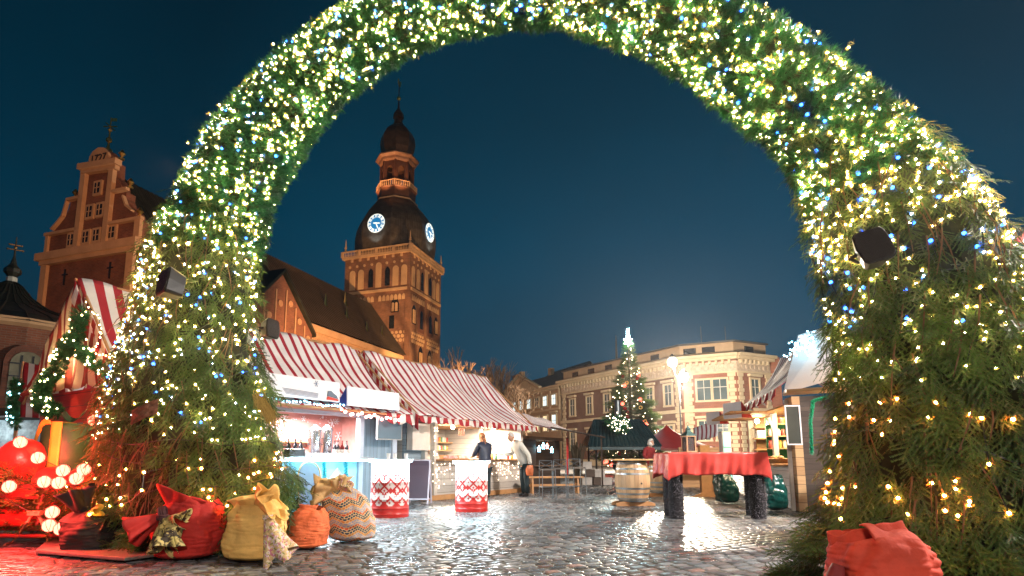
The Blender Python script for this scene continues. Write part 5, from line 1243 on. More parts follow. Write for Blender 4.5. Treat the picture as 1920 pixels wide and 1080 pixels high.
# lantern on the table
lp = at(1292, 848, 10.2); t_ = thing('wooden_lantern', 'pale wooden candle lantern with green metal roof on the red tablecloth', 'lantern', (lp.x, 10.2, tz + .008), R(12))
M_lw = mat('lantern_pine', (.55, .36, .2), .5, .2, 6); a = .085
m = MB(); m.bx(-a - .01, a + .01, -a - .01, a + .01, 0, .022); m.bx(-a - .01, a + .01, -a - .01, a + .01, .27, .29)
for x in (-a, a):
    for y in (-a, a): m.box((x * .92, y * .92, .146), (.022, .022, .248))
m.build('frame', M_lw, t_)
m = MB()
for sx_, sy_ in ((0, -1), (0, 1)): m.box((0, sy_ * a * .9, .146), (.13, .003, .245))
m.box((a * .9, 0, .146), (.003, .13, .245)); m.box((-a * .9, 0, .146), (.003, .13, .245))
pg = bpy.data.materials.new('lantern_glass'); pg.use_nodes = True; q = pg.node_tree.nodes['Principled BSDF']; q.inputs['Transmission Weight'].default_value = .9; q.inputs['Roughness'].default_value = .05; q.inputs['Base Color'].default_value = (.9, .85, .85, 1); q.inputs['IOR'].default_value = 1.1
m.build('glass_pane', pg, t_)
m = MB(); m.lathe([(.14, .29), (.13, .30), (.06, .36), (.05, .37), (.045, .40), (.06, .405), (.02, .44), (.008, .47)], (0, 0, 0), 4, R(45)); m.build('lantern_roof', mat('verdigris', (.06, .12, .11), .5, .2, 8, metal=.5), t_)
m = MB(); m.tube([(.03 * math.sin(q_ * .6), 0, .475 + .025 * (1 - math.cos(q_ * .6))) for q_ in range(11)], .003, 4); m.build('ring', M_metal, t_)
m = MB(); m.lathe([(.035, .022), (.035, .12), (.03, .125)], (0, 0, 0), 14); m.build('candle', mat('wax', (.8, .74, .66), .4), t_)
# ================= bin bags =================
def sack_profile(th_name, part, loc, rx, ry, h, mt, seed, lean=(0, 0), top=.35, pinch=.5, crease=.02, n=64, rows=40, rz=0., parent=None, bulge=.55, vert=0., sag=0., hf=14):
    """a filled bag: rounded below, wrinkled, drawn in toward the top"""
    def fn(u, v):
        a = u * 2 * math.pi
        if v < .12: rr = math.sin((v / .12) * math.pi / 2) ** .55
        elif v < .72: rr = 1 + .07 * math.sin((v - .12) / .6 * math.pi) * (1 if bulge else 0)
        else: rr = 1 - (1 - top) * ((v - .72) / .28) ** 1.7
        ca, sa = math.cos(a), math.sin(a); e = .78
        x = math.copysign(abs(ca) ** e, ca); y = math.copysign(abs(sa) ** e, sa)
        z_ = h * (v ** 1.0)
        nz = mnoise.noise(Vector((ca * 2.1 + seed, sa * 2.1, v * 3.2))) * .10 + mnoise.noise(Vector((ca * 5 + seed, sa * 5, v * 9 + 3))) * .035
        cr = crease * (abs(mnoise.noise(Vector((a * 1.1 + seed, v * hf, 7)))) - .2) * 1.4 + crease * .7 * math.sin(a * 9 + 3 * math.sin(v * 5 + seed)) * max(0, v - .5) * 2 * (1 + vert)
        rr = rr * (1 + nz) + cr
        return (rx * rr * x + lean[0] * v * v, ry * rr * y + lean[1] * v * v, z_ * (1 + .05 * math.sin(a * 2 + seed) * v) - sag * max(0, ca) * v * h * .2 + .004)
    m = MB(); m.grid(fn, n, rows); 
    return m, fn
M_bag = mat('bin_bag', (.004, .060, .052), .12, .3, 4, 1., 14, spec=.8)
for (x, y, rx, ry, h_, lb, ln) in ((1372, 945, .235, .2, .62, 'dark green plastic bin bag leaning under the red cloth table', (-.1, 0)), (1462, 959, .22, .22, .66, 'upright dark green bin bag beside the table and the right stall', (0, 0))):
    p = gd(x, y); m, _f = sack_profile('', '', None, rx, ry, h_, None, x * .37, ln, .75, crease=.07, rows=60, hf=4.5)
    t_ = thing('bin_bag', lb, 'bin bag', (p.x, p.y + .2, 0), 0, 'green bin bags'); m.build('plastic_bag', M_bag, t_, True)
    m = MB(); m.lathe([(rx * .74, h_ - .03), (rx * .84, h_ - .01), (rx * .8, h_ + .02), (rx * .7, h_ + .01)], (ln[0], ln[1], 0), 26, sx=1, sy=ry / rx, closed=False); m.build('rolled_rim', M_bag, t_, True)
# ================= right-hand stalls =================
U2 = Vector((.242, .970, 0)); N2 = Vector((.970, -.242, 0)); O2 = Vector((6.02, 11.3, 0)); RZ2 = math.atan2(-U2.y, -U2.x)
def F2(s, w, z=0.): return O2 + U2 * s - N2 * w + UP * z     # s away from the camera, w out toward the square
def L2v(s, w, z=0.): return Vector((-s, -w, z))
sD = thing('market_stall', 'right stall with striped roof selling bread and honey behind the red table', 'stall', O2, RZ2)
fold_cloth(sD, 'roof', M_strf, L2v(-1.0, -.64, 3.5), L2v(3.05, -.64, 3.46), L2v(-1.0, .45, 2.28), L2v(3.05, .45, 2.22), 90, 22, .05, .12)
fold_cloth(sD, 'roof', M_strf, L2v(-1.0, -.64, 3.5), L2v(3.05, -.64, 3.46), L2v(-1.0, -2.6, 2.2), L2v(3.05, -2.6, 2.2), 60, 8, .05, .1)
valance(sD, M_str2, L2v(-1.0, .46, 2.28), L2v(3.05, .46, 2.22), .2, .3, .05, (0, -1, 0))
m = MB(); m.bx(-.25, .25, -.02, .12, 0, 2.2)
m.build('log_wall', planks('log_ends', (.40, .22, .10), (.55, .34, .17), .17, 2), sD)
m = MB(); m.bx(-.02, .03, -.10, -.03, 0, 2.15); m.bx(-3.95, -3.85, -.06, .04, 0, 2.1); m.bx(-1.75, -1.6, .02, .12, .85, 2.05); each(m, 'post', mat('white_post', (.6, .55, .5), .5), sD)
m = MB(); m.bx(-3.9, -.25, 0, .08, 0, .85); m.build('front_boards', planks('white_boards', (.52, .46, .42), (.66, .6, .55), .15, 2), sD)
m = MB(); m.bx(-3.9, -.25, -.32, .3, .85, .89); m.build('counter', M_woodh, sD)
m = MB(); m.bx(.15, .25, .12, 2.4, 0, 2.2); each(m, 'wall_panel', M_brown, sD); m = MB(); m.bx(-4, .25, 2.4, 2.5, 0, 2.2); m.bx(-4, -3.9, .12, 2.4, 0, 2.1); each(m, 'wall_panel', M_wood, sD)
m = MB(); m.bx(-3.9, .2, .15, 2.4, 2.12, 2.16); m.build('ceiling', M_wood, sD)
m = MB(); m.prism([(0, 0), (.95, .02), (.95, .06), (0, .04)], (-4.3, .05, 2.0), (0, -1, 0), Vector((0, 0, 1)), (3.0, 0, 0))
m.build('raised_shutter', planks('shutter_pine', (.40, .2, .08), (.55, .3, .13), .16, 1), sD)
for k, z_ in enumerate((1.22, 1.5, 1.78)):
    m = MB(); m.bx(-2.25, -1.95, .02, 1.3, z_, z_ + .025); m.bx(-3.85, -3.55, .02, 1.3, z_, z_ + .025); each(m, 'shelf', M_woodh, sD)
m = MB(); m.bx(-2.30, -2.26, .02, 1.3, .9, 1.95); m.bx(-3.5, -3.46, .35, 1.3, .9, 1.5); m.build('green_panel', mat('green_cloth', (.02, .22, .08), .6), sD)
l_ = lamp('stall_lamp', 'AREA', (-1.9, .7, 2.08), (1, .76, .46), 170, 1, parent=sD); l_.data.shape = 'RECTANGLE'; l_.data.size = 3; l_.data.size_y = .8
for x, y, p_ in ((-2.55, -.1, 18), (-.75, .3, 12)):
    m = MB(); m.ball((x, y, 1.90), .055, 12); m.build('bare_bulb', emis('bare_bulb_warm', (1, .78, .45), 60), sD, True); lamp('bulb_light', 'POINT', (x, y, 1.8), (1, .72, .42), p_, .05, parent=sD)
rg = random.Random(5)
M_bread = mat('bread', (.45, .24, .09), .7, .35, 9, .3); M_basket = mat('wicker', (.42, .24, .1), .7, .3, 30, .5)
t_ = thing('bread_basket', 'shallow wicker basket of pale buns on the right stall counter', 'basket', F2(.75, .12, .9), RZ2)
m = MB(); m.lathe([(.2, 0), (.3, .08), (.32, .1), (.29, .1), (.19, .015)], (0, 0, 0), 20, closed=False); m.lathe([(.001, .01), (.2, .01)], (0, 0, 0), 20, closed=False); m.build('wicker_bowl', M_basket, t_, True)
for k in range(11):
    a = k * 2.4; r_ = .07 + .018 * k / 1.5
    tag(MB().ball((0, 0, 0), .062, 10, .7).build('bread_bun', M_bread, None, True, loc=F2(.75, .12, .97 + (.05 if k < 3 else 0)) + Vector((math.cos(a) * r_, math.sin(a) * r_, 0))), ORD[k] + ' pale round bun counted outward from the middle of the wicker basket', 'bun', 'buns in the wicker basket')
for k in range(12):
    jar(F2(2.1, -.06 - k * .095, 1.53), (k * 2) % 5, .038, .15, ORD[k] + ' jar from the left on the middle shelf of the bread stall', 'jars on the middle shelf of the bread stall')
for k in range(11):
    jar(F2(2.1, -.06 - k * .1, 1.25), (k * 3 + 1) % 5, .042, .17, ORD[k] + ' jar from the left on the lower shelf of the bread stall', 'jars on the lower shelf of the bread stall')
for k in range(9):
    jar(F2(2.1, -.06 - k * .12, 1.81), (k + 4) % 5, .045, .14, ORD[k] + ' jar from the left on the top shelf of the bread stall', 'jars on the top shelf of the bread stall')
for k in range(8):
    jar(F2(1.45 + k * .24, .0 - .1 * (k % 2), .89), (k * 2 + 2) % 5, .06, .17, ORD[k] + ' honey jar away from the basket on the bread stall counter', 'jars on the counter of the bread stall')
t_ = thing('gift_box', 'white cardboard box on the shelf of the bread stall', 'box', F2(3.68, -.4, 1.53), RZ2 + R(90))
m = MB(); m.bx(-.3, .3, -.1, .1, 0, .16); m.build('carton', M_white, t_); m = MB(); m.bx(-.31, .31, -.11, .11, .161, .19); m.build('lid', M_white, t_)
t_ = thing('hanging_blackboard', 'black framed board hanging on the corner of the right stall', 'board', at(1490, 832, 10.8), R(-12))
m = MB(); m.bx(-.11, .11, -.012, .012, 0, .70); m.build('panel', mat('blackboard', (.03, .035, .03), .5, .2, 3), t_)
m = MB(); m.bx(-.135, .135, -.02, .02, -.025, 0); m.bx(-.135, .135, -.02, .02, .70, .725); m.bx(-.135, -.11, -.02, .02, 0, .70); m.bx(.11, .135, -.02, .02, 0, .70); m.build('frame', M_white, t_)
roof_c = [('blank white sign board nearer the right stall corner, red sided', 1357, 1391, 757, 786, 13.6), ('smaller far blank white sign board over the raised shutter', 1325, 1350, 774, 797, 16.2)]
M_rs = mat('red_side', (.4, .02, .02), .5)
for lb, x0, x1, y0, y1, D in roof_c:
    a, b = at(x0, y1, D), at(x1, y1, D - .55); z1 = at(x0, y0, D).z; t_ = thing('roof_sign', lb, 'sign', a, math.atan2(b.y - a.y, b.x - a.x), 'blank white signs of the right stalls'); w_ = (b - a).xy.length; h_ = z1 - a.z
    m = MB(); m.bx(0, w_, 0, .03, 0, h_); m.build('board', M_white, t_)
    m = MB(); m.prism([(0, 0), (.3, 0), (0, h_)], (w_ + .002, 0, 0), (0, 1, 0), UP, (.02, 0, 0)); m.build('bracket', M_rs, t_)
# nearer stall beside the right leg: pale gable panel with blue icicle lights and green tinsel
sE = thing('market_stall', 'stall mostly hidden behind the right leg, white gable with blue lights', 'stall', F2(-1.3, 0, 0), RZ2)
gx_ = MB(); 
q0, q1 = at(1479, 668, 10.0), at(1466, 737, 10.15)
P4 = [at(1469, 738, 10.0), at(1560, 712, 9.5), at(1560, 610, 9.5), at(1497, 628, 9.9)]
sE.location = (0, 0, 0); sE.rotation_euler = (0, 0, 0)
m = MB(); c_ = P4; dd = Vector((.12, .5, 0)) * .06
m.add([*c_, *[p + dd for p in c_]], [(0, 1, 2, 3), (7, 6, 5, 4), (0, 4, 5, 1), (1, 5, 6, 2), (2, 6, 7, 3), (3, 7, 4, 0)]); m.build('gable_panel', M_white, sE)
m = MB(); a, b = at(1468, 742, 10.0), at(1580, 735, 9.3); m.prism([(0, 0), ((b - a).length, 0), ((b - a).length, .05), (0, .05)], a, (b - a).normalized(), UP, Vector((-.2, -.5, 0))); m.build('shutter', M_wood, sE)
m = MB(); p = gd(1555, 975); m.box((p.x + .9, 9.6, 1.0), (1.2, .1, 2.0), R(10)); each(m, 'wall_panel', M_brown, sE)
lamp('stall_lamp', 'POINT', (6.0, 9.0, 1.9), (1, .7, .35), 22, .1, parent=sE)
def tinsel(name, label, pts, r_, mt, n, seed, group=None):
    rg_ = np.random.default_rng(seed); P = np.array([tuple(p) for p in pts]); sg = np.linalg.norm(np.diff(P, axis=0), axis=1); T = np.concatenate([[0], np.cumsum(sg)]); t = rg_.uniform(0, T[-1], n)
    C = np.stack([np.interp(t, T, P[:, i]) for i in range(3)], -1); d = rg_.normal(size=(n, 3)); d /= np.linalg.norm(d, axis=1)[:, None]; w_ = np.cross(d, rg_.normal(size=(n, 3))); w_ /= np.linalg.norm(w_, axis=1)[:, None]
    l_ = rg_.uniform(.6, 1, n)[:, None] * r_; V = np.stack([C - w_ * .006, C + w_ * .006, C + d * l_], 1).reshape(-1, 3)
    o = raw_mesh(name, V, [mt], rg_.uniform(0, 1, n)); return tag(o, label, 'garland', group)
M_tins = tone_mat('green_tinsel', (.0, .12, .06), (.05, .75, .45), .3); M_tins2 = tone_mat('cyan_tinsel', (.0, .14, .18), (.08, .6, .7), .3)
tinsel('tinsel_garland', 'green tinsel garland hanging down beside the right arch leg', [at(1522, 850, 9.7), at(1520, 790, 9.7), at(1524, 752, 9.7), at(1550, 745, 9.6)], .05, M_tins, 2600, 3)
for k, s_ in enumerate((-3.55, -3.0)):
    tinsel('tinsel_garland', ['cyan tinsel strip left of the other on the drinks stall front', 'cyan tinsel strip nearer the left drum table on the drinks stall front'][k], [F1(s_, .14, .93), F1(s_ + .03, .16, .5), F1(s_, .14, .1)], .07, M_tins2, 1500, 20 + k, 'cyan tinsel strips on the drinks stall')
festoon('icicle_lights', 'cluster of icy blue lights heaped on the white gable by the right leg', [at(1478, 668, 9.7), at(1490, 640, 9.7), at(1500, 650, 9.7), at(1498, 632, 9.7), at(1510, 640, 9.6), at(1520, 622, 9.6), at(1512, 660, 9.6)], 70, .014, E_cyan, sag=.03, jit=.07)
# striped awning seen past the right leg at the edge of the picture
sF = thing('striped_awning', 'red and white striped awning corner at the right edge behind the arch', 'awning', (0, 0, 0))
fold_cloth(sF, 'cloth', M_str, at(1925, 428, 6.6), at(2300, 300, 6.6), at(1900, 452, 6.3), at(2200, 560, 5.6), 30, 10, .02, .02)
m = MB(); m.tube([at(2200, 560, 5.6), Vector((at(2200, 560, 5.6).x, 5.6, 0))], .03, 6); each(m, 'pole', M_woodh, sF)
# far striped awning and goods between lantern and right stalls
t_ = thing('market_stall', 'far stall with small grey striped awning beyond the lantern', 'stall', (0, 0, 0))
a, b = at(1300, 803, 20), at(1345, 788, 19); c_, d_ = at(1300, 828, 19.6), at(1345, 818, 18.6)
fold_cloth(t_, 'awning', M_strf, a, b, c_, d_, 20, 6, .02, .02)
m = MB(); p = at(1325, 860, 20); m.box((p.x, 20.5, .7), (1.6, .1, 1.4)); m.build('wall', M_wood, t_)
m = MB(); m.box((p.x, 19.4, .9), (2.2, .5, .05)); m.build('counter', M_woodh, t_)
lamp('stall_lamp', 'POINT', (p.x, 19.0, 1.7), (1, .8, .6), 16, .1, parent=t_).data.specular_factor = .15
# pine column and red lit sledge display
p = gd(1330, 932); t_ = thing('pine_column', 'orange pine board column with a splayed foot behind the red table', 'column', (p.x, p.y + .2, 0), R(-5))
m = MB(); m.bx(-.13, .13, -.1, .1, 0, 1.36); m.build('board', M_woodh, t_)
m = MB(); m.prism([(-.42, 0), (.42, 0), (.14, .12), (-.14, .12)], (0, -.14, 0), (1, 0, 0), UP, (0, .03, 0)); m.prism([(.13, 0), (.5, 0), (.13, .95)], (0, .11, 0), (1, 0, 0), UP, (0, .04, 0)); m.build('foot', M_woodh, t_)
p = at(1364, 850, 15.2); t_ = thing('drinks_fridge', 'glass doored cooler glowing cyan beside the pine column', 'fridge', (p.x, 15.2, 0), R(-5))
m = MB(); m.bx(-.11, .11, 0, .3, 0, 1.72); m.build('cabinet', M_white, t_)
m = MB(); m.bx(-.09, .09, -.02, 0, .2, 1.68); m.build('glass_door', emis('cooler_glow', (.35, .9, .9), .3), t_)
m = MB()
for k in range(4): m.bx(-.09, .09, -.03, -.02, .45 + .28 * k, .47 + .28 * k)
each(m, 'shelf', M_metal, t_)
p = gd(1300, 912); t_ = thing('lit_candle_display', 'row of small red lights glowing on the ground under the table', 'light display', (p.x, p.y, 0))
m = MB(); m.bx(-.75, .75, .1, .4, 0, .05); m.bx(-.75, .75, .4, .45, 0, .6); m.build('red_base', mat('red_felt', (.4, .01, .01), .8), t_)
b_ = None
for k in range(40):
    x = -.7 + 1.4 * rg.random(); z_ = .08 + rg.random() * (.15 if rg.random() < .6 else .5)
    if b_ is None: o = MB().ball((0, 0, 0), .022, 6).build('bulb', emis('bulb_red', (1, .10, .08), 14), t_, True); b_ = o.data
    else: o = bpy.data.objects.new('bulb', b_); COL.objects.link(o); o.parent = t_
    o.location = (x, .3 - z_ * .1, z_)
# red canopy tent
p = at(1240, 800, 27); t_ = thing('canopy_tent', 'red pointed canopy tent under the street lamp', 'tent', (p.x + .4, 27.5, 0))
top = at(1237, 795, 27).z; ev = at(1290, 842, 27).z
m = MB(); m.grid(lambda u, v: ((1.9 * v * math.cos(u * 6.283)) * (1 if True else 0) * (1 + .25 * abs(math.sin(2 * u * 6.283)) * v), 1.9 * v * math.sin(u * 6.283) * (1 + .25 * abs(math.sin(2 * u * 6.283)) * v), top - (top - ev) * v ** .75), 48, 12)
m.build('canopy', mat('red_canvas', (.45, .015, .012), .6, .1, 2), t_, True)
m = MB()
for sx_ in (-1.6, 1.6):
    for sy_ in (-1.6, 1.6): m.tube([(sx_, sy_, 0), (sx_, sy_, ev + .1)], .03, 5)
each(m, 'pole', M_pole, t_)
# ================= tiled gazebo over the grill =================
GD_ = 24.; xc = at(1160, 850, GD_).x; ez = at(1160, 838, GD_ - .9).z; rz_ = at(1160, 790, GD_).z
gz = thing('grill_shelter', 'low shelter with dark ribbed metal roof in front of the Christmas tree', 'shelter', (xc, GD_, 0))
M_rib = mat('ribbed_roof', (.018, .045, .055), .35, .3, 2, metal=.3)
hw, rw, dpt = 1.42, 1.0, 1.1
def ribbed(m, P, Q, A, B, n_):
    P, Q, A, B = map(Vector, (P, Q, A, B)); nr = (Q - P).cross(A - P).normalized(); nr = nr if nr.z > 0 else -nr
    m.grid(lambda u, v: P.lerp(Q, u).lerp(A.lerp(B, u), v) + nr * .035 * abs(math.sin(u * n_ * math.pi)) - UP * (.012 * ((v * 5) % 1)), n_ * 6, 15)
m = MB(); ribbed(m, (-rw, 0, rz_), (rw, 0, rz_), (-hw, -dpt, ez), (hw, -dpt, ez), 17); ribbed(m, (-rw, 0, rz_), (rw, 0, rz_), (-hw, dpt, ez), (hw, dpt, ez), 17)
ribbed(m, (-rw, -.02, rz_), (-rw, .02, rz_), (-hw, -dpt, ez), (-hw, dpt, ez), 8); ribbed(m, (rw, -.02, rz_), (rw, .02, rz_), (hw, -dpt, ez), (hw, dpt, ez), 8); m.build('roof', M_rib, gz)
m = MB(); m.bx(-hw, hw, -dpt - .03, -dpt, ez - .12, ez); m.tube([(-rw, 0, rz_ + .04), (-hw - .02, -dpt, ez + .04)], .05, 5); m.tube([(rw, 0, rz_ + .04), (hw + .02, -dpt, ez + .04)], .05, 5); m.tube([(-rw, 0, rz_ + .04), (rw, 0, rz_ + .04)], .05, 5); m.build('ridge', M_rib, gz)
for sx_ in (-1.1, 1.1):
    for sy_ in (-.85, .85):
        m = MB(); m.tube([(sx_, sy_, 0), (sx_, sy_, ez)], .04, 6); m.tube([(sx_, sy_, ez - .45), (sx_ * .93 if sx_ < 0 else sx_ * .93, sy_, ez - .25), (sx_ * .7, sy_, ez - .05)], .025, 5); m.build('post', M_black, gz)
m = MB(); cx_ = at(1158, 800, GD_).x - xc; m.lathe([(.13, rz_ - .5), (.13, at(1158, 752, GD_).z), (.15, at(1158, 751, GD_).z)], (cx_, -.1, 0), 14); m.build('chimney_pipe', mat('galvanised', (.2, .22, .23), .35, .2, 3, metal=.8), gz, True)
M_stone = mat('white_block', (.5, .46, .42), .8, .2, 3); M_stoned = mat('dark_block', (.1, .07, .055), .8, .2, 3)
for k, (x, z_, w_, mt) in enumerate(((-1.35, .0, .38, M_stone), (-.95, 0, .3, M_stoned), (-.6, 0, .42, M_stone), (-1.2, .3, .35, M_stoned), (-.85, .3, .4, M_stone), (-1.35, .6, .4, M_stone))):
    m = MB(); m.bx(-w_ / 2, w_ / 2, -.15, .15, 0, .29); g = m.build('stone_block', mt, None, loc=(xc + x - .3, GD_ - 1.6, z_), bevel=.01)
    tag(g, ['pale block at the left foot of the low stepped pile', 'dark block between two pale ones at the foot of the pile', 'pale block at the right foot of the low pile', 'dark block in the middle course of the pile', 'pale block in the middle course of the pile', 'pale block on top of the stepped pile'][k], 'block', 'blocks piled before the grill shelter')
t_ = thing('grill_stove', 'round dark grill glowing inside the ribbed roof shelter', 'grill', (xc + .2, GD_, 0))
m = MB(); m.lathe([(.2, 0), (.3, .4), (.45, .6), (.5, .75), (.42, .78)], (0, 0, 0), 18); m.build('bowl', M_black, t_, True); m = MB(); m.lathe([(.01, .76), (.38, .77)], (0, 0, 0), 14); m.build('embers', emis('embers', (1, .2, .05), 2.5), t_)
# ================= foliage generators =================
def unit(v): return v / (np.linalg.norm(v, axis=-1, keepdims=True) + 1e-9)
def rot_frames(D, N_, spin):
    """rows: x along D, z near N_, spun round D"""
    D = D / np.linalg.norm(D, axis=1)[:, None]; Yv = np.cross(N_, D); Yv /= (np.linalg.norm(Yv, axis=1)[:, None] + 1e-9); Zv = np.cross(D, Yv)
    c, s = np.cos(spin)[:, None], np.sin(spin)[:, None]
    Y2 = Yv * c + Zv * s; Z2 = Zv * c - Yv * s
    return np.stack([D, Y2, Z2], 1)                   # (n, 3 axes, 3)
def scatter(T, P, Fm, S):
    """template triangles T (k,3,3) put at P (n,3) in frames Fm (n,3,3) with scale S (n,)"""
    V = np.einsum('kvi,nij->nkvj', T, Fm) * S[:, None, None, None] + P[:, None, None, :]
    return V.reshape(-1, 3)
def needle_tris(base, axis, l, w, spread, rg_, n):
    a = rg_.uniform(0, 2 * np.pi, n); axis = axis / np.linalg.norm(axis)
    t1 = np.cross(axis, [0.13, .27, .95]); t1 /= np.linalg.norm(t1); t2 = np.cross(axis, t1)
    rad = np.cos(a)[:, None] * t1 + np.sin(a)[:, None] * t2
    d = axis * (1 - spread) + rad * spread; d /= np.linalg.norm(d, axis=1)[:, None]
    wv = np.cross(d, rad + .3 * axis); wv /= np.linalg.norm(wv, axis=1)[:, None] + 1e-9
    ll = (l * rg_.uniform(.7, 1.15, n))[:, None]
    return np.stack([base - wv * w / 2, base + wv * w / 2, base + d * ll], 1)
def tip_template(seed, n=26, l=.055, w=.0048):
    """tuft of artificial pine: needles fanning round a short wire"""
    rg_ = np.random.default_rng(seed); out_ = []
    for k in range(n):
        t = k / n; b_ = np.array([t * .05, 0, 0]) + rg_.normal(size=3) * .002
        out_.append(needle_tris(b_, np.array([1., 0, 0]) + rg_.normal(size=3) * .15, l, w, .62 - .25 * t, rg_, 1))
    return np.concatenate(out_), n
def fringe(base, axis, l, w, rg_):
    """a needle on each side of the twig, combed forward, like a flat spruce spray"""
    ax = axis / np.linalg.norm(axis); lat = np.cross(ax, [0, 0, 1.]); lat /= np.linalg.norm(lat) + 1e-9; res = []
    for s_ in (-1, 1):
        d = ax * rg_.uniform(.45, .8) + lat * s_ * rg_.uniform(.6, .9) + np.array([0, 0, rg_.uniform(-.1, .55)]); d /= np.linalg.norm(d)
        res.append([base - ax * w / 2, base + ax * w / 2, base + d * l * rg_.uniform(.8, 1.15)])
    return np.array(res)
def bough_template(seed, Lb=.27, twigs=7, l=.016, w=.0058, step=.0052):
    """hanging spruce spray: a stem with side twigs, needles along each"""
    rg_ = np.random.default_rng(seed); nd = []; st = []
    def axis_pts(p0, d0, L_, droop, n_):
        pts = [p0]; d = d0.copy()
        for _ in range(n_): d = d + np.array([droop, 0, -.0]) ; d /= np.linalg.norm(d); pts.append(pts[-1] + d * L_ / n_)
        return pts
    def dress(pts, l_):
        for a, b in zip(pts[:-1], pts[1:]):
            ln = np.linalg.norm(b - a); k = max(1, int(ln / step))
            for q in range(k):
                f = (q + rg_.uniform(0, 1)) / k; nd.append(fringe(a + (b - a) * f, b - a, l_, w, rg_))
            u = b - a; s_ = np.cross(u, [.1, .2, 1.]); s_ = s_ / np.linalg.norm(s_) * .0042
            st.append(np.array([[a - s_, a + s_, b]]))
    main = axis_pts(np.zeros(3), np.array([1., 0, .25]), Lb, .02, 5); dress(main, l)
    for k in range(twigs):
        t = .12 + .85 * k / twigs; i = min(4, int(t * 5)); p = main[i] + (main[i + 1] - main[i]) * (t * 5 - i)
        sgn = 1 if k % 2 else -1; d = np.array([.75, sgn * .75, rg_.uniform(-.1, .3)]); d /= np.linalg.norm(d)
        dress(axis_pts(p, d, Lb * .48 * (1 - .62 * t) + .03, .12, 2), l * .92)
    return np.concatenate(nd + st), sum(len(x) for x in nd)
M_garl = tone_mat('garland_needles', (.003, .028, .013), (.035, .21, .065), .45, .15)
M_spr = tone_mat('spruce_needles', (.008, .026, .008), (.10, .19, .030), .5, .15)
M_twig = mat('twig_bark', (.13, .065, .03), .8, .2, 20)
def foliage(name, temps, P, D, Nn, S, spin, mats, rg_, parent=None, tone_lo=0, tone_hi=1, zmin=None, tone=None):
    """plants the templates and returns one mesh; tone varies per spray with fine variation per needle"""
    idx = rg_.integers(0, len(temps), len(P)); Vs = []; Ts = []; Ms = []
    Fm = rot_frames(D, Nn, spin); tn_ = rg_.uniform(0, 1, len(P)) if tone is None else tone
    for k, (T, nn_) in enumerate(temps):
        q = np.where(idx == k)[0]
        if not len(q): continue
        V = scatter(T, P[q], Fm[q], S[q]); K = len(T)
        Vs.append(V); Ts.append(np.clip(np.repeat(tn_[q], K) * .7 + rg_.uniform(0, .3, len(q) * K), 0, 1)); mm_ = np.zeros(K); mm_[nn_:] = 1; Ms.append(np.tile(mm_, len(q)))
    V = np.concatenate(Vs)
    if zmin is not None: V[:, 2] = np.maximum(V[:, 2], zmin)
    return raw_mesh(name, V, mats, np.concatenate(Ts), np.concatenate(Ms) if len(mats) > 1 else None, parent)
TIPS = [tip_template(i) for i in range(4)]; BOUGHS = [bough_template(10 + i) for i in range(4)]


# ================= Christmas tree on the square =================
CD = 38.; cxx = at(1180, 700, CD).x; CH_ = at(1178, 645, CD).z
xt = thing('christmas_tree', 'tall decorated Christmas tree with white star rising behind the grill shelter', 'tree', (cxx, CD, 0))
m = MB(); m.tube([(0, 0, 0), (0, 0, CH_ * .6), (0, 0, CH_)], [.16, .09, .02], 8); m.build('trunk', M_bark, xt)
rg_ = np.random.default_rng(5); n = 3000
hz = 1 - rg_.uniform(0.0, 1, n) ** .68; hz = .02 + .98 * hz; zz = .4 + (CH_ - .4) * hz; ang = rg_.uniform(0, 2 * np.pi, n)
lay = 1 + .16 * np.sin(zz * 7.5); ro = (1 - hz) ** .78 * 2.0 * lay * rg_.uniform(.82, 1.1, n)
P = np.stack([ro * .45 * np.cos(ang), ro * .45 * np.sin(ang), zz + .12], -1); out_ = np.stack([np.cos(ang), np.sin(ang), -.25 + .3 * hz], -1)
big = [bough_template(30 + i, 1., 11, .06, .03, .042) for i in range(3)]
foliage('crown', big, P, out_, np.tile([0, 0, 1.], (n, 1)), np.maximum(.38, ro * .74), rg_.uniform(-.5, .5, n), [M_spr, M_twig], rg_, xt)
E_tree = emis('tree_bulb', (1, .76, .45), 12); E_tred = emis('tree_red', (1, .10, .06), 3.5); E_star = emis('tree_star', (.55, .95, 1.), 90)
m = MB()
for k in range(6):
    a = k * math.pi / 6; 
P_ = [((.34 if k % 2 == 0 else .12) * math.sin(k * math.pi / 6), (.34 if k % 2 == 0 else .12) * math.cos(k * math.pi / 6)) for k in range(12)]
m.prism(P_, (0, -.05, CH_ + .18), (1, 0, 0), UP, (0, .1, 0)); m.prism([(-.1, .25), (.1, .25), (.06, .95), (-.06, .95)], (0, -.04, CH_ + .1), (1, 0, 0), UP, (0, .08, 0)); m.build('star', E_star, xt)
lamp('star_light', 'POINT', (0, -.35, CH_ + .2), (.6, .95, 1), 160, .1, parent=xt)
b_ = None; rest = MB()
for k in range(230):
    a = rg_.uniform(0, 2 * math.pi); h_ = 1 - math.sqrt(rg_.uniform(0, 1)); z_ = .5 + (CH_ - .6) * h_; r_ = (1 - h_) ** .82 * 1.9 * (1 + .16 * math.sin(z_ * 7.5)) * 1.02 + .05
    a = round(a / .42) * .42 + rg_.normal() * .02
    p = (r_ * math.cos(a), r_ * math.sin(a), z_)
    if k < 100:
        if b_ is None: o = MB().ball((0, 0, 0), .032, 6).build('bulb', E_tree, xt, True); b_ = o.data
        else: o = bpy.data.objects.new('bulb', b_); COL.objects.link(o); o.parent = xt
        o.location = p
    else: rest.ball(p, .032, 5)
rest.build('bulbs', E_tree, xt, True)['kind'] = 'stuff'
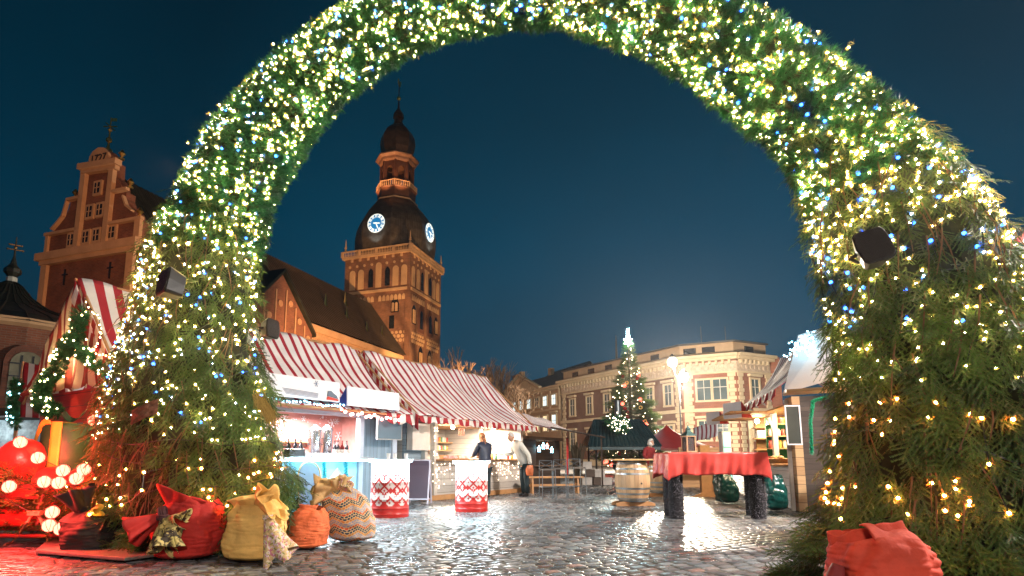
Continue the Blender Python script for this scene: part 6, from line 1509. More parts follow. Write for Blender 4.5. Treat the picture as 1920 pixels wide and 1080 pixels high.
M_bred = mat('red_bauble', (.5, .02, .015), .25, .1, 2); M_bgold = mat('gold_ring', (.8, .5, .12), .3, metal=.9)
b1 = b2 = None
for k in range(56):
    a = rg_.uniform(math.pi, 2 * math.pi); h_ = 1 - math.sqrt(rg_.uniform(0.01, 1)); z_ = .6 + (CH_ - 1) * h_; r_ = (1 - h_) ** .82 * 1.95 * (1 + .16 * math.sin(z_ * 7.5)) + .1; p = Vector((r_ * math.cos(a), r_ * math.sin(a), z_))
    if k % 5 < 2:
        if b1 is None: o = MB().ball((0, 0, 0), .12, 10).build('glowing_bauble', E_tred, xt, True); b1 = o.data
        else: o = bpy.data.objects.new('glowing_bauble', b1); COL.objects.link(o); o.parent = xt
    elif k % 5 < 4:
        if b2 is None:
            mm_ = MB(); mm_.tube([(.1 * math.cos(q * .63), 0, .1 * math.sin(q * .63)) for q in range(11)], .028, 5); o = mm_.build('ring_ornament', M_bgold, xt, True); b2 = o.data
        else: o = bpy.data.objects.new('ring_ornament', b2); COL.objects.link(o); o.parent = xt
    else:
        o = MB().ball((0, 0, 0), .13, 10).build('red_bauble', M_bred, xt, True)
    o.location = p
# garland of lights round the shelter chimney
def garland(name, label, pts, r_, n, em, nb, seed, br=.018, mats=None, temps=None, scale=1., group=None):
    pts = [Vector(p) for p in pts]; base = pts[0].copy(); t_ = thing(name, label, 'garland', base, 0, group)
    rg_ = np.random.default_rng(seed); Pn = np.array([tuple(p - base) for p in pts]); sg = np.linalg.norm(np.diff(Pn, axis=0), axis=1); T = np.concatenate([[0], np.cumsum(sg)])
    t = rg_.uniform(0, T[-1], n); C = np.stack([np.interp(t, T, Pn[:, i]) for i in range(3)], -1); d = unit(rg_.normal(size=(n, 3)))
    foliage('foliage', temps or TIPS, C + d * r_ * .45, d, unit(rg_.normal(size=(n, 3))), np.full(n, scale), rg_.uniform(0, 6, n), mats or [M_garl], rg_, t_)
    t = rg_.uniform(0, T[-1], nb); C = np.stack([np.interp(t, T, Pn[:, i]) for i in range(3)], -1); d = unit(rg_.normal(size=(nb, 3)) + np.array([0, -1.1, 0])); bb = None
    for k in range(nb):
        if bb is None: o = MB().ball((0, 0, 0), br, 6).build('bulb', em, t_, True); bb = o.data
        else: o = bpy.data.objects.new('bulb', bb); COL.objects.link(o); o.parent = t_
        o.location = C[k] + d[k] * r_ * 1.15
    return t_
garland('lit_garland', 'white lit garland piled on the ribbed roof under the chimney pipe', [at(1138, 790, 23.4), at(1150, 786, 23.3), at(1165, 788, 23.3), at(1172, 800, 23.0), at(1160, 803, 22.9), at(1145, 796, 23.2)], .26, 300, emis('bulb_white', (1, .86, .62), 7), 70, 4, .017, scale=2.2)
# ================= the lit evergreen arch =================
AN = np.array([.364, .931, 0.]); AO = np.array([-3.4, 6.9, 0.])
def hitA(x, y, off=0.):
    r = np.array(ray(x, y)); C = np.array([0, 0, CAMZ]); t = ((AO - AN * off - C) @ AN) / (r @ AN); return C + r * t
ST = [((172, 1050), (585, 1035)), ((178, 960), (590, 935)), ((178, 850), (578, 850)), ((192, 750), (545, 760)), ((222, 640), (512, 650)), ((250, 560), (510, 565)), ((268, 490), (506, 490)), ((304, 430), (512, 425)),
      ((344, 360), (532, 350)), ((388, 272), (572, 290)), ((444, 190), (610, 242)), ((512, 108), (662, 188)), ((600, 42), (732, 134)), ((690, -8), (800, 98)), ((790, -50), (875, 74)), ((905, -75), (950, 64)), ((1040, -85), (1040, 62)),
      ((1180, -70), (1125, 86)), ((1300, -35), (1210, 112)), ((1410, 5), (1290, 168)), ((1545, 85), (1378, 235)), ((1645, 165), (1450, 292)), ((1735, 240), (1482, 350)), ((1850, 335), (1488, 425)), ((1925, 430), (1500, 490)),
      ((1975, 540), (1518, 565)), ((2015, 690), (1535, 680)), ((2060, 840), (1538, 820)), ((2110, 990), (1520, 930)), ((2180, 1160), (1470, 1060)), ((2230, 1270), (1440, 1230))]
Oo = np.array([hitA(*a) for a, b in ST]); Ii = np.array([hitA(*b) for a, b in ST])
CT = (Oo + Ii) / 2; VR = unit(CT - np.array([0, 0, CAMZ])); NP = unit(Oo - Ii)
# the tube is round (the legs flatter), so its true half-width follows from the width seen square to the line of sight
DR = np.interp(np.arange(len(ST)), [0, 5, 8, 20, 23, 30], [.55, .66, .97, .97, .80, .66])
QD = unit(NP - (NP * VR).sum(1)[:, None] * VR); WP = np.abs(((Oo - Ii) * QD).sum(1)) / 2
HW = WP / np.sqrt((NP * QD).sum(1) ** 2 + (DR * (QD @ AN)) ** 2) * np.interp(np.arange(len(ST)), [0, 6, 9, 21, 23, 26, 30], [.93, .92, .93, .92, .86, .87, .94])
sgm = np.linalg.norm(np.diff(CT, axis=0), axis=1); TT = np.concatenate([[0], np.cumsum(sgm)]); TL = TT[-1]
def st_at(t):
    C = np.stack([np.interp(t, TT, CT[:, i]) for i in range(3)], -1); N_ = unit(np.stack([np.interp(t, TT, NP[:, i]) for i in range(3)], -1)); return C, N_, np.interp(t, TT, HW)
t_l = TT[7]; t_r = TT[22]                        # where spruce boughs give way to garland
def depth_ratio(t): return np.interp(t, TT, DR)
def surf(t, ph, k=1.):
    C, N_, h = st_at(t); w_ = depth_ratio(t)
    c, s = np.cos(ph)[:, None], np.sin(ph)[:, None]
    P = C + (N_ * c) * (h * k)[:, None] - AN * s * (h * k * w_)[:, None]
    out_ = unit(N_ * c * w_[:, None] - AN * s); return P, out_
rgA = np.random.default_rng(12)
ar = thing('evergreen_arch', 'huge arch of garland and spruce boughs covered with lights', 'arch', tuple(CT[0] * np.array([1, 1, 0])))
org = np.array(ar.location)
def pick(n, lo, hi, front=.72):
    """area-weighted samples of the arch skin; most of them on the side toward the square's visitors"""
    t = rgA.uniform(lo, hi, n * 3); _, _, h = st_at(t); keep = rgA.uniform(0, h.max(), n * 3) < h; t = t[keep][:n]
    k = len(t); ph = np.where(rgA.uniform(0, 1, k) < front, rgA.uniform(-.35, math.pi + .35, k), rgA.uniform(math.pi, 2 * math.pi, k)); return t, ph
# added dark core, no real part of the arch, stops the sky showing through
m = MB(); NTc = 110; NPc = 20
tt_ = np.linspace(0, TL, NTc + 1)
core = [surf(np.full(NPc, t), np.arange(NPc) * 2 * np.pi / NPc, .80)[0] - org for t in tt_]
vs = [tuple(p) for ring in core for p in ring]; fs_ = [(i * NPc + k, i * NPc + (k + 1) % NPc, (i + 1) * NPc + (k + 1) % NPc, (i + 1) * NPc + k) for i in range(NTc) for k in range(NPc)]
m.add(vs, fs_); m.build('dark_core', mat('dark_core_fill', (.006, .009, .004), .9, .5, 9), ar)
# garland tube
n = 21000; t, ph = pick(n, t_l - .35, t_r + .35)
lump = np.array([mnoise.noise(Vector((a * 3.1, b * 1.6, 0))) for a, b in zip(t, ph)])
P, o_ = surf(t, ph, 1.); kk = rgA.uniform(.80, .97, len(t)) + .07 * lump
P, _ = surf(t, ph, 1.); C_, _, _ = st_at(t); P = C_ + (P - C_) * kk[:, None]
D_ = unit(o_ + rgA.normal(size=P.shape) * .55)
foliage('garland', TIPS, P - org, D_, unit(rgA.normal(size=P.shape)), rgA.uniform(.8, 1.35, len(P)), rgA.uniform(0, 6.28, len(P)), [M_garl], rgA, ar, tone=np.clip(.5 + lump * .9 + rgA.uniform(-.3, .3, len(P)), 0, 1))
# spruce boughs hanging on both legs
def boughs(name, lo, hi, n, Smul, seed):
    t, ph = pick(n, lo, hi, .78); P, o_ = surf(t, ph, 1.); C_, _, _ = st_at(t); lump = np.array([mnoise.noise(Vector((a * 2.2, b * 1.5, seed))) for a, b in zip(t, ph)]); keep = (lump > -.22) | (rgA.uniform(0, 1, len(t)) < .45); t, ph, P, o_, C_, lump = t[keep], ph[keep], P[keep], o_[keep], C_[keep], lump[keep]; P = C_ + (P - C_) * (rgA.uniform(.76, .98, len(t)) + .05 * lump)[:, None]
    down = np.array([0, 0, -1.]); D_ = unit(o_ * (rgA.uniform(.10, .55, len(t)) * np.where(o_[:, 2] > .35, .35, 1))[:, None] + down * 1.0 + rgA.normal(size=P.shape) * .24); P[:, 2] += .12 * Smul
    P[:, 2] = np.maximum(P[:, 2], .12)
    low = P[:, 2] < .5; D_[low] = unit(o_[low] * .8 + down * .6 + rgA.normal(size=(low.sum(), 3)) * .3)
    return foliage(name, BOUGHS, P - org, D_, o_, rgA.uniform(.75, 1.2, len(P)) * Smul * np.where(P[:, 2] > 2.4, .74, 1.), rgA.normal(size=len(P)) * .35, [M_spr, M_twig], rgA, ar, zmin=.01, tone=np.clip(.45 + lump * .8 + rgA.uniform(-.35, .35, len(P)), 0, 1))
boughs('spruce_boughs', .0, t_l + .25, 3600, 1.0, 1.)
boughs('spruce_boughs', t_r - .3, TL, 4000, .9, 2.)
# long bare twigs showing through
m = MB()
for lo, hi in ((0, t_l), (t_r, TL)):
    for _ in range(120):
        t0 = np.array([rgA.uniform(lo, hi)]); ph = np.array([rgA.uniform(.3, 2.8)]); p0, o_ = surf(t0, ph, 1.0); p0 = p0[0]; d = np.array([rgA.normal() * .25, 0, -1.]); d /= np.linalg.norm(d)
        L_ = rgA.uniform(.25, .5); p1 = p0 + d * L_ * .5 + o_[0] * .05; p2 = p0 + d * L_ + o_[0] * .03
        if p2[2] > .05: m.tube([p0 - org, p1 - org, p2 - org], [.007, .006, .003], 4)
m.build('bare_twigs', M_twig, ar)
# cables lashed round both legs
m = MB()
for (tc0, sl, k) in ((TT[2] + .12, .0, 1.0), (TT[1] + .55, .12, 1.0), (TT[1] + .2, -.06, 1.0), (TT[25] + .35, .0, .99), (TT[27] + .1, .15, .99)):
    pts = []
    for q in range(41):
        ph = np.array([-.3 + (math.pi + .6) * q / 40]); t = np.array([tc0 + sl * math.cos(ph[0]) + .03 * math.sin(ph[0] * 7)]); p, _ = surf(t, ph, 1.0 + .015 * math.sin(ph[0] * 11)); pts.append(p[0] - org)
    m.tube(pts, .006, 5)
each(m, 'lashing_cable', M_black, ar)
# ---------------- fairy lights on the arch ----------------
E_warm = emis('fairy_warm', (1., .74, .26), 120); E_bl = emis('fairy_blue', (.02, .15, 1.), 14); E_cool = emis('fairy_cool', (.75, .9, 1.), 60); E_or = emis('fairy_amber', (1., .38, .08), 110)
TIPS_S = [tip_template(70 + i, 12, .055, .007) for i in range(3)]
def ico(r):
    b = bmesh.new(); bmesh.ops.create_icosphere(b, subdivisions=1, radius=r); me = bpy.data.meshes.new('bulb'); b.to_mesh(me); b.free(); return me
M_halow = tone_mat('warm_halo', (.30, .26, .07), (.55, .42, .12), .4, .4); M_halob = tone_mat('blue_halo', (.05, .15, .5), (.1, .3, .8), .4, .4); M_haloo = tone_mat('amber_halo', (.5, .24, .07), (.75, .36, .10), .4, .4)  # tints of the added bulb tips that imitate glow halos
def bulb_string(name, label, P, em, r_, group, cap=100, cable=True, halo_m=M_halow):
    # the nearest, largest bulbs are parts of their own; the rest of the string is one part
    d = np.linalg.norm(P - np.array([0, 0, CAMZ]), axis=1); P = P[np.argsort(d)]
    base = np.array([P[0][0], P[0][1], 0]); t_ = thing(name, label, 'fairy lights', tuple(base), 0, group); me = ico(r_); me.materials.append(em)
    for p in P[:cap]:
        o = bpy.data.objects.new('bulb', me); COL.objects.link(o); o.parent = t_; o.location = p - base
    if len(P) > cap:
        b = bmesh.new(); bmesh.ops.create_icosphere(b, subdivisions=1, radius=r_); vs = np.array([v.co[:] for v in b.verts]); fc = np.array([[v.index for v in f.verts] for f in b.faces]); b.free()
        sc_ = rgA.uniform(.7, 1.25, len(P) - cap); V = (vs[fc][None] * sc_[:, None, None, None] + (P[cap:] - base)[:, None, None, :]).reshape(-1, 3); o = raw_mesh('bulbs', V, [em], parent=t_); o['kind'] = 'stuff'
    if cable:
        # added tinted tips round each bulb, imitating its halo of glow
        k = 4; Pn = np.repeat(P, k, 0) - base; o_ = unit(rgA.normal(size=Pn.shape) + np.array([-.364, -.931, .1]) * .3)
        foliage('halo_tips', TIPS_S, Pn - o_ * .012 + rgA.normal(size=Pn.shape) * .012, o_, unit(rgA.normal(size=Pn.shape)), rgA.uniform(.35, .6, len(Pn)), rgA.uniform(0, 6, len(Pn)), [halo_m], rgA, t_, tone=rgA.uniform(.5, 1, len(Pn)))
        m = MB(); Q = P[rgA.permutation(len(P))[:min(len(P), 160)]]; left = list(range(len(Q))); cur = left.pop(0)
        path = [cur]
        while left:
            dd = np.linalg.norm(Q[left] - Q[cur], axis=1); j = int(np.argmin(dd)); nx_ = left.pop(j)
            if dd[j] < .8: m.tube([Q[cur] - base, (Q[cur] + Q[nx_]) / 2 - base - np.array([0, 0, .03]), Q[nx_] - base], .0050, 3, cap=False)
            cur = nx_
        m.build('cable', mat('green_flex', (.006, .014, .010), .5), t_)
    return t_
def skin_pts(n, lo, hi, p0, p1, kmin=.96, kmax=1.04, zlo=None):
    t = rgA.uniform(lo, hi, n); ph = rgA.uniform(p0, p1, n); P, o_ = surf(t, ph, 1.); C_, _, _ = st_at(t); P = C_ + (P - C_) * rgA.uniform(kmin, kmax, n)[:, None]; return P
def clump(P, n, s):
    q = P[rgA.integers(0, len(P), n)]; return q + rgA.normal(size=q.shape) * s
F0, F1_ = -.15, math.pi + .15
tube_w = np.concatenate([skin_pts(1500, t_l - .2, t_r + .2, F0, F1_), skin_pts(140, t_l, t_r, F1_, 2 * math.pi - .2)]); tube_w = np.concatenate([tube_w, clump(tube_w[:1500], 700, .04)])
bulb_string('fairy_lights', 'dense warm white fairy lights over the curved garland top of the arch', tube_w, E_warm, .0076, 'fairy lights on the arch')
bulb_string('fairy_lights', 'warm white fairy lights over the boughs of the left arch leg', np.concatenate([skin_pts(470, TT[2] + .15, t_l, F0, F1_), skin_pts(40, TT[2], t_l, 3.3, 6)]), E_warm, .0090, 'fairy lights on the arch')
bulb_string('fairy_lights', 'warm white fairy lights over the upper boughs of the right arch leg', np.concatenate([skin_pts(260, t_r, TT[26] - .05, F0, F1_), skin_pts(120, t_r, TT[24], F0, F1_), skin_pts(20, TT[26], TT[26] + .2, F0, F1_)]), E_warm, .0080, 'fairy lights on the arch')
bulb_string('blue_fairy_lights', 'scattered blue fairy lights over the whole arch', np.concatenate([skin_pts(190, t_l, t_r, F0, F1_), skin_pts(66, TT[2] + .3, t_l, F0, F1_), skin_pts(46, t_r, TT[26] - .2, F0, F1_)]), E_bl, .0135, 'fairy lights on the arch', halo_m=M_halob)
bulb_string('cool_fairy_lights', 'sparse cold white fairy lights mixed among the warm ones on the arch', np.concatenate([skin_pts(150, t_l, t_r, F0, F1_), skin_pts(30, TT[2] + .4, t_l, F0, F1_), skin_pts(20, t_r, TT[25], F0, F1_)]), E_cool, .0083, 'fairy lights on the arch', halo_m=M_halob)
bulb_string('amber_fairy_lights', 'sparse amber lights low on the left arch leg above the sacks', clump(skin_pts(16, TT[1] - .05, TT[2] - .05, .1, 3.0), 62, .12), E_or, .0125, 'amber lights low on the arch', halo_m=M_haloo)
def hp(x, y):   # point on the front skin of the right leg seen at this spot of the photograph
    a = hitA(x, y); dmin = None
    t = np.linspace(TT[22], TL, 160); C_, N_, h = st_at(t); rr_ = np.array(ray(x, y)); best = None
    for ph in np.linspace(0, math.pi, 40):
        P, _ = surf(t, np.full(len(t), ph), 1.01); v = P - np.array([0, 0, CAMZ]); dn = v @ (rr_ / np.linalg.norm(rr_)); e_ = np.linalg.norm(v - dn[:, None] * rr_ / np.linalg.norm(rr_), axis=1); i = int(np.argmin(e_))
        if best is None or e_[i] < best[0]: best = (e_[i], P[i])
    return best[1]
AMB = [(1650, 755), (1690, 748), (1764, 753), (1588, 757), (1597, 784), (1563, 788), (1632, 785), (1663, 785), (1732, 780), (1823, 778), (1842, 787), (1908, 784), (1657, 817), (1560, 810), (1560, 825), (1560, 834), (1573, 857), (1542, 832), (1552, 882), (1519, 897), (1532, 904), (1532, 917), (1525, 928), (1581, 919), (1582, 935), (1600, 913), (1607, 912), (1663, 913), (1575, 945), (1551, 945), (1563, 945), (1685, 934), (1577, 972), (1782, 900), (1786, 918), (1760, 926), (1810, 938), (1808, 949), (1776, 956), (1790, 970), (1883, 961), (1700, 960), (1745, 905), (1850, 870)]
bulb_string('amber_fairy_lights', 'amber lights low on the right arch leg above the red sack', np.array([hp(*a) for a in AMB]), E_or, .0120, 'amber lights low on the arch', halo_m=M_haloo)
# ---------------- loudspeakers on the arch ----------------
M_spk = mat('speaker_black', (.012, .010, .009), .35, .2, 4)
def speaker(px, py, D, w, h, label, yaw, pitch, roll=0.):
    p = at(px, py, D); t_ = thing('loudspeaker', label, 'loudspeaker', p, 0, 'black loudspeakers fixed on the arch'); t_.rotation_euler = (R(pitch), R(roll), R(yaw))
    P_ = [(-w * .5, -h * .40), (-w * .40, -h * .5), (w * .40, -h * .5), (w * .5, -h * .40), (w * .56, 0), (w * .5, h * .40), (w * .40, h * .5), (-w * .40, h * .5), (-w * .5, h * .40), (-w * .56, 0)]
    m = MB(); m.prism([(x * .72, z) for x, z in P_], (0, w * .75, 0), (1, 0, 0), UP, (0, -.02, 0)); 
    m = MB(); n_ = len(P_); vs = [(x, -w * .05, z) for x, z in P_] + [(x * .6, w * .75, z * .8) for x, z in P_]
    m.add(vs, [tuple(range(n_)), tuple(reversed(range(n_, 2 * n_)))] + [(i, n_ + i, n_ + (i + 1) % n_, (i + 1) % n_) for i in range(n_)]); m.build('cabinet', M_spk, t_, bevel=.008)
    m = MB(); m.prism([(x * .92, z * .92) for x, z in P_], (0, -w * .05 - .002, 0), (1, 0, 0), UP, (0, -.008, 0)); m.build('grille', mat('speaker_grille', (.020, .014, .011), .4, .1, 60, .5, 250), t_, bevel=.004)
    m = MB(); m.tube([(0, w * .7, 0), (0, w * 1.0, 0)], .015, 6); m.tube([(-w * .45, w * .3, 0), (-w * .62, w * .5, 0), (-w * .3, w * .95, 0), (0, w * .98, 0)], .012, 5); m.build('bracket', M_black, t_)
speaker(1638, 460, 3.42, .185, .235, 'large black loudspeaker on the right arch leg', -18, -12, -14)
speaker(308, 528, 5.72, .24, .30, 'black loudspeaker high on the left arch leg, facing left', -38, -10, -6)
speaker(511, 616, 6.1, .17, .22, 'small black loudspeaker on the inner side of the left arch leg', 62, -6, 4)
t_ = thing('bark_slab', 'rough brown slab of bark stuck among the left boughs', 'bark', tuple(at(272, 772, 5.86)))
m = MB(); m.grid(lambda u, v: ((u - .5) * .26, -.03 * math.sin(u * 3) + .02 * mnoise.noise(Vector((u * 6, v * 6, 2))), (v - .5) * .15 + (u - .5) * .12), 14, 8); m.build('bark_piece', mat('bark_slab', (.16, .06, .03), .85, .4, 20, .6), t_, solid=.015)
t_ = thing('straw_bundle', 'golden straw bundle showing between boughs low on the left arch leg', 'straw', tuple(at(494, 772, 6.02)))
V = []; rg_ = np.random.default_rng(9); n = 420; q_ = rg_.uniform(0, 1, n); b0 = np.stack([-.10 + .17 * q_ + rg_.normal(0, .022, n), rg_.uniform(-.01, .05, n), .19 - .20 * q_ + rg_.normal(0, .03, n)], -1); d = unit(np.stack([rg_.normal(.45, .2, n), rg_.normal(-.1, .15, n), rg_.normal(-1, .15, n)], -1)) * rg_.uniform(.10, .2, n)[:, None]; s_ = np.array([.003, 0, .001])
o = raw_mesh('straw_stalks', np.stack([b0 - s_, b0 + s_, b0 + d], 1).reshape(-1, 3), [tone_mat('straw', (.28, .17, .04), (.60, .42, .12), .6)], rg_.uniform(0, 1, n), parent=t_); o['kind'] = 'stuff'
# ================= left-hand stall beyond the arch =================
sL = thing('market_stall', 'tent roofed stall with lit yellow striped gable at the left edge', 'stall', O1, RZ1)
l0, l1 = -7.38, -5.95
gable_roof(sL, l0, l1, 3.86, 1.97, off=.08, mt=M_str2)
def gable_cloth():
    a, b = L(l0, -3.25, 2.0), L(l0, .45, 2.0); m = MB(); top = 3.84
    def fn(u, v):
        w = -3.25 + 3.7 * u; zt = 1.99 + (top - 1.99) * (1 - abs(w + 1.4) / 1.85); zb = 2.10 - .06 * abs(math.sin(w * 11)) ; zb = min(zb, zt)
        p = L(l0, w, zt + (zb - zt) * v); return p + Vector((.05 * math.sin(w * 13) * v + .07 * mnoise.noise(Vector((w * 2, v * 2, 4))), 0, 0))
    m.grid(fn, 90, 16, lambda u, v: (3.7 * u, v)); return m.build('gable_cloth', stripes('gable_stripes', (.42, .05, .04), (.80, .62, .42), .26, .5, 0, transl=.35), sL, True, solid=.006)
gable_cloth()
verge(sL, l0, -1.4, .45, 3.84, 1.97, -.03, h=.26); 
m = MB(); m.bx(l0 + .1, l0 + .18, -.3, 2.6, 1.55, 2.05); m.bx(l0 + .1, l0 + .18, -.3, .9, 0, 1.55); m.bx(l0 + .1, l0 + .18, .9, 2.6, 0, .95); m.build('red_boards', M_redb, sL)
m = MB(); m.bx(l0 + .2, l1, 2.7, 2.8, 0, 2.0); m.bx(l0 + .2, l1, -.2, -.1, 0, 2.0); m.bx(l1 - .1, l1, -.1, 2.7, 0, 2.0); each(m, 'side_wall', M_brown, sL)
m = MB(); m.bx(l0 - .25, l0 + .1, .9, 2.8, .95, .99); m.build('counter', M_woodh, sL)
lamp('gable_lamp', 'POINT', (l0 - .18, 1.5, 2.55), (1, .66, .28), 26, .1, parent=sL); lamp('stall_lamp', 'POINT', (l0 + .6, 1.6, 1.85), (.9, .95, 1), 25, .1, parent=sL)
m = MB(); m.ball((l0 - .18, 1.5, 2.55), .05, 10); m.build('bare_bulb', emis('bare_bulb_yellow', (1, .75, .4), 25), sL, True)
m = MB()
rg = random.Random(8)
m.bx(l0 + .7, l0 + 1.1, .95, 2.6, 1.25, 1.28); each(m, 'shelf', M_woodh, sL)
M_wool = mat('wool', (.10, .09, .09), .9, .9, 7, dirt=(.02, .02, .03))
for k in range(16):
    g = MB().ball((0, 0, 0), rg.uniform(.05, .08), 8, 1.3).build('woollen_toy', M_wool if k % 3 else M_cup, None, True, loc=F1(l0 + .05, -1.05 - .1 * k, 1.03 + .08)); tag(g, ORD[k] + ' woollen toy from the near end of the left stall counter', 'toy', 'woollen toys on the left stall counter')
# side flap of the neighbour stall, white with red stripes
sN = thing('striped_flap', 'white canvas flap with red stripes hanging beside the left stall', 'awning', (0, 0, 0))
fold_cloth(sN, 'cloth', M_str2, at(45, 678, 10.2), at(130, 700, 9.9), at(38, 782, 10.0), at(130, 786, 9.7), 20, 12, .02, .0)
m = MB(); p = at(45, 678, 10.2); m.tube([(p.x, 10.2, 0), (p.x, 10.2, p.z)], .03, 6); p = at(130, 700, 9.9); m.tube([(p.x, 9.95, 0), (p.x, 9.95, p.z)], .03, 6); each(m, 'pole', M_woodh, sN)
t_ = thing('market_stall', 'distant stall glowing cold white under the far left garland', 'stall', (at(5, 830, 13).x, 13, 0))
m = MB(); m.bx(-1.6, .7, .5, .6, 0, 2.2); m.bx(-1.6, .7, -.3, .6, 1.95, 2.0); m.bx(-1.6, .7, -.3, .4, .9, .95); m.build('boards', M_brown, t_)
m = MB(); m.bx(-1.5, .5, .44, .48, 1.0, 1.9); m.build('lit_back', mat('bright_back', (.6, .7, .75), .5, .5, 8), t_); lamp('stall_lamp', 'POINT', (-.4, -.1, 1.7), (.75, .93, 1), 7, .1, parent=t_)
garland('pine_garland', 'thick pine garland with warm lights draped over the left stall gable', [at(150, 585, 8.35), at(148, 625, 8.35), at(122, 650, 8.4), at(108, 690, 8.45), at(82, 722, 8.5), at(75, 758, 8.5), at(105, 772, 8.3)], .12, 1000, E_ww, 42, 31, .013, scale=1.2)
garland('pine_garland', 'short pine garland arm reaching right on the left stall gable', [at(128, 648, 8.3), at(160, 665, 8.2), at(198, 694, 8.1), at(212, 702, 8.0)], .11, 450, E_ww, 18, 32, .013, scale=1.1)
garland('pine_garland', 'narrow vertical pine garland at the far left edge', [at(32, 715, 10), at(26, 760, 10), at(30, 800, 10)], .10, 420, E_cyan, 16, 33, .016, scale=1.1)
festoon('light_string', 'fine warm light string looped across the striped gable cloth', [at(160, 560, 8.0), at(185, 590, 8.0), at(192, 625, 7.9), at(170, 655, 7.9), at(210, 660, 7.8), at(225, 690, 7.8)], 24, .010, E_ww, sag=.05)
# ================= red lit sledge =================
sg = thing('decorated_sledge', 'red sledge heaped with spruce twigs glowing red at the left edge', 'sledge', (-5.6, 6.9, 0))
M_red = mat('sledge_red', (.40, .022, .016), .4, .3, 5, .2, 12); M_redd = mat('sledge_dark', (.10, .015, .012), .5, .3, 5)
lx = lambda x, y, D: at(x, y, D) - Vector((-5.6, 6.9, 0))
a = lx(-120, 970, 6.75); b = lx(66, 972, 6.75)
m = MB(); m.tube([a, b], .10, 12); m.build('log_body', M_red, sg, True)
m = MB(); a, b = lx(-120, 920, 6.6), lx(72, 921, 6.6); m.prism([(0, -.09), ((b - a).length, -.09), ((b - a).length, .07), (0, .07)], a, (b - a).normalized(), UP, (0, .12, 0)); m.build('side_beam', M_redd, sg)
m = MB(); m.box(lx(20, 955, 7.4), (2.4, .9, .42)); m.build('seat_box', M_red, sg)
for off in (0., .16):
    c = lx(112 - off * 60, 935, 6.62 + off); r_ = .2
    m = MB(); pts = [lx(70 - off * 80, 985, 6.62 + off), lx(72 - off * 80, 950, 6.62 + off)] + [c + Vector((-r_ * math.cos(q * .26) , 0, r_ * math.sin(q * .26))) for q in range(13)]
    m.tube(pts, .018, 8); m.build('runner', M_redd, sg, True)
m = MB(); m.tube([lx(-120, 1003, 6.6), lx(80, 1005, 6.6), lx(136, 1003, 6.5)], .022, 8); m.build('ground_rail', M_redd, sg, True)
# twigs heaped on it
rg_ = np.random.default_rng(21); n = 1300
xx = rg_.uniform(-150, 172, n); Dd = rg_.uniform(6.62, 7.4, n); P = np.array([tuple(lx(x, 860, D)) for x, D in zip(xx, Dd)]); top = .60 + .32 * np.exp(-((xx - 10) / 70) ** 2) + .12 * np.exp(-((xx - 150) / 30) ** 2); P[:, 2] = rg_.uniform(.12, 1, n) ** .6 * top
foliage('twig_heap', BOUGHS, P, unit(np.stack([rg_.normal(0, 1, n), rg_.normal(-.9, .5, n), rg_.normal(-.1, .45, n)], -1)), np.tile([0, 0, 1.], (n, 1)), rg_.uniform(.6, 1, n), rg_.normal(size=n) * .6, [M_spr, M_twig], rg_, sg)
for q_ in ((15, 835, 6.2), (58, 880, 6.05), (0, 935, 6.0)): lamp('red_glow', 'POINT', at(*q_), (1, .05, .035), 75, .08)
M_gb = mat('glowing_red_ball', (.5, .012, .010), .3, .3, 9, .3, 20, emit=(1, .035, .02), estr=.32)
for (x, y, D, r_) in ((42, 862, 6.95, .26), (-25, 900, 6.9, .24), (96, 905, 6.85, .19), (150, 905, 6.95, .17), (30, 925, 6.8, .15)):
    m = MB(); m.ball(lx(x, y, D), r_, 20); m.build('big_red_ball', M_gb, sg, True)
rl = thing('red_globe_lights', 'string of white hot red globe lights over the sledge', 'light string', (-5.3, 6.6, 0)); bb = None
E_rg = emis('red_globe', (1, .085, .05), 7)
GL = [(38, 829, 6.75), (71, 858, 6.65), (157, 880, 6.5), (17, 912, 6.5), (110, 905, 6.5), (83, 903, 6.6), (143, 897, 6.5), (118, 882, 6.6), (98, 960, 6.5), (92, 985, 6.45), (114, 991, 6.4), (-60, 880, 6.5), (176, 788, 7.2)]
for (x, y, D) in GL:
    if bb is None: o = MB().ball((0, 0, 0), .068, 14).build('globe_bulb', E_rg, rl, True); bb = o.data
    else: o = bpy.data.objects.new('globe_bulb', bb); COL.objects.link(o); o.parent = rl
    o.location = at(x, y, D - .12) - rl.location
m = MB()
for (x, y, D) in GL:   # wire guards round the globes
    c = at(x, y, D - .12) - rl.location
    for k in range(5):
        ax_ = Vector((math.sin(k * 1.3), math.cos(k * 1.3), .4 * math.sin(k * 2.2))).normalized(); u_ = ax_.cross(Vector((.1, .2, 1))).normalized(); w_ = ax_.cross(u_)
        m.tube([c + (u_ * math.cos(q * .4488) + w_ * math.sin(q * .4488)) * .071 for q in range(15)], .0026, 3)
m.build('wire_guards', M_black, rl)
m = MB()
for (a, b) in zip(GL[:-2], GL[1:-1]): m.tube([at(*a) - rl.location, (at(*a) + at(*b)) / 2 - rl.location - UP * .05, at(*b) - rl.location], .004, 4)
m.build('cable', M_black, rl)
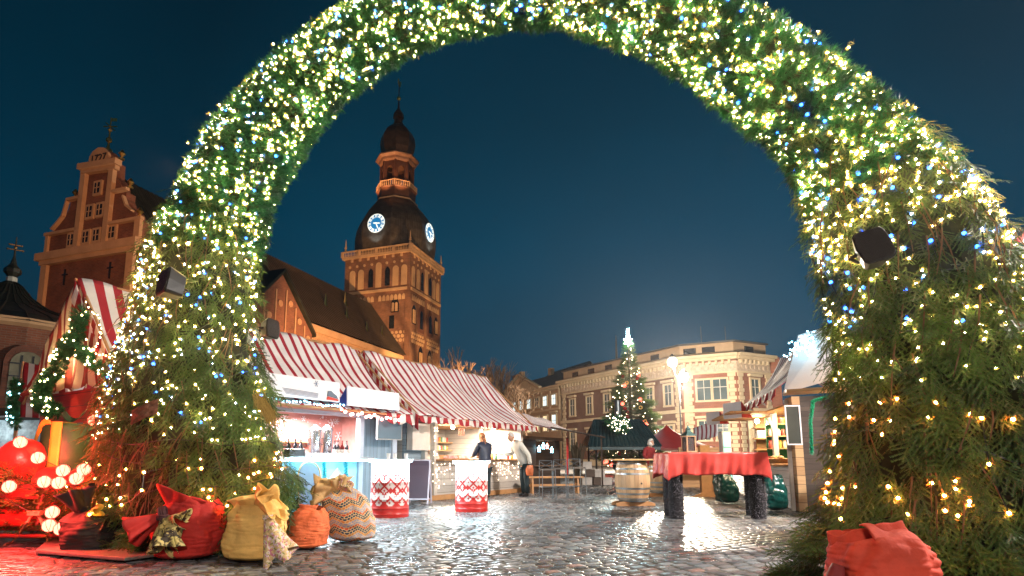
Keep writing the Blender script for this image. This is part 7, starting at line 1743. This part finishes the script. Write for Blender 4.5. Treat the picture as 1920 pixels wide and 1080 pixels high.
# gift
gp = at(132, 868, 7.35); t_ = thing('gift_box', 'big green present with yellow ribbon on the sledge', 'present', (gp.x, 7.3, gp.z - .12), R(8))
gw, gh = .30, at(138, 797, 7.55).z - gp.z + .12
m = MB(); m.lathe([(gw * .96, 0), (gw, .03), (gw, gh - .05), (gw * .93, gh - .01), (gw * .5, gh), (.01, gh)], (0, 0, 0), 28); m.build('box', mat('green_wrap', (.015, .10, .03), .5, .3, 5, .3), t_, True)
M_yel = mat('yellow_ribbon', (.85, .55, .06), .5, .12, 6, .3)
m = MB()
m.grid(lambda u, v: ((-.06 + .12 * u), -(gw + .006) if v < .6 else -(gw + .006) * (1 - (v - .6) / .4), (v / .6) * gh if v < .6 else gh + .008), 4, 20)
m.grid(lambda u, v: (-gw * 1.02 * math.sin(.3 + v * 1.4) - .12 * v * v, -gw * .9 * math.cos(.3 + v * 1.4) + (u - .5) * .03, gh + .01 - .24 * v * v - .11 * u + .05 * math.sin(v * 6)), 6, 16)
m.build('ribbon', M_yel, t_, True, solid=.006)
m = MB()
for sgn in (-1, 1): m.grid(lambda u, v: (sgn * .12 * math.sin(v * 3.1) + .03 * u, -.03 + .05 * u, gh + .02 + .10 * math.sin(v * 3.1) ** 2 + .05 * u), 4, 12)
m.build('bow', mat('dark_leaf', (.02, .05, .02), .6), t_, True, solid=.005)
gq = at(186, 868, 7.7); t_ = thing('gift_box', 'red present half hidden behind the green one', 'present', (gq.x - .05, 7.85, gq.z - .1)); m = MB(); m.bx(-.16, .16, -.14, .14, 0, .42); m.build('box', M_red, t_, bevel=.01)
m = MB(); m.bx(-.03, .03, -.145, .145, -.0, .424); m.build('ribbon', M_yel, t_)
# rope
m = MB(); pr = [gd(5, 1025), gd(28, 1015), at(45, 990, 6.4), at(62, 962, 6.45), at(72, 966, 6.45), at(82, 990, 6.4), gd(98, 1012, .03), gd(125, 1013, .02)]
full = []
for a, b in zip(pr[:-1], pr[1:]):
    for q in range(6): full.append(a.lerp(b, q / 6))
full = [(full[max(0, i - 2)] + full[i] + full[min(len(full) - 1, i + 2)]) / 3 for i in range(len(full))]
for ph_ in (0, 2.1, 4.2):
    m.tube([p + Vector((.010 * math.cos(i * 1.3 + ph_), .010 * math.sin(i * 1.3 + ph_), .012 + .008 * math.sin(i * 1.3 + ph_))) for i, p in enumerate(full)], .008, 5)
m.box(at(66, 962, 6.43), (.14, .06, .05)); g = m.build('rope', mat('hemp_rope', (.22, .14, .08), .85, .3, 30), None, True); tag(g, 'thick twisted rope tied to the sledge and trailing on the setts', 'rope')
# ================= sacks in front of the arch =================
def cloth_mat(name, c, rough=.8, var=.10, pattern=None):
    return mat(name, c, rough, .28, 2.6, .55, 17)
def sack(name, label, p, rx, ry, h, mt, seed, lean=(0, 0), top=.42, ruff=None, tie=None, rz=0., group='stuffed cloth sacks by the arch', neck=None):
    m, fn = sack_profile('', '', None, rx, ry, h, mt, seed, lean, top, crease=.055, n=110, rows=80)
    t_ = thing('cloth_sack', label, 'sack', p, rz, group); b = m.build('sack_body', mt, t_, True)
    return t_, fn
def ruffle(t_, c, d, r0, r1, ln, mt, folds=9, amp=.28, name='ruffle', seed=0, curl=0., flat=1.):
    """gathered cloth opening out from a tie at c along d"""
    c, d = Vector(c), Vector(d).normalized(); a = d.cross(Vector((.2, .9, .3))).normalized(); b = d.cross(a)
    def fn(u, v):
        an = u * 2 * math.pi; f = r0 + (r1 - r0) * v ** .8
        w = 1 + amp * v * math.sin(an * folds + seed) + .3 * v * mnoise.noise(Vector((math.cos(an) * 1.5 + seed, math.sin(an) * 1.5, v)))
        return c + d * (ln * v * (1 + .35 * mnoise.noise(Vector((math.cos(an) + seed, math.sin(an), 5))))) + (a * math.cos(an) + b * math.sin(an) * flat) * f * w - UP * curl * v * v
    m = MB(); m.grid(fn, 90, 10); return m.build(name, mt, t_, True, solid=.004)
def knot(t_, c, r, mt, name='tie', ax=(0, 0, 1)):
    ax = Vector(ax).normalized(); a = ax.cross(Vector((.3, .8, .2))).normalized(); b = ax.cross(a); m = MB()
    for k in range(3): m.tube([Vector(c) + (a * math.cos(q * .52) + b * math.sin(q * .52)) * r + ax * (k - 1) * r * .35 for q in range(13)], r * .28, 6)
    return m.build(name, mt, t_, True)
M_sr = cloth_mat('red_cotton', (.46, .020, .014)); M_sy = cloth_mat('mustard_cotton', (.80, .46, .13)); M_so = cloth_mat('orange_cotton', (.82, .17, .06)); M_sk = mat('black_cloth', (.010, .009, .008), .7, .3, 5, .3)
M_sr2 = cloth_mat('scarlet_cotton', (.56, .050, .020)); M_tan = cloth_mat('tan_cloth', (.50, .31, .13))
# camouflage and flower prints
def print_mat(name, base, cols, scale, thr=.5):
    m = bpy.data.materials.new(name); m.use_nodes = True; t = m.node_tree; b = t.nodes['Principled BSDF']; b.inputs['Roughness'].default_value = .8
    tc = nn(t, 'ShaderNodeTexCoord'); cur = None
    for k, c in enumerate(cols):
        n = nn(t, 'ShaderNodeTexNoise'); n.inputs['Scale'].default_value = scale * (1 + .2 * k); n.inputs['Detail'].default_value = 1.5
        mp = nn(t, 'ShaderNodeMapping'); mp.inputs['Location'].default_value = (k * 3.7, k * 1.9, 0); t.links.new(tc.outputs['Object'], mp.inputs[0]); t.links.new(mp.outputs[0], n.inputs[0])
        g = nn(t, 'ShaderNodeMath', operation='GREATER_THAN'); t.links.new(n.outputs[0], g.inputs[0]); g.inputs[1].default_value = thr + .02 * k
        mx = nn(t, 'ShaderNodeMix', data_type='RGBA'); t.links.new(g.outputs[0], mx.inputs[0]); mx.inputs[7].default_value = (*c, 1)
        if cur is None: mx.inputs[6].default_value = (*base, 1)
        else: t.links.new(cur, mx.inputs[6])
        cur = mx.outputs[2]
    t.links.new(cur, b.inputs['Base Color']); return m
M_camo = print_mat('olive_print', (.42, .33, .10), [(.16, .12, .04), (.05, .035, .02), (.55, .42, .16)], 14)
M_flor = print_mat('flower_print', (.62, .42, .20), [(.75, .62, .45), (.5, .16, .22), (.25, .24, .06), (.7, .5, .6)], 26, .56)
M_knot = mat('dark_knot', (.05, .012, .014), .8, .3, 8)
p = gd(152, 1040); t_, fn = sack('', 'black sack slumped against the left side of the arch leg', (p.x, p.y + .15, 0), .25, .24, .46, M_sk, 2.2, (-.06, 0), .3)
ruffle(t_, (-.10, -.05, .44), (-.25, -.1, 1), .06, .15, .24, M_sk, 5, .4, 'sack_neck', 3); ruffle(t_, (.06, -.2, .42), (.8, -.2, .25), .015, .05, .16, M_yel, 3, .5, 'ribbon', 4); knot(t_, (-.08, -.06, .46), .05, M_black, 'cord')
p = gd(322, 1057); t_, fn = sack('', 'big crimson sack tied with dark and olive printed cloth', (p.x, p.y + .27, 0), .305, .25, .60, M_sr, 5.1, (.05, 0), .62)
ruffle(t_, (-.10, -.10, .52), (.35, .25, 1), .10, .27, .16, M_sr, 7, .22, 'sack_mouth', 1, .02, .6); knot(t_, (-.12, -.27, .47), .06, M_knot, 'dark_tie', (1, .3, .3))
ruffle(t_, (-.15, -.27, .44), (-1, -.35, -.55), .03, .13, .27, M_sr, 5, .35, 'red_tail', 2); ruffle(t_, (-.08, -.30, .44), (.25, -.3, -1), .035, .12, .32, M_camo, 4, .5, 'olive_tail', 3)
ruffle(t_, (-.05, -.30, .42), (.9, -.25, -.35), .035, .12, .16, M_camo, 5, .4, 'olive_bow', 5); knot(t_, (-.10, -.31, .44), .045, M_knot, 'knot')
p = gd(455, 1060); t_, fn = sack('', 'mustard yellow sack with flowered scarf tail and folded mouth', (p.x, p.y + .25, 0), .265, .24, .57, M_sy, 8.3, (.04, 0), .6)
ruffle(t_, (.06, -.06, .52), (.75, -.35, .55), .08, .20, .20, M_sy, 6, .22, 'folded_mouth', 2, .05, .7); ruffle(t_, (-.05, 0, .52), (-.15, -.1, 1), .16, .19, .12, M_sy, 4, .2, 'sack_mouth', 7, .02, .7)
ruffle(t_, (.20, -.20, .42), (.42, -.15, -1), .04, .13, .40, M_flor, 4, .4, 'flowered_tail', 6); knot(t_, (.19, -.19, .44), .04, M_flor, 'knot')
p = gd(563, 1034); t_, fn = sack('', 'small orange sack between mustard and patterned ones', (p.x, p.y + .22, 0), .215, .2, .44, M_so, 11.7, (.03, 0), .55)
ruffle(t_, (0, -.02, .38), (.1, .1, 1), .09, .10, .1, M_so, 4, .2, 'sack_mouth', 3)
# patterned sack: printed zigzag rows of coloured dots
def dots_mat():
    m = bpy.data.materials.new('dotted_print'); m.use_nodes = True; t = m.node_tree; b = t.nodes['Principled BSDF']; b.inputs['Roughness'].default_value = .8
    def M(op, a, c=None, d=None):
        n = nn(t, 'ShaderNodeMath', operation=op)
        for i, v in enumerate((a, c, d)):
            if v is None: continue
            if isinstance(v, (int, float)): n.inputs[i].default_value = v
            else: t.links.new(v, n.inputs[i])
        return n.outputs[0]
    tc = nn(t, 'ShaderNodeTexCoord'); s = nn(t, 'ShaderNodeSeparateXYZ'); t.links.new(tc.outputs['UV'], s.inputs[0])
    pz = .027; zz = M('MULTIPLY', M('ABSOLUTE', M('SUBTRACT', M('FRACT', M('DIVIDE', s.outputs[0], .20)), .5)), .11)
    u = M('DIVIDE', s.outputs[0], pz); v = M('DIVIDE', M('ADD', s.outputs[1], zz), pz); row = M('FLOOR', v)
    fu = M('SUBTRACT', M('FRACT', M('ADD', u, M('MULTIPLY', row, .5))), .5); fv = M('SUBTRACT', M('FRACT', v), .5)
    dot = M('LESS_THAN', M('ADD', M('MULTIPLY', fu, fu), M('MULTIPLY', fv, fv)), .19)
    r = nn(t, 'ShaderNodeValToRGB'); r.color_ramp.interpolation = 'CONSTANT'; e = r.color_ramp.elements; e[0].color = (.02, .05, .09, 1); e[1].position = .86; e[1].color = (.03, .16, .18, 1)
    for p_, c in ((.17, (.55, .07, .035)), (.34, (.03, .14, .20)), (.5, (.30, .30, .42)), (.67, (.60, .22, .06))):
        q = e.new(p_); q.color = (*c, 1)
    t.links.new(M('FRACT', M('MULTIPLY', row, .1667)), r.inputs[0])
    mx = nn(t, 'ShaderNodeMix', data_type='RGBA'); t.links.new(dot, mx.inputs[0]); mx.inputs[6].default_value = (.66, .46, .22, 1); t.links.new(r.outputs[0], mx.inputs[7]); t.links.new(mx.outputs[2], b.inputs['Base Color']); return m
M_dots = dots_mat(); p = gd(648, 1021)
m, fn = sack_profile('', '', None, .27, .24, .66, None, 14.2, (-.20, 0), .28, crease=.03); m = MB()
m.grid(fn, 90, 64, lambda u, v: (u * 1.6, v * .66)); t_ = thing('cloth_sack', 'leaning sack printed with zigzag rows of coloured dots', 'sack', (p.x + .02, p.y + .24, 0), 0, 'stuffed cloth sacks by the arch'); m.build('sack_body', M_dots, t_, True)
ruffle(t_, (-.20, -.03, .62), (-.9, -.3, .05), .05, .16, .27, M_tan, 5, .4, 'tan_tail', 2, .03); ruffle(t_, (-.20, -.02, .63), (-.05, -.1, 1), .06, .15, .14, M_dots, 6, .35, 'sack_neck', 4); ruffle(t_, (-.17, -.05, .64), (.6, -.2, .45), .04, .11, .13, M_flor, 5, .4, 'flowered_bow', 6)
knot(t_, (-.20, -.03, .63), .06, M_tan, 'knot')
# red sack at the right leg
p = at(1670, 1010, 3.32); t_, fn = sack('', 'scarlet sack propped against the right arch leg', (p.x, 3.42, 0), .262, .23, .54, M_sr2, 17.5, (0, .02), .82)
ruffle(t_, (-.02, 0, .46), (-.1, .3, 1), .2, .20, .16, M_sr2, 4, .12, 'sack_mouth', 8, .02, .55); ruffle(t_, (-.28, -.05, .40), (-.4, -.1, -1), .03, .08, .3, mat('dark_red_tail', (.16, .012, .012), .8, .2, 6, .3), 4, .3, 'side_tail', 3)
m = MB(); m.grid(lambda u, v: (-.14 + .30 * u + .02 * v, -.05 - .12 * v, .62 - .11 * v * v - .05 * u * u + .012 * math.sin(u * 9 + v * 3)), 24, 10); m.build('folded_flap', M_sr2, t_, True, solid=.008)
# base plate and props
m = MB(); q = [gd(65, 1043), gd(233, 1058), gd(302, 1048), gd(320, 1020), gd(90, 1020)]
m.prism([(v.x, v.y) for v in q], (0, 0, .03), (1, 0, 0), (0, 1, 0), (0, 0, .032)); g = m.build('base_plate', mat('worn_zinc', (.42, .40, .37), .4, .25, 8, metal=.8, rvar=.1), None, bevel=.004); tag(g, 'low grey metal plate under the left arch leg', 'plate')
m = MB()
for a, b in (((372, 905, 6.25), (405, 1036, 6.0)), ((396, 985, 6.1), (392, 1036, 6.0)), ((392, 1015, 6.02), (430, 1012, 6.02))): m.tube([at(*a), at(*b)], .014, 6)
g = m.build('trestle', mat('bare_wood', (.30, .19, .10), .7, .2, 8), None); tag(g, 'bare wooden trestle sticks between crimson and mustard sacks', 'trestle')
# ================= people =================
def skin(name, pts, edges, mt, parent, root=0, sub=1):
    """one continuous body grown from a skeleton: pts = [(x, y, z, r)]"""
    me = bpy.data.meshes.new(name); me.from_pydata([p[:3] for p in pts], edges, []); o = bpy.data.objects.new(name, me); COL.objects.link(o); me.materials.append(mt)
    k = o.modifiers.new('skin', 'SKIN'); k.use_smooth_shade = True
    sv = me.skin_vertices[0].data
    for i, p in enumerate(pts):
        r = p[3]; sv[i].radius = r if isinstance(r, tuple) else (r, r)
        sv[i].use_root = (i == root)
    s = o.modifiers.new('sub', 'SUBSURF'); s.levels = s.render_levels = sub
    if parent: o.parent = parent
    return o
M_skin = mat('skin', (.50, .26, .17), .5, .08, 6)
def head(parent, c, yaw, pitch, hair_m, style, s=1.):
    """head with brow, nose, mouth, ears, looking along -Y before the yaw"""
    M = Matrix.Translation(c) @ Matrix.Rotation(yaw, 4, 'Z') @ Matrix.Rotation(pitch, 4, 'X') @ Matrix.Scale(s, 4)
    def fn(u, v):
        a = u * 2 * math.pi; e = -math.pi / 2 + v * math.pi; z = .118 * math.sin(e); r = math.cos(e)
        x = .076 * r * math.sin(a); y = -.094 * r * math.cos(a)
        if z < 0: x *= 1 - .35 * (-z / .118); y = y * (1 - .12 * (-z / .118)) if y < 0 else y * (1 - .4 * (-z / .118))
        if y < 0:
            y -= .020 * math.exp(-(x / .014) ** 2 - ((z + .012) / .022) ** 2)                  # nose
            y += .010 * math.exp(-((abs(x) - .03) / .016) ** 2 - ((z - .012) / .012) ** 2)     # eye sockets
            y -= .006 * math.exp(-(x / .022) ** 2 - ((z + .052) / .010) ** 2); y -= .006 * math.exp(-(x / .02) ** 2 - ((z + .1) / .02) ** 2)
        return (x, y, z)
    m = MB(); m.T = M; m.grid(fn, 28, 20); 
    for s_ in (-1, 1): m.ball((s_ * .078, .008, -.005), .022, 8, 1.3)
    h = m.build('head', M_skin, parent, True)
    m = MB(); m.T = M
    for s_ in (-1, 1): m.ball((s_ * .03, -.084, .012), .010, 8)
    m.build('eye', mat('eye', (.05, .04, .03), .2), h)
    m = MB(); m.T = M; m.box((0, -.096, -.052), (.04, .006, .007)); m.build('mouth', mat('lips', (.35, .10, .08), .5), h)
    def hf(u, v):
        a = u * 2 * math.pi; e = (-.15 if style == 'long' else .12) + v * (math.pi / 2 - (-.15 if style == 'long' else .12)); front = max(0, math.cos(a))
        e2 = e + (math.pi / 2 - e) * .62 * front if style != 'fluffy' else e + (math.pi / 2 - e) * .45 * front
        k = 1.13 + (.25 if style == 'fluffy' else 0) + .05 * mnoise.noise(Vector((a * 3, e * 5, 1))); r = math.cos(e2); return (.078 * r * math.sin(a) * k, -.092 * r * math.cos(a) * k + .006, .120 * math.sin(e2) * k)
    m = MB(); m.T = M; m.grid(hf, 30, 10)
    if style == 'long': m.grid(lambda u, v: (.09 * math.sin((u - .5) * 4.2) * (1 + .15 * v), .075 * math.cos((u - .5) * 4.2) + .03 * v + .012 * math.sin(u * 40), .02 - .27 * v), 40, 8)
    if style == 'fluffy': m.ball((0, .03, -.02), .115, 14, .9)
    m.build('hair', hair_m, parent, True, solid=.01 if style != 'fluffy' else 0)
def hand(parent, p, d, up, mt=M_skin, side=1, curl=.5):
    """palm, four fingers of different lengths with a bend, and a thumb leaving the side of the palm"""
    d, up = Vector(d).normalized(), Vector(up).normalized(); s_ = d.cross(up).normalized() * side; up = s_.cross(d).normalized() * side; p = Vector(p)
    pts = [(*p, .024), (*(p + d * .05), (.036, .016)), (*(p + d * .09), (.038, .014))]; ed = [(0, 1), (1, 2)]
    o = skin('hand', pts, ed, mt, parent)
    m = MB()
    for k, (off, ln) in enumerate(((-.03, .068), (-.010, .08), (.010, .074), (.029, .058))):
        a = p + d * .092 + s_ * off; b = a + (d * (1 - curl * .3) - up * curl * .5).normalized() * ln * .5; c = b + (d * (1 - curl) - up * curl).normalized() * ln * .5
        m.tube([a - d * .012, a, b, c], [.009, .0088, .0078, .006], 7)
    a = p + d * .035 - s_ * .034; b = a + (d * .6 - s_ * .7 - up * .3).normalized() * .035; c = b + (d * .9 - s_ * .1 - up * .4).normalized() * .03; m.tube([p + d * .02 - s_ * .01, a, b, c], [.012, .011, .010, .0075], 7)
    m.build('fingers', mt, o, True)
def person(label, loc, rz, H, jacket, trousers, hair, style, hunch=0., lean=0., shoe=None, arms=None, skirt=.0, legs=True, coatlen=.0, head_pitch=0.):
    t_ = thing('person', label, 'person', loc, rz); s = H / 1.75
    def S(x, y, z): return (x * s, y * s, z * s)
    hip = .93; l_ = lean
    def T(z): return -l_ * max(0, z - hip)                         # lean forward (toward -Y) above the hips
    sh_y = T(1.43); nk_y = T(1.52) - hunch * .05
    A = arms or {-1: ((-.27, -.02, 1.18), (-.22, -.22, 1.02)), 1: ((.27, -.02, 1.18), (.22, -.22, 1.02))}
    # body under the clothes: one surface, pelvis to neck, arms and legs
    P = [(*S(0, 0, .95), .10 * s), (*S(0, T(1.2), 1.2), .10 * s), (*S(0, sh_y, 1.42), .09 * s), (*S(0, nk_y, 1.53), .05 * s)]; E_ = [(0, 1), (1, 2), (2, 3)]
    for sd in (-1, 1):
        i = len(P); e, w = A[sd]
        P += [(*S(sd * .17, sh_y, 1.41), .055 * s), (*S(e[0], e[1] + T(e[2]), e[2]), .042 * s), (*S(w[0], w[1] + T(w[2]), w[2]), .03 * s)]; E_ += [(2, i), (i, i + 1), (i + 1, i + 2)]
        j = len(P); P += [(*S(sd * .09, 0, .86), .085 * s), (*S(sd * .10, -.02, .48), .055 * s), (*S(sd * .10, .02, .10), .04 * s)]; E_ += [(0, j), (j, j + 1), (j + 1, j + 2)]
    skin('body', P, E_, M_skin, t_)
    J = [(*S(0, .005, .86 - coatlen), (.205 * s, .155 * s)), (*S(0, T(1.08), 1.06), (.19 * s, .14 * s)), (*S(0, T(1.3), 1.28), (.21 * s, .145 * s)), (*S(0, sh_y, 1.43), (.15 * s, .11 * s)), (*S(0, nk_y, 1.505), .075 * s)]; E_ = [(0, 1), (1, 2), (2, 3), (3, 4)]
    for sd in (-1, 1):
        i = len(J); e, w = A[sd]
        J += [(*S(sd * .185, sh_y, 1.40), .082 * s), (*S(e[0], e[1] + T(e[2]), e[2]), .066 * s), (*S(w[0], w[1] + T(w[2]), w[2]), .05 * s)]; E_ += [(3, i), (i, i + 1), (i + 1, i + 2)]
        d = (Vector(w) - Vector(e)).normalized(); hand(t_, S(w[0] + d.x * .04, w[1] + T(w[2]) + d.y * .04, w[2] + d.z * .04), d, (0, -.3, 1), side=sd)
    skin('jacket', J, E_, jacket, t_, 0, 2)
    Pn = [(*S(0, 0, .90), (.165 * s, .125 * s))]; E_ = []
    for sd in (-1, 1):
        j = len(Pn); Pn += [(*S(sd * .095, 0, .80), .105 * s), (*S(sd * .10, -.02, .48), .078 * s), (*S(sd * .10, .015, .07), .062 * s)]; E_ += [(0, j), (j, j + 1), (j + 1, j + 2)]
    skin('trousers', Pn, E_, trousers, t_, 0, 2)
    for sd in (-1, 1): skin('shoe', [(*S(sd * .10, .05, .045), .042 * s), (*S(sd * .10, -.06, .04), (.042 * s, .036 * s)), (*S(sd * .105, -.15, .035), (.04 * s, .028 * s))], [(0, 1), (1, 2)], shoe or M_black, t_)
    head(t_, Vector(S(0, nk_y - .03 - hunch * .06, 1.64 - hunch * .05)), 0, head_pitch, hair, style, s)
    return t_
M_navy = mat('navy_down', (.015, .022, .05), .5, .3, 6, .5, 14); M_dkt = mat('dark_trousers', (.010, .022, .028), .8, .2, 8, .2); M_crm = mat('cream_jacket', (.58, .55, .50), .8, .08, 5, .3, 20)
M_hairb = mat('auburn_hair', (.30, .11, .045), .6, .3, 30); M_hairg = mat('grey_hair', (.45, .42, .40), .7, .2, 30); M_redc = mat('red_coat', (.22, .012, .015), .8, .2, 6, .2)
p = F1(1.30, .62); person('woman with long auburn hair in a dark navy jacket at the stall counter', (p.x, p.y, 0), RZ1 + R(180) - R(20), 1.68, M_navy, M_dkt, M_hairb, 'long', .5, .12, arms={-1: ((-.25, -.12, 1.16), (-.16, -.34, 1.12)), 1: ((.25, -.12, 1.16), (.15, -.34, 1.12))}, head_pitch=.3)
p = gd(985, 931); man = person('grey haired man in a cream jacket bending over the stall counter', (p.x, p.y + .1, 0), R(-62), 1.72, M_crm, M_dkt, M_hairg, 'short', 1., .50, arms={-1: ((-.25, -.16, 1.14), (-.18, -.42, 1.14)), 1: ((.28, .05, 1.12), (.26, .02, .86))}, coatlen=.05, head_pitch=.35)
bp3 = Vector((.26, -.02, .55)); t_ = thing('shoulder_bag', 'orange bag hanging from the hand of the man in cream', 'bag', man.location + Matrix.Rotation(R(-62), 3, 'Z') @ bp3, R(-50))
m = MB(); m.grid(lambda u, v: ((.13 + .02 * math.sin(v * 3)) * math.cos(u * 6.283) * (.9 + .1 * math.cos(u * 12)), .05 * math.sin(u * 6.283) * math.sin(.3 + v * 2.6), .01 + .27 * v), 24, 8); m.build('bag_body', mat('orange_leather', (.55, .13, .04), .45, .15, 8, .2), t_, True)
m = MB(); m.tube([(-.10 * math.cos(q * .314), 0, .26 + .09 * math.sin(q * .314)) for q in range(11)], .008, 5); m.build('strap', mat('brown_strap', (.12, .05, .03), .5), t_)
p = at(1215, 860, 18.5); person('person in a dark red coat with fluffy white hair behind the barrels', (p.x, 18.5, 0), R(35), 1.62, M_redc, M_dkt, mat('white_fur', (.75, .7, .66), .9, .1, 20, .6), 'fluffy', .6, .12, coatlen=.2)

hz_ = MB(); hz_.bx(-90, 70, -15, 170, -1.2, 100); ho = hz_.build('haze', bpy.data.materials.new('haze_air')); ho['kind'] = 'stuff'
hm = ho.data.materials[0]; hm.use_nodes = True; ht = hm.node_tree; ht.nodes.remove(ht.nodes['Principled BSDF'])
hv = nn(ht, 'ShaderNodeVolumePrincipled'); hv.inputs['Density'].default_value = .00020; hv.inputs['Color'].default_value = (.85, .9, 1, 1); hv.inputs['Anisotropy'].default_value = .6
ht.links.new(hv.outputs[0], ht.nodes['Material Output'].inputs['Volume'])
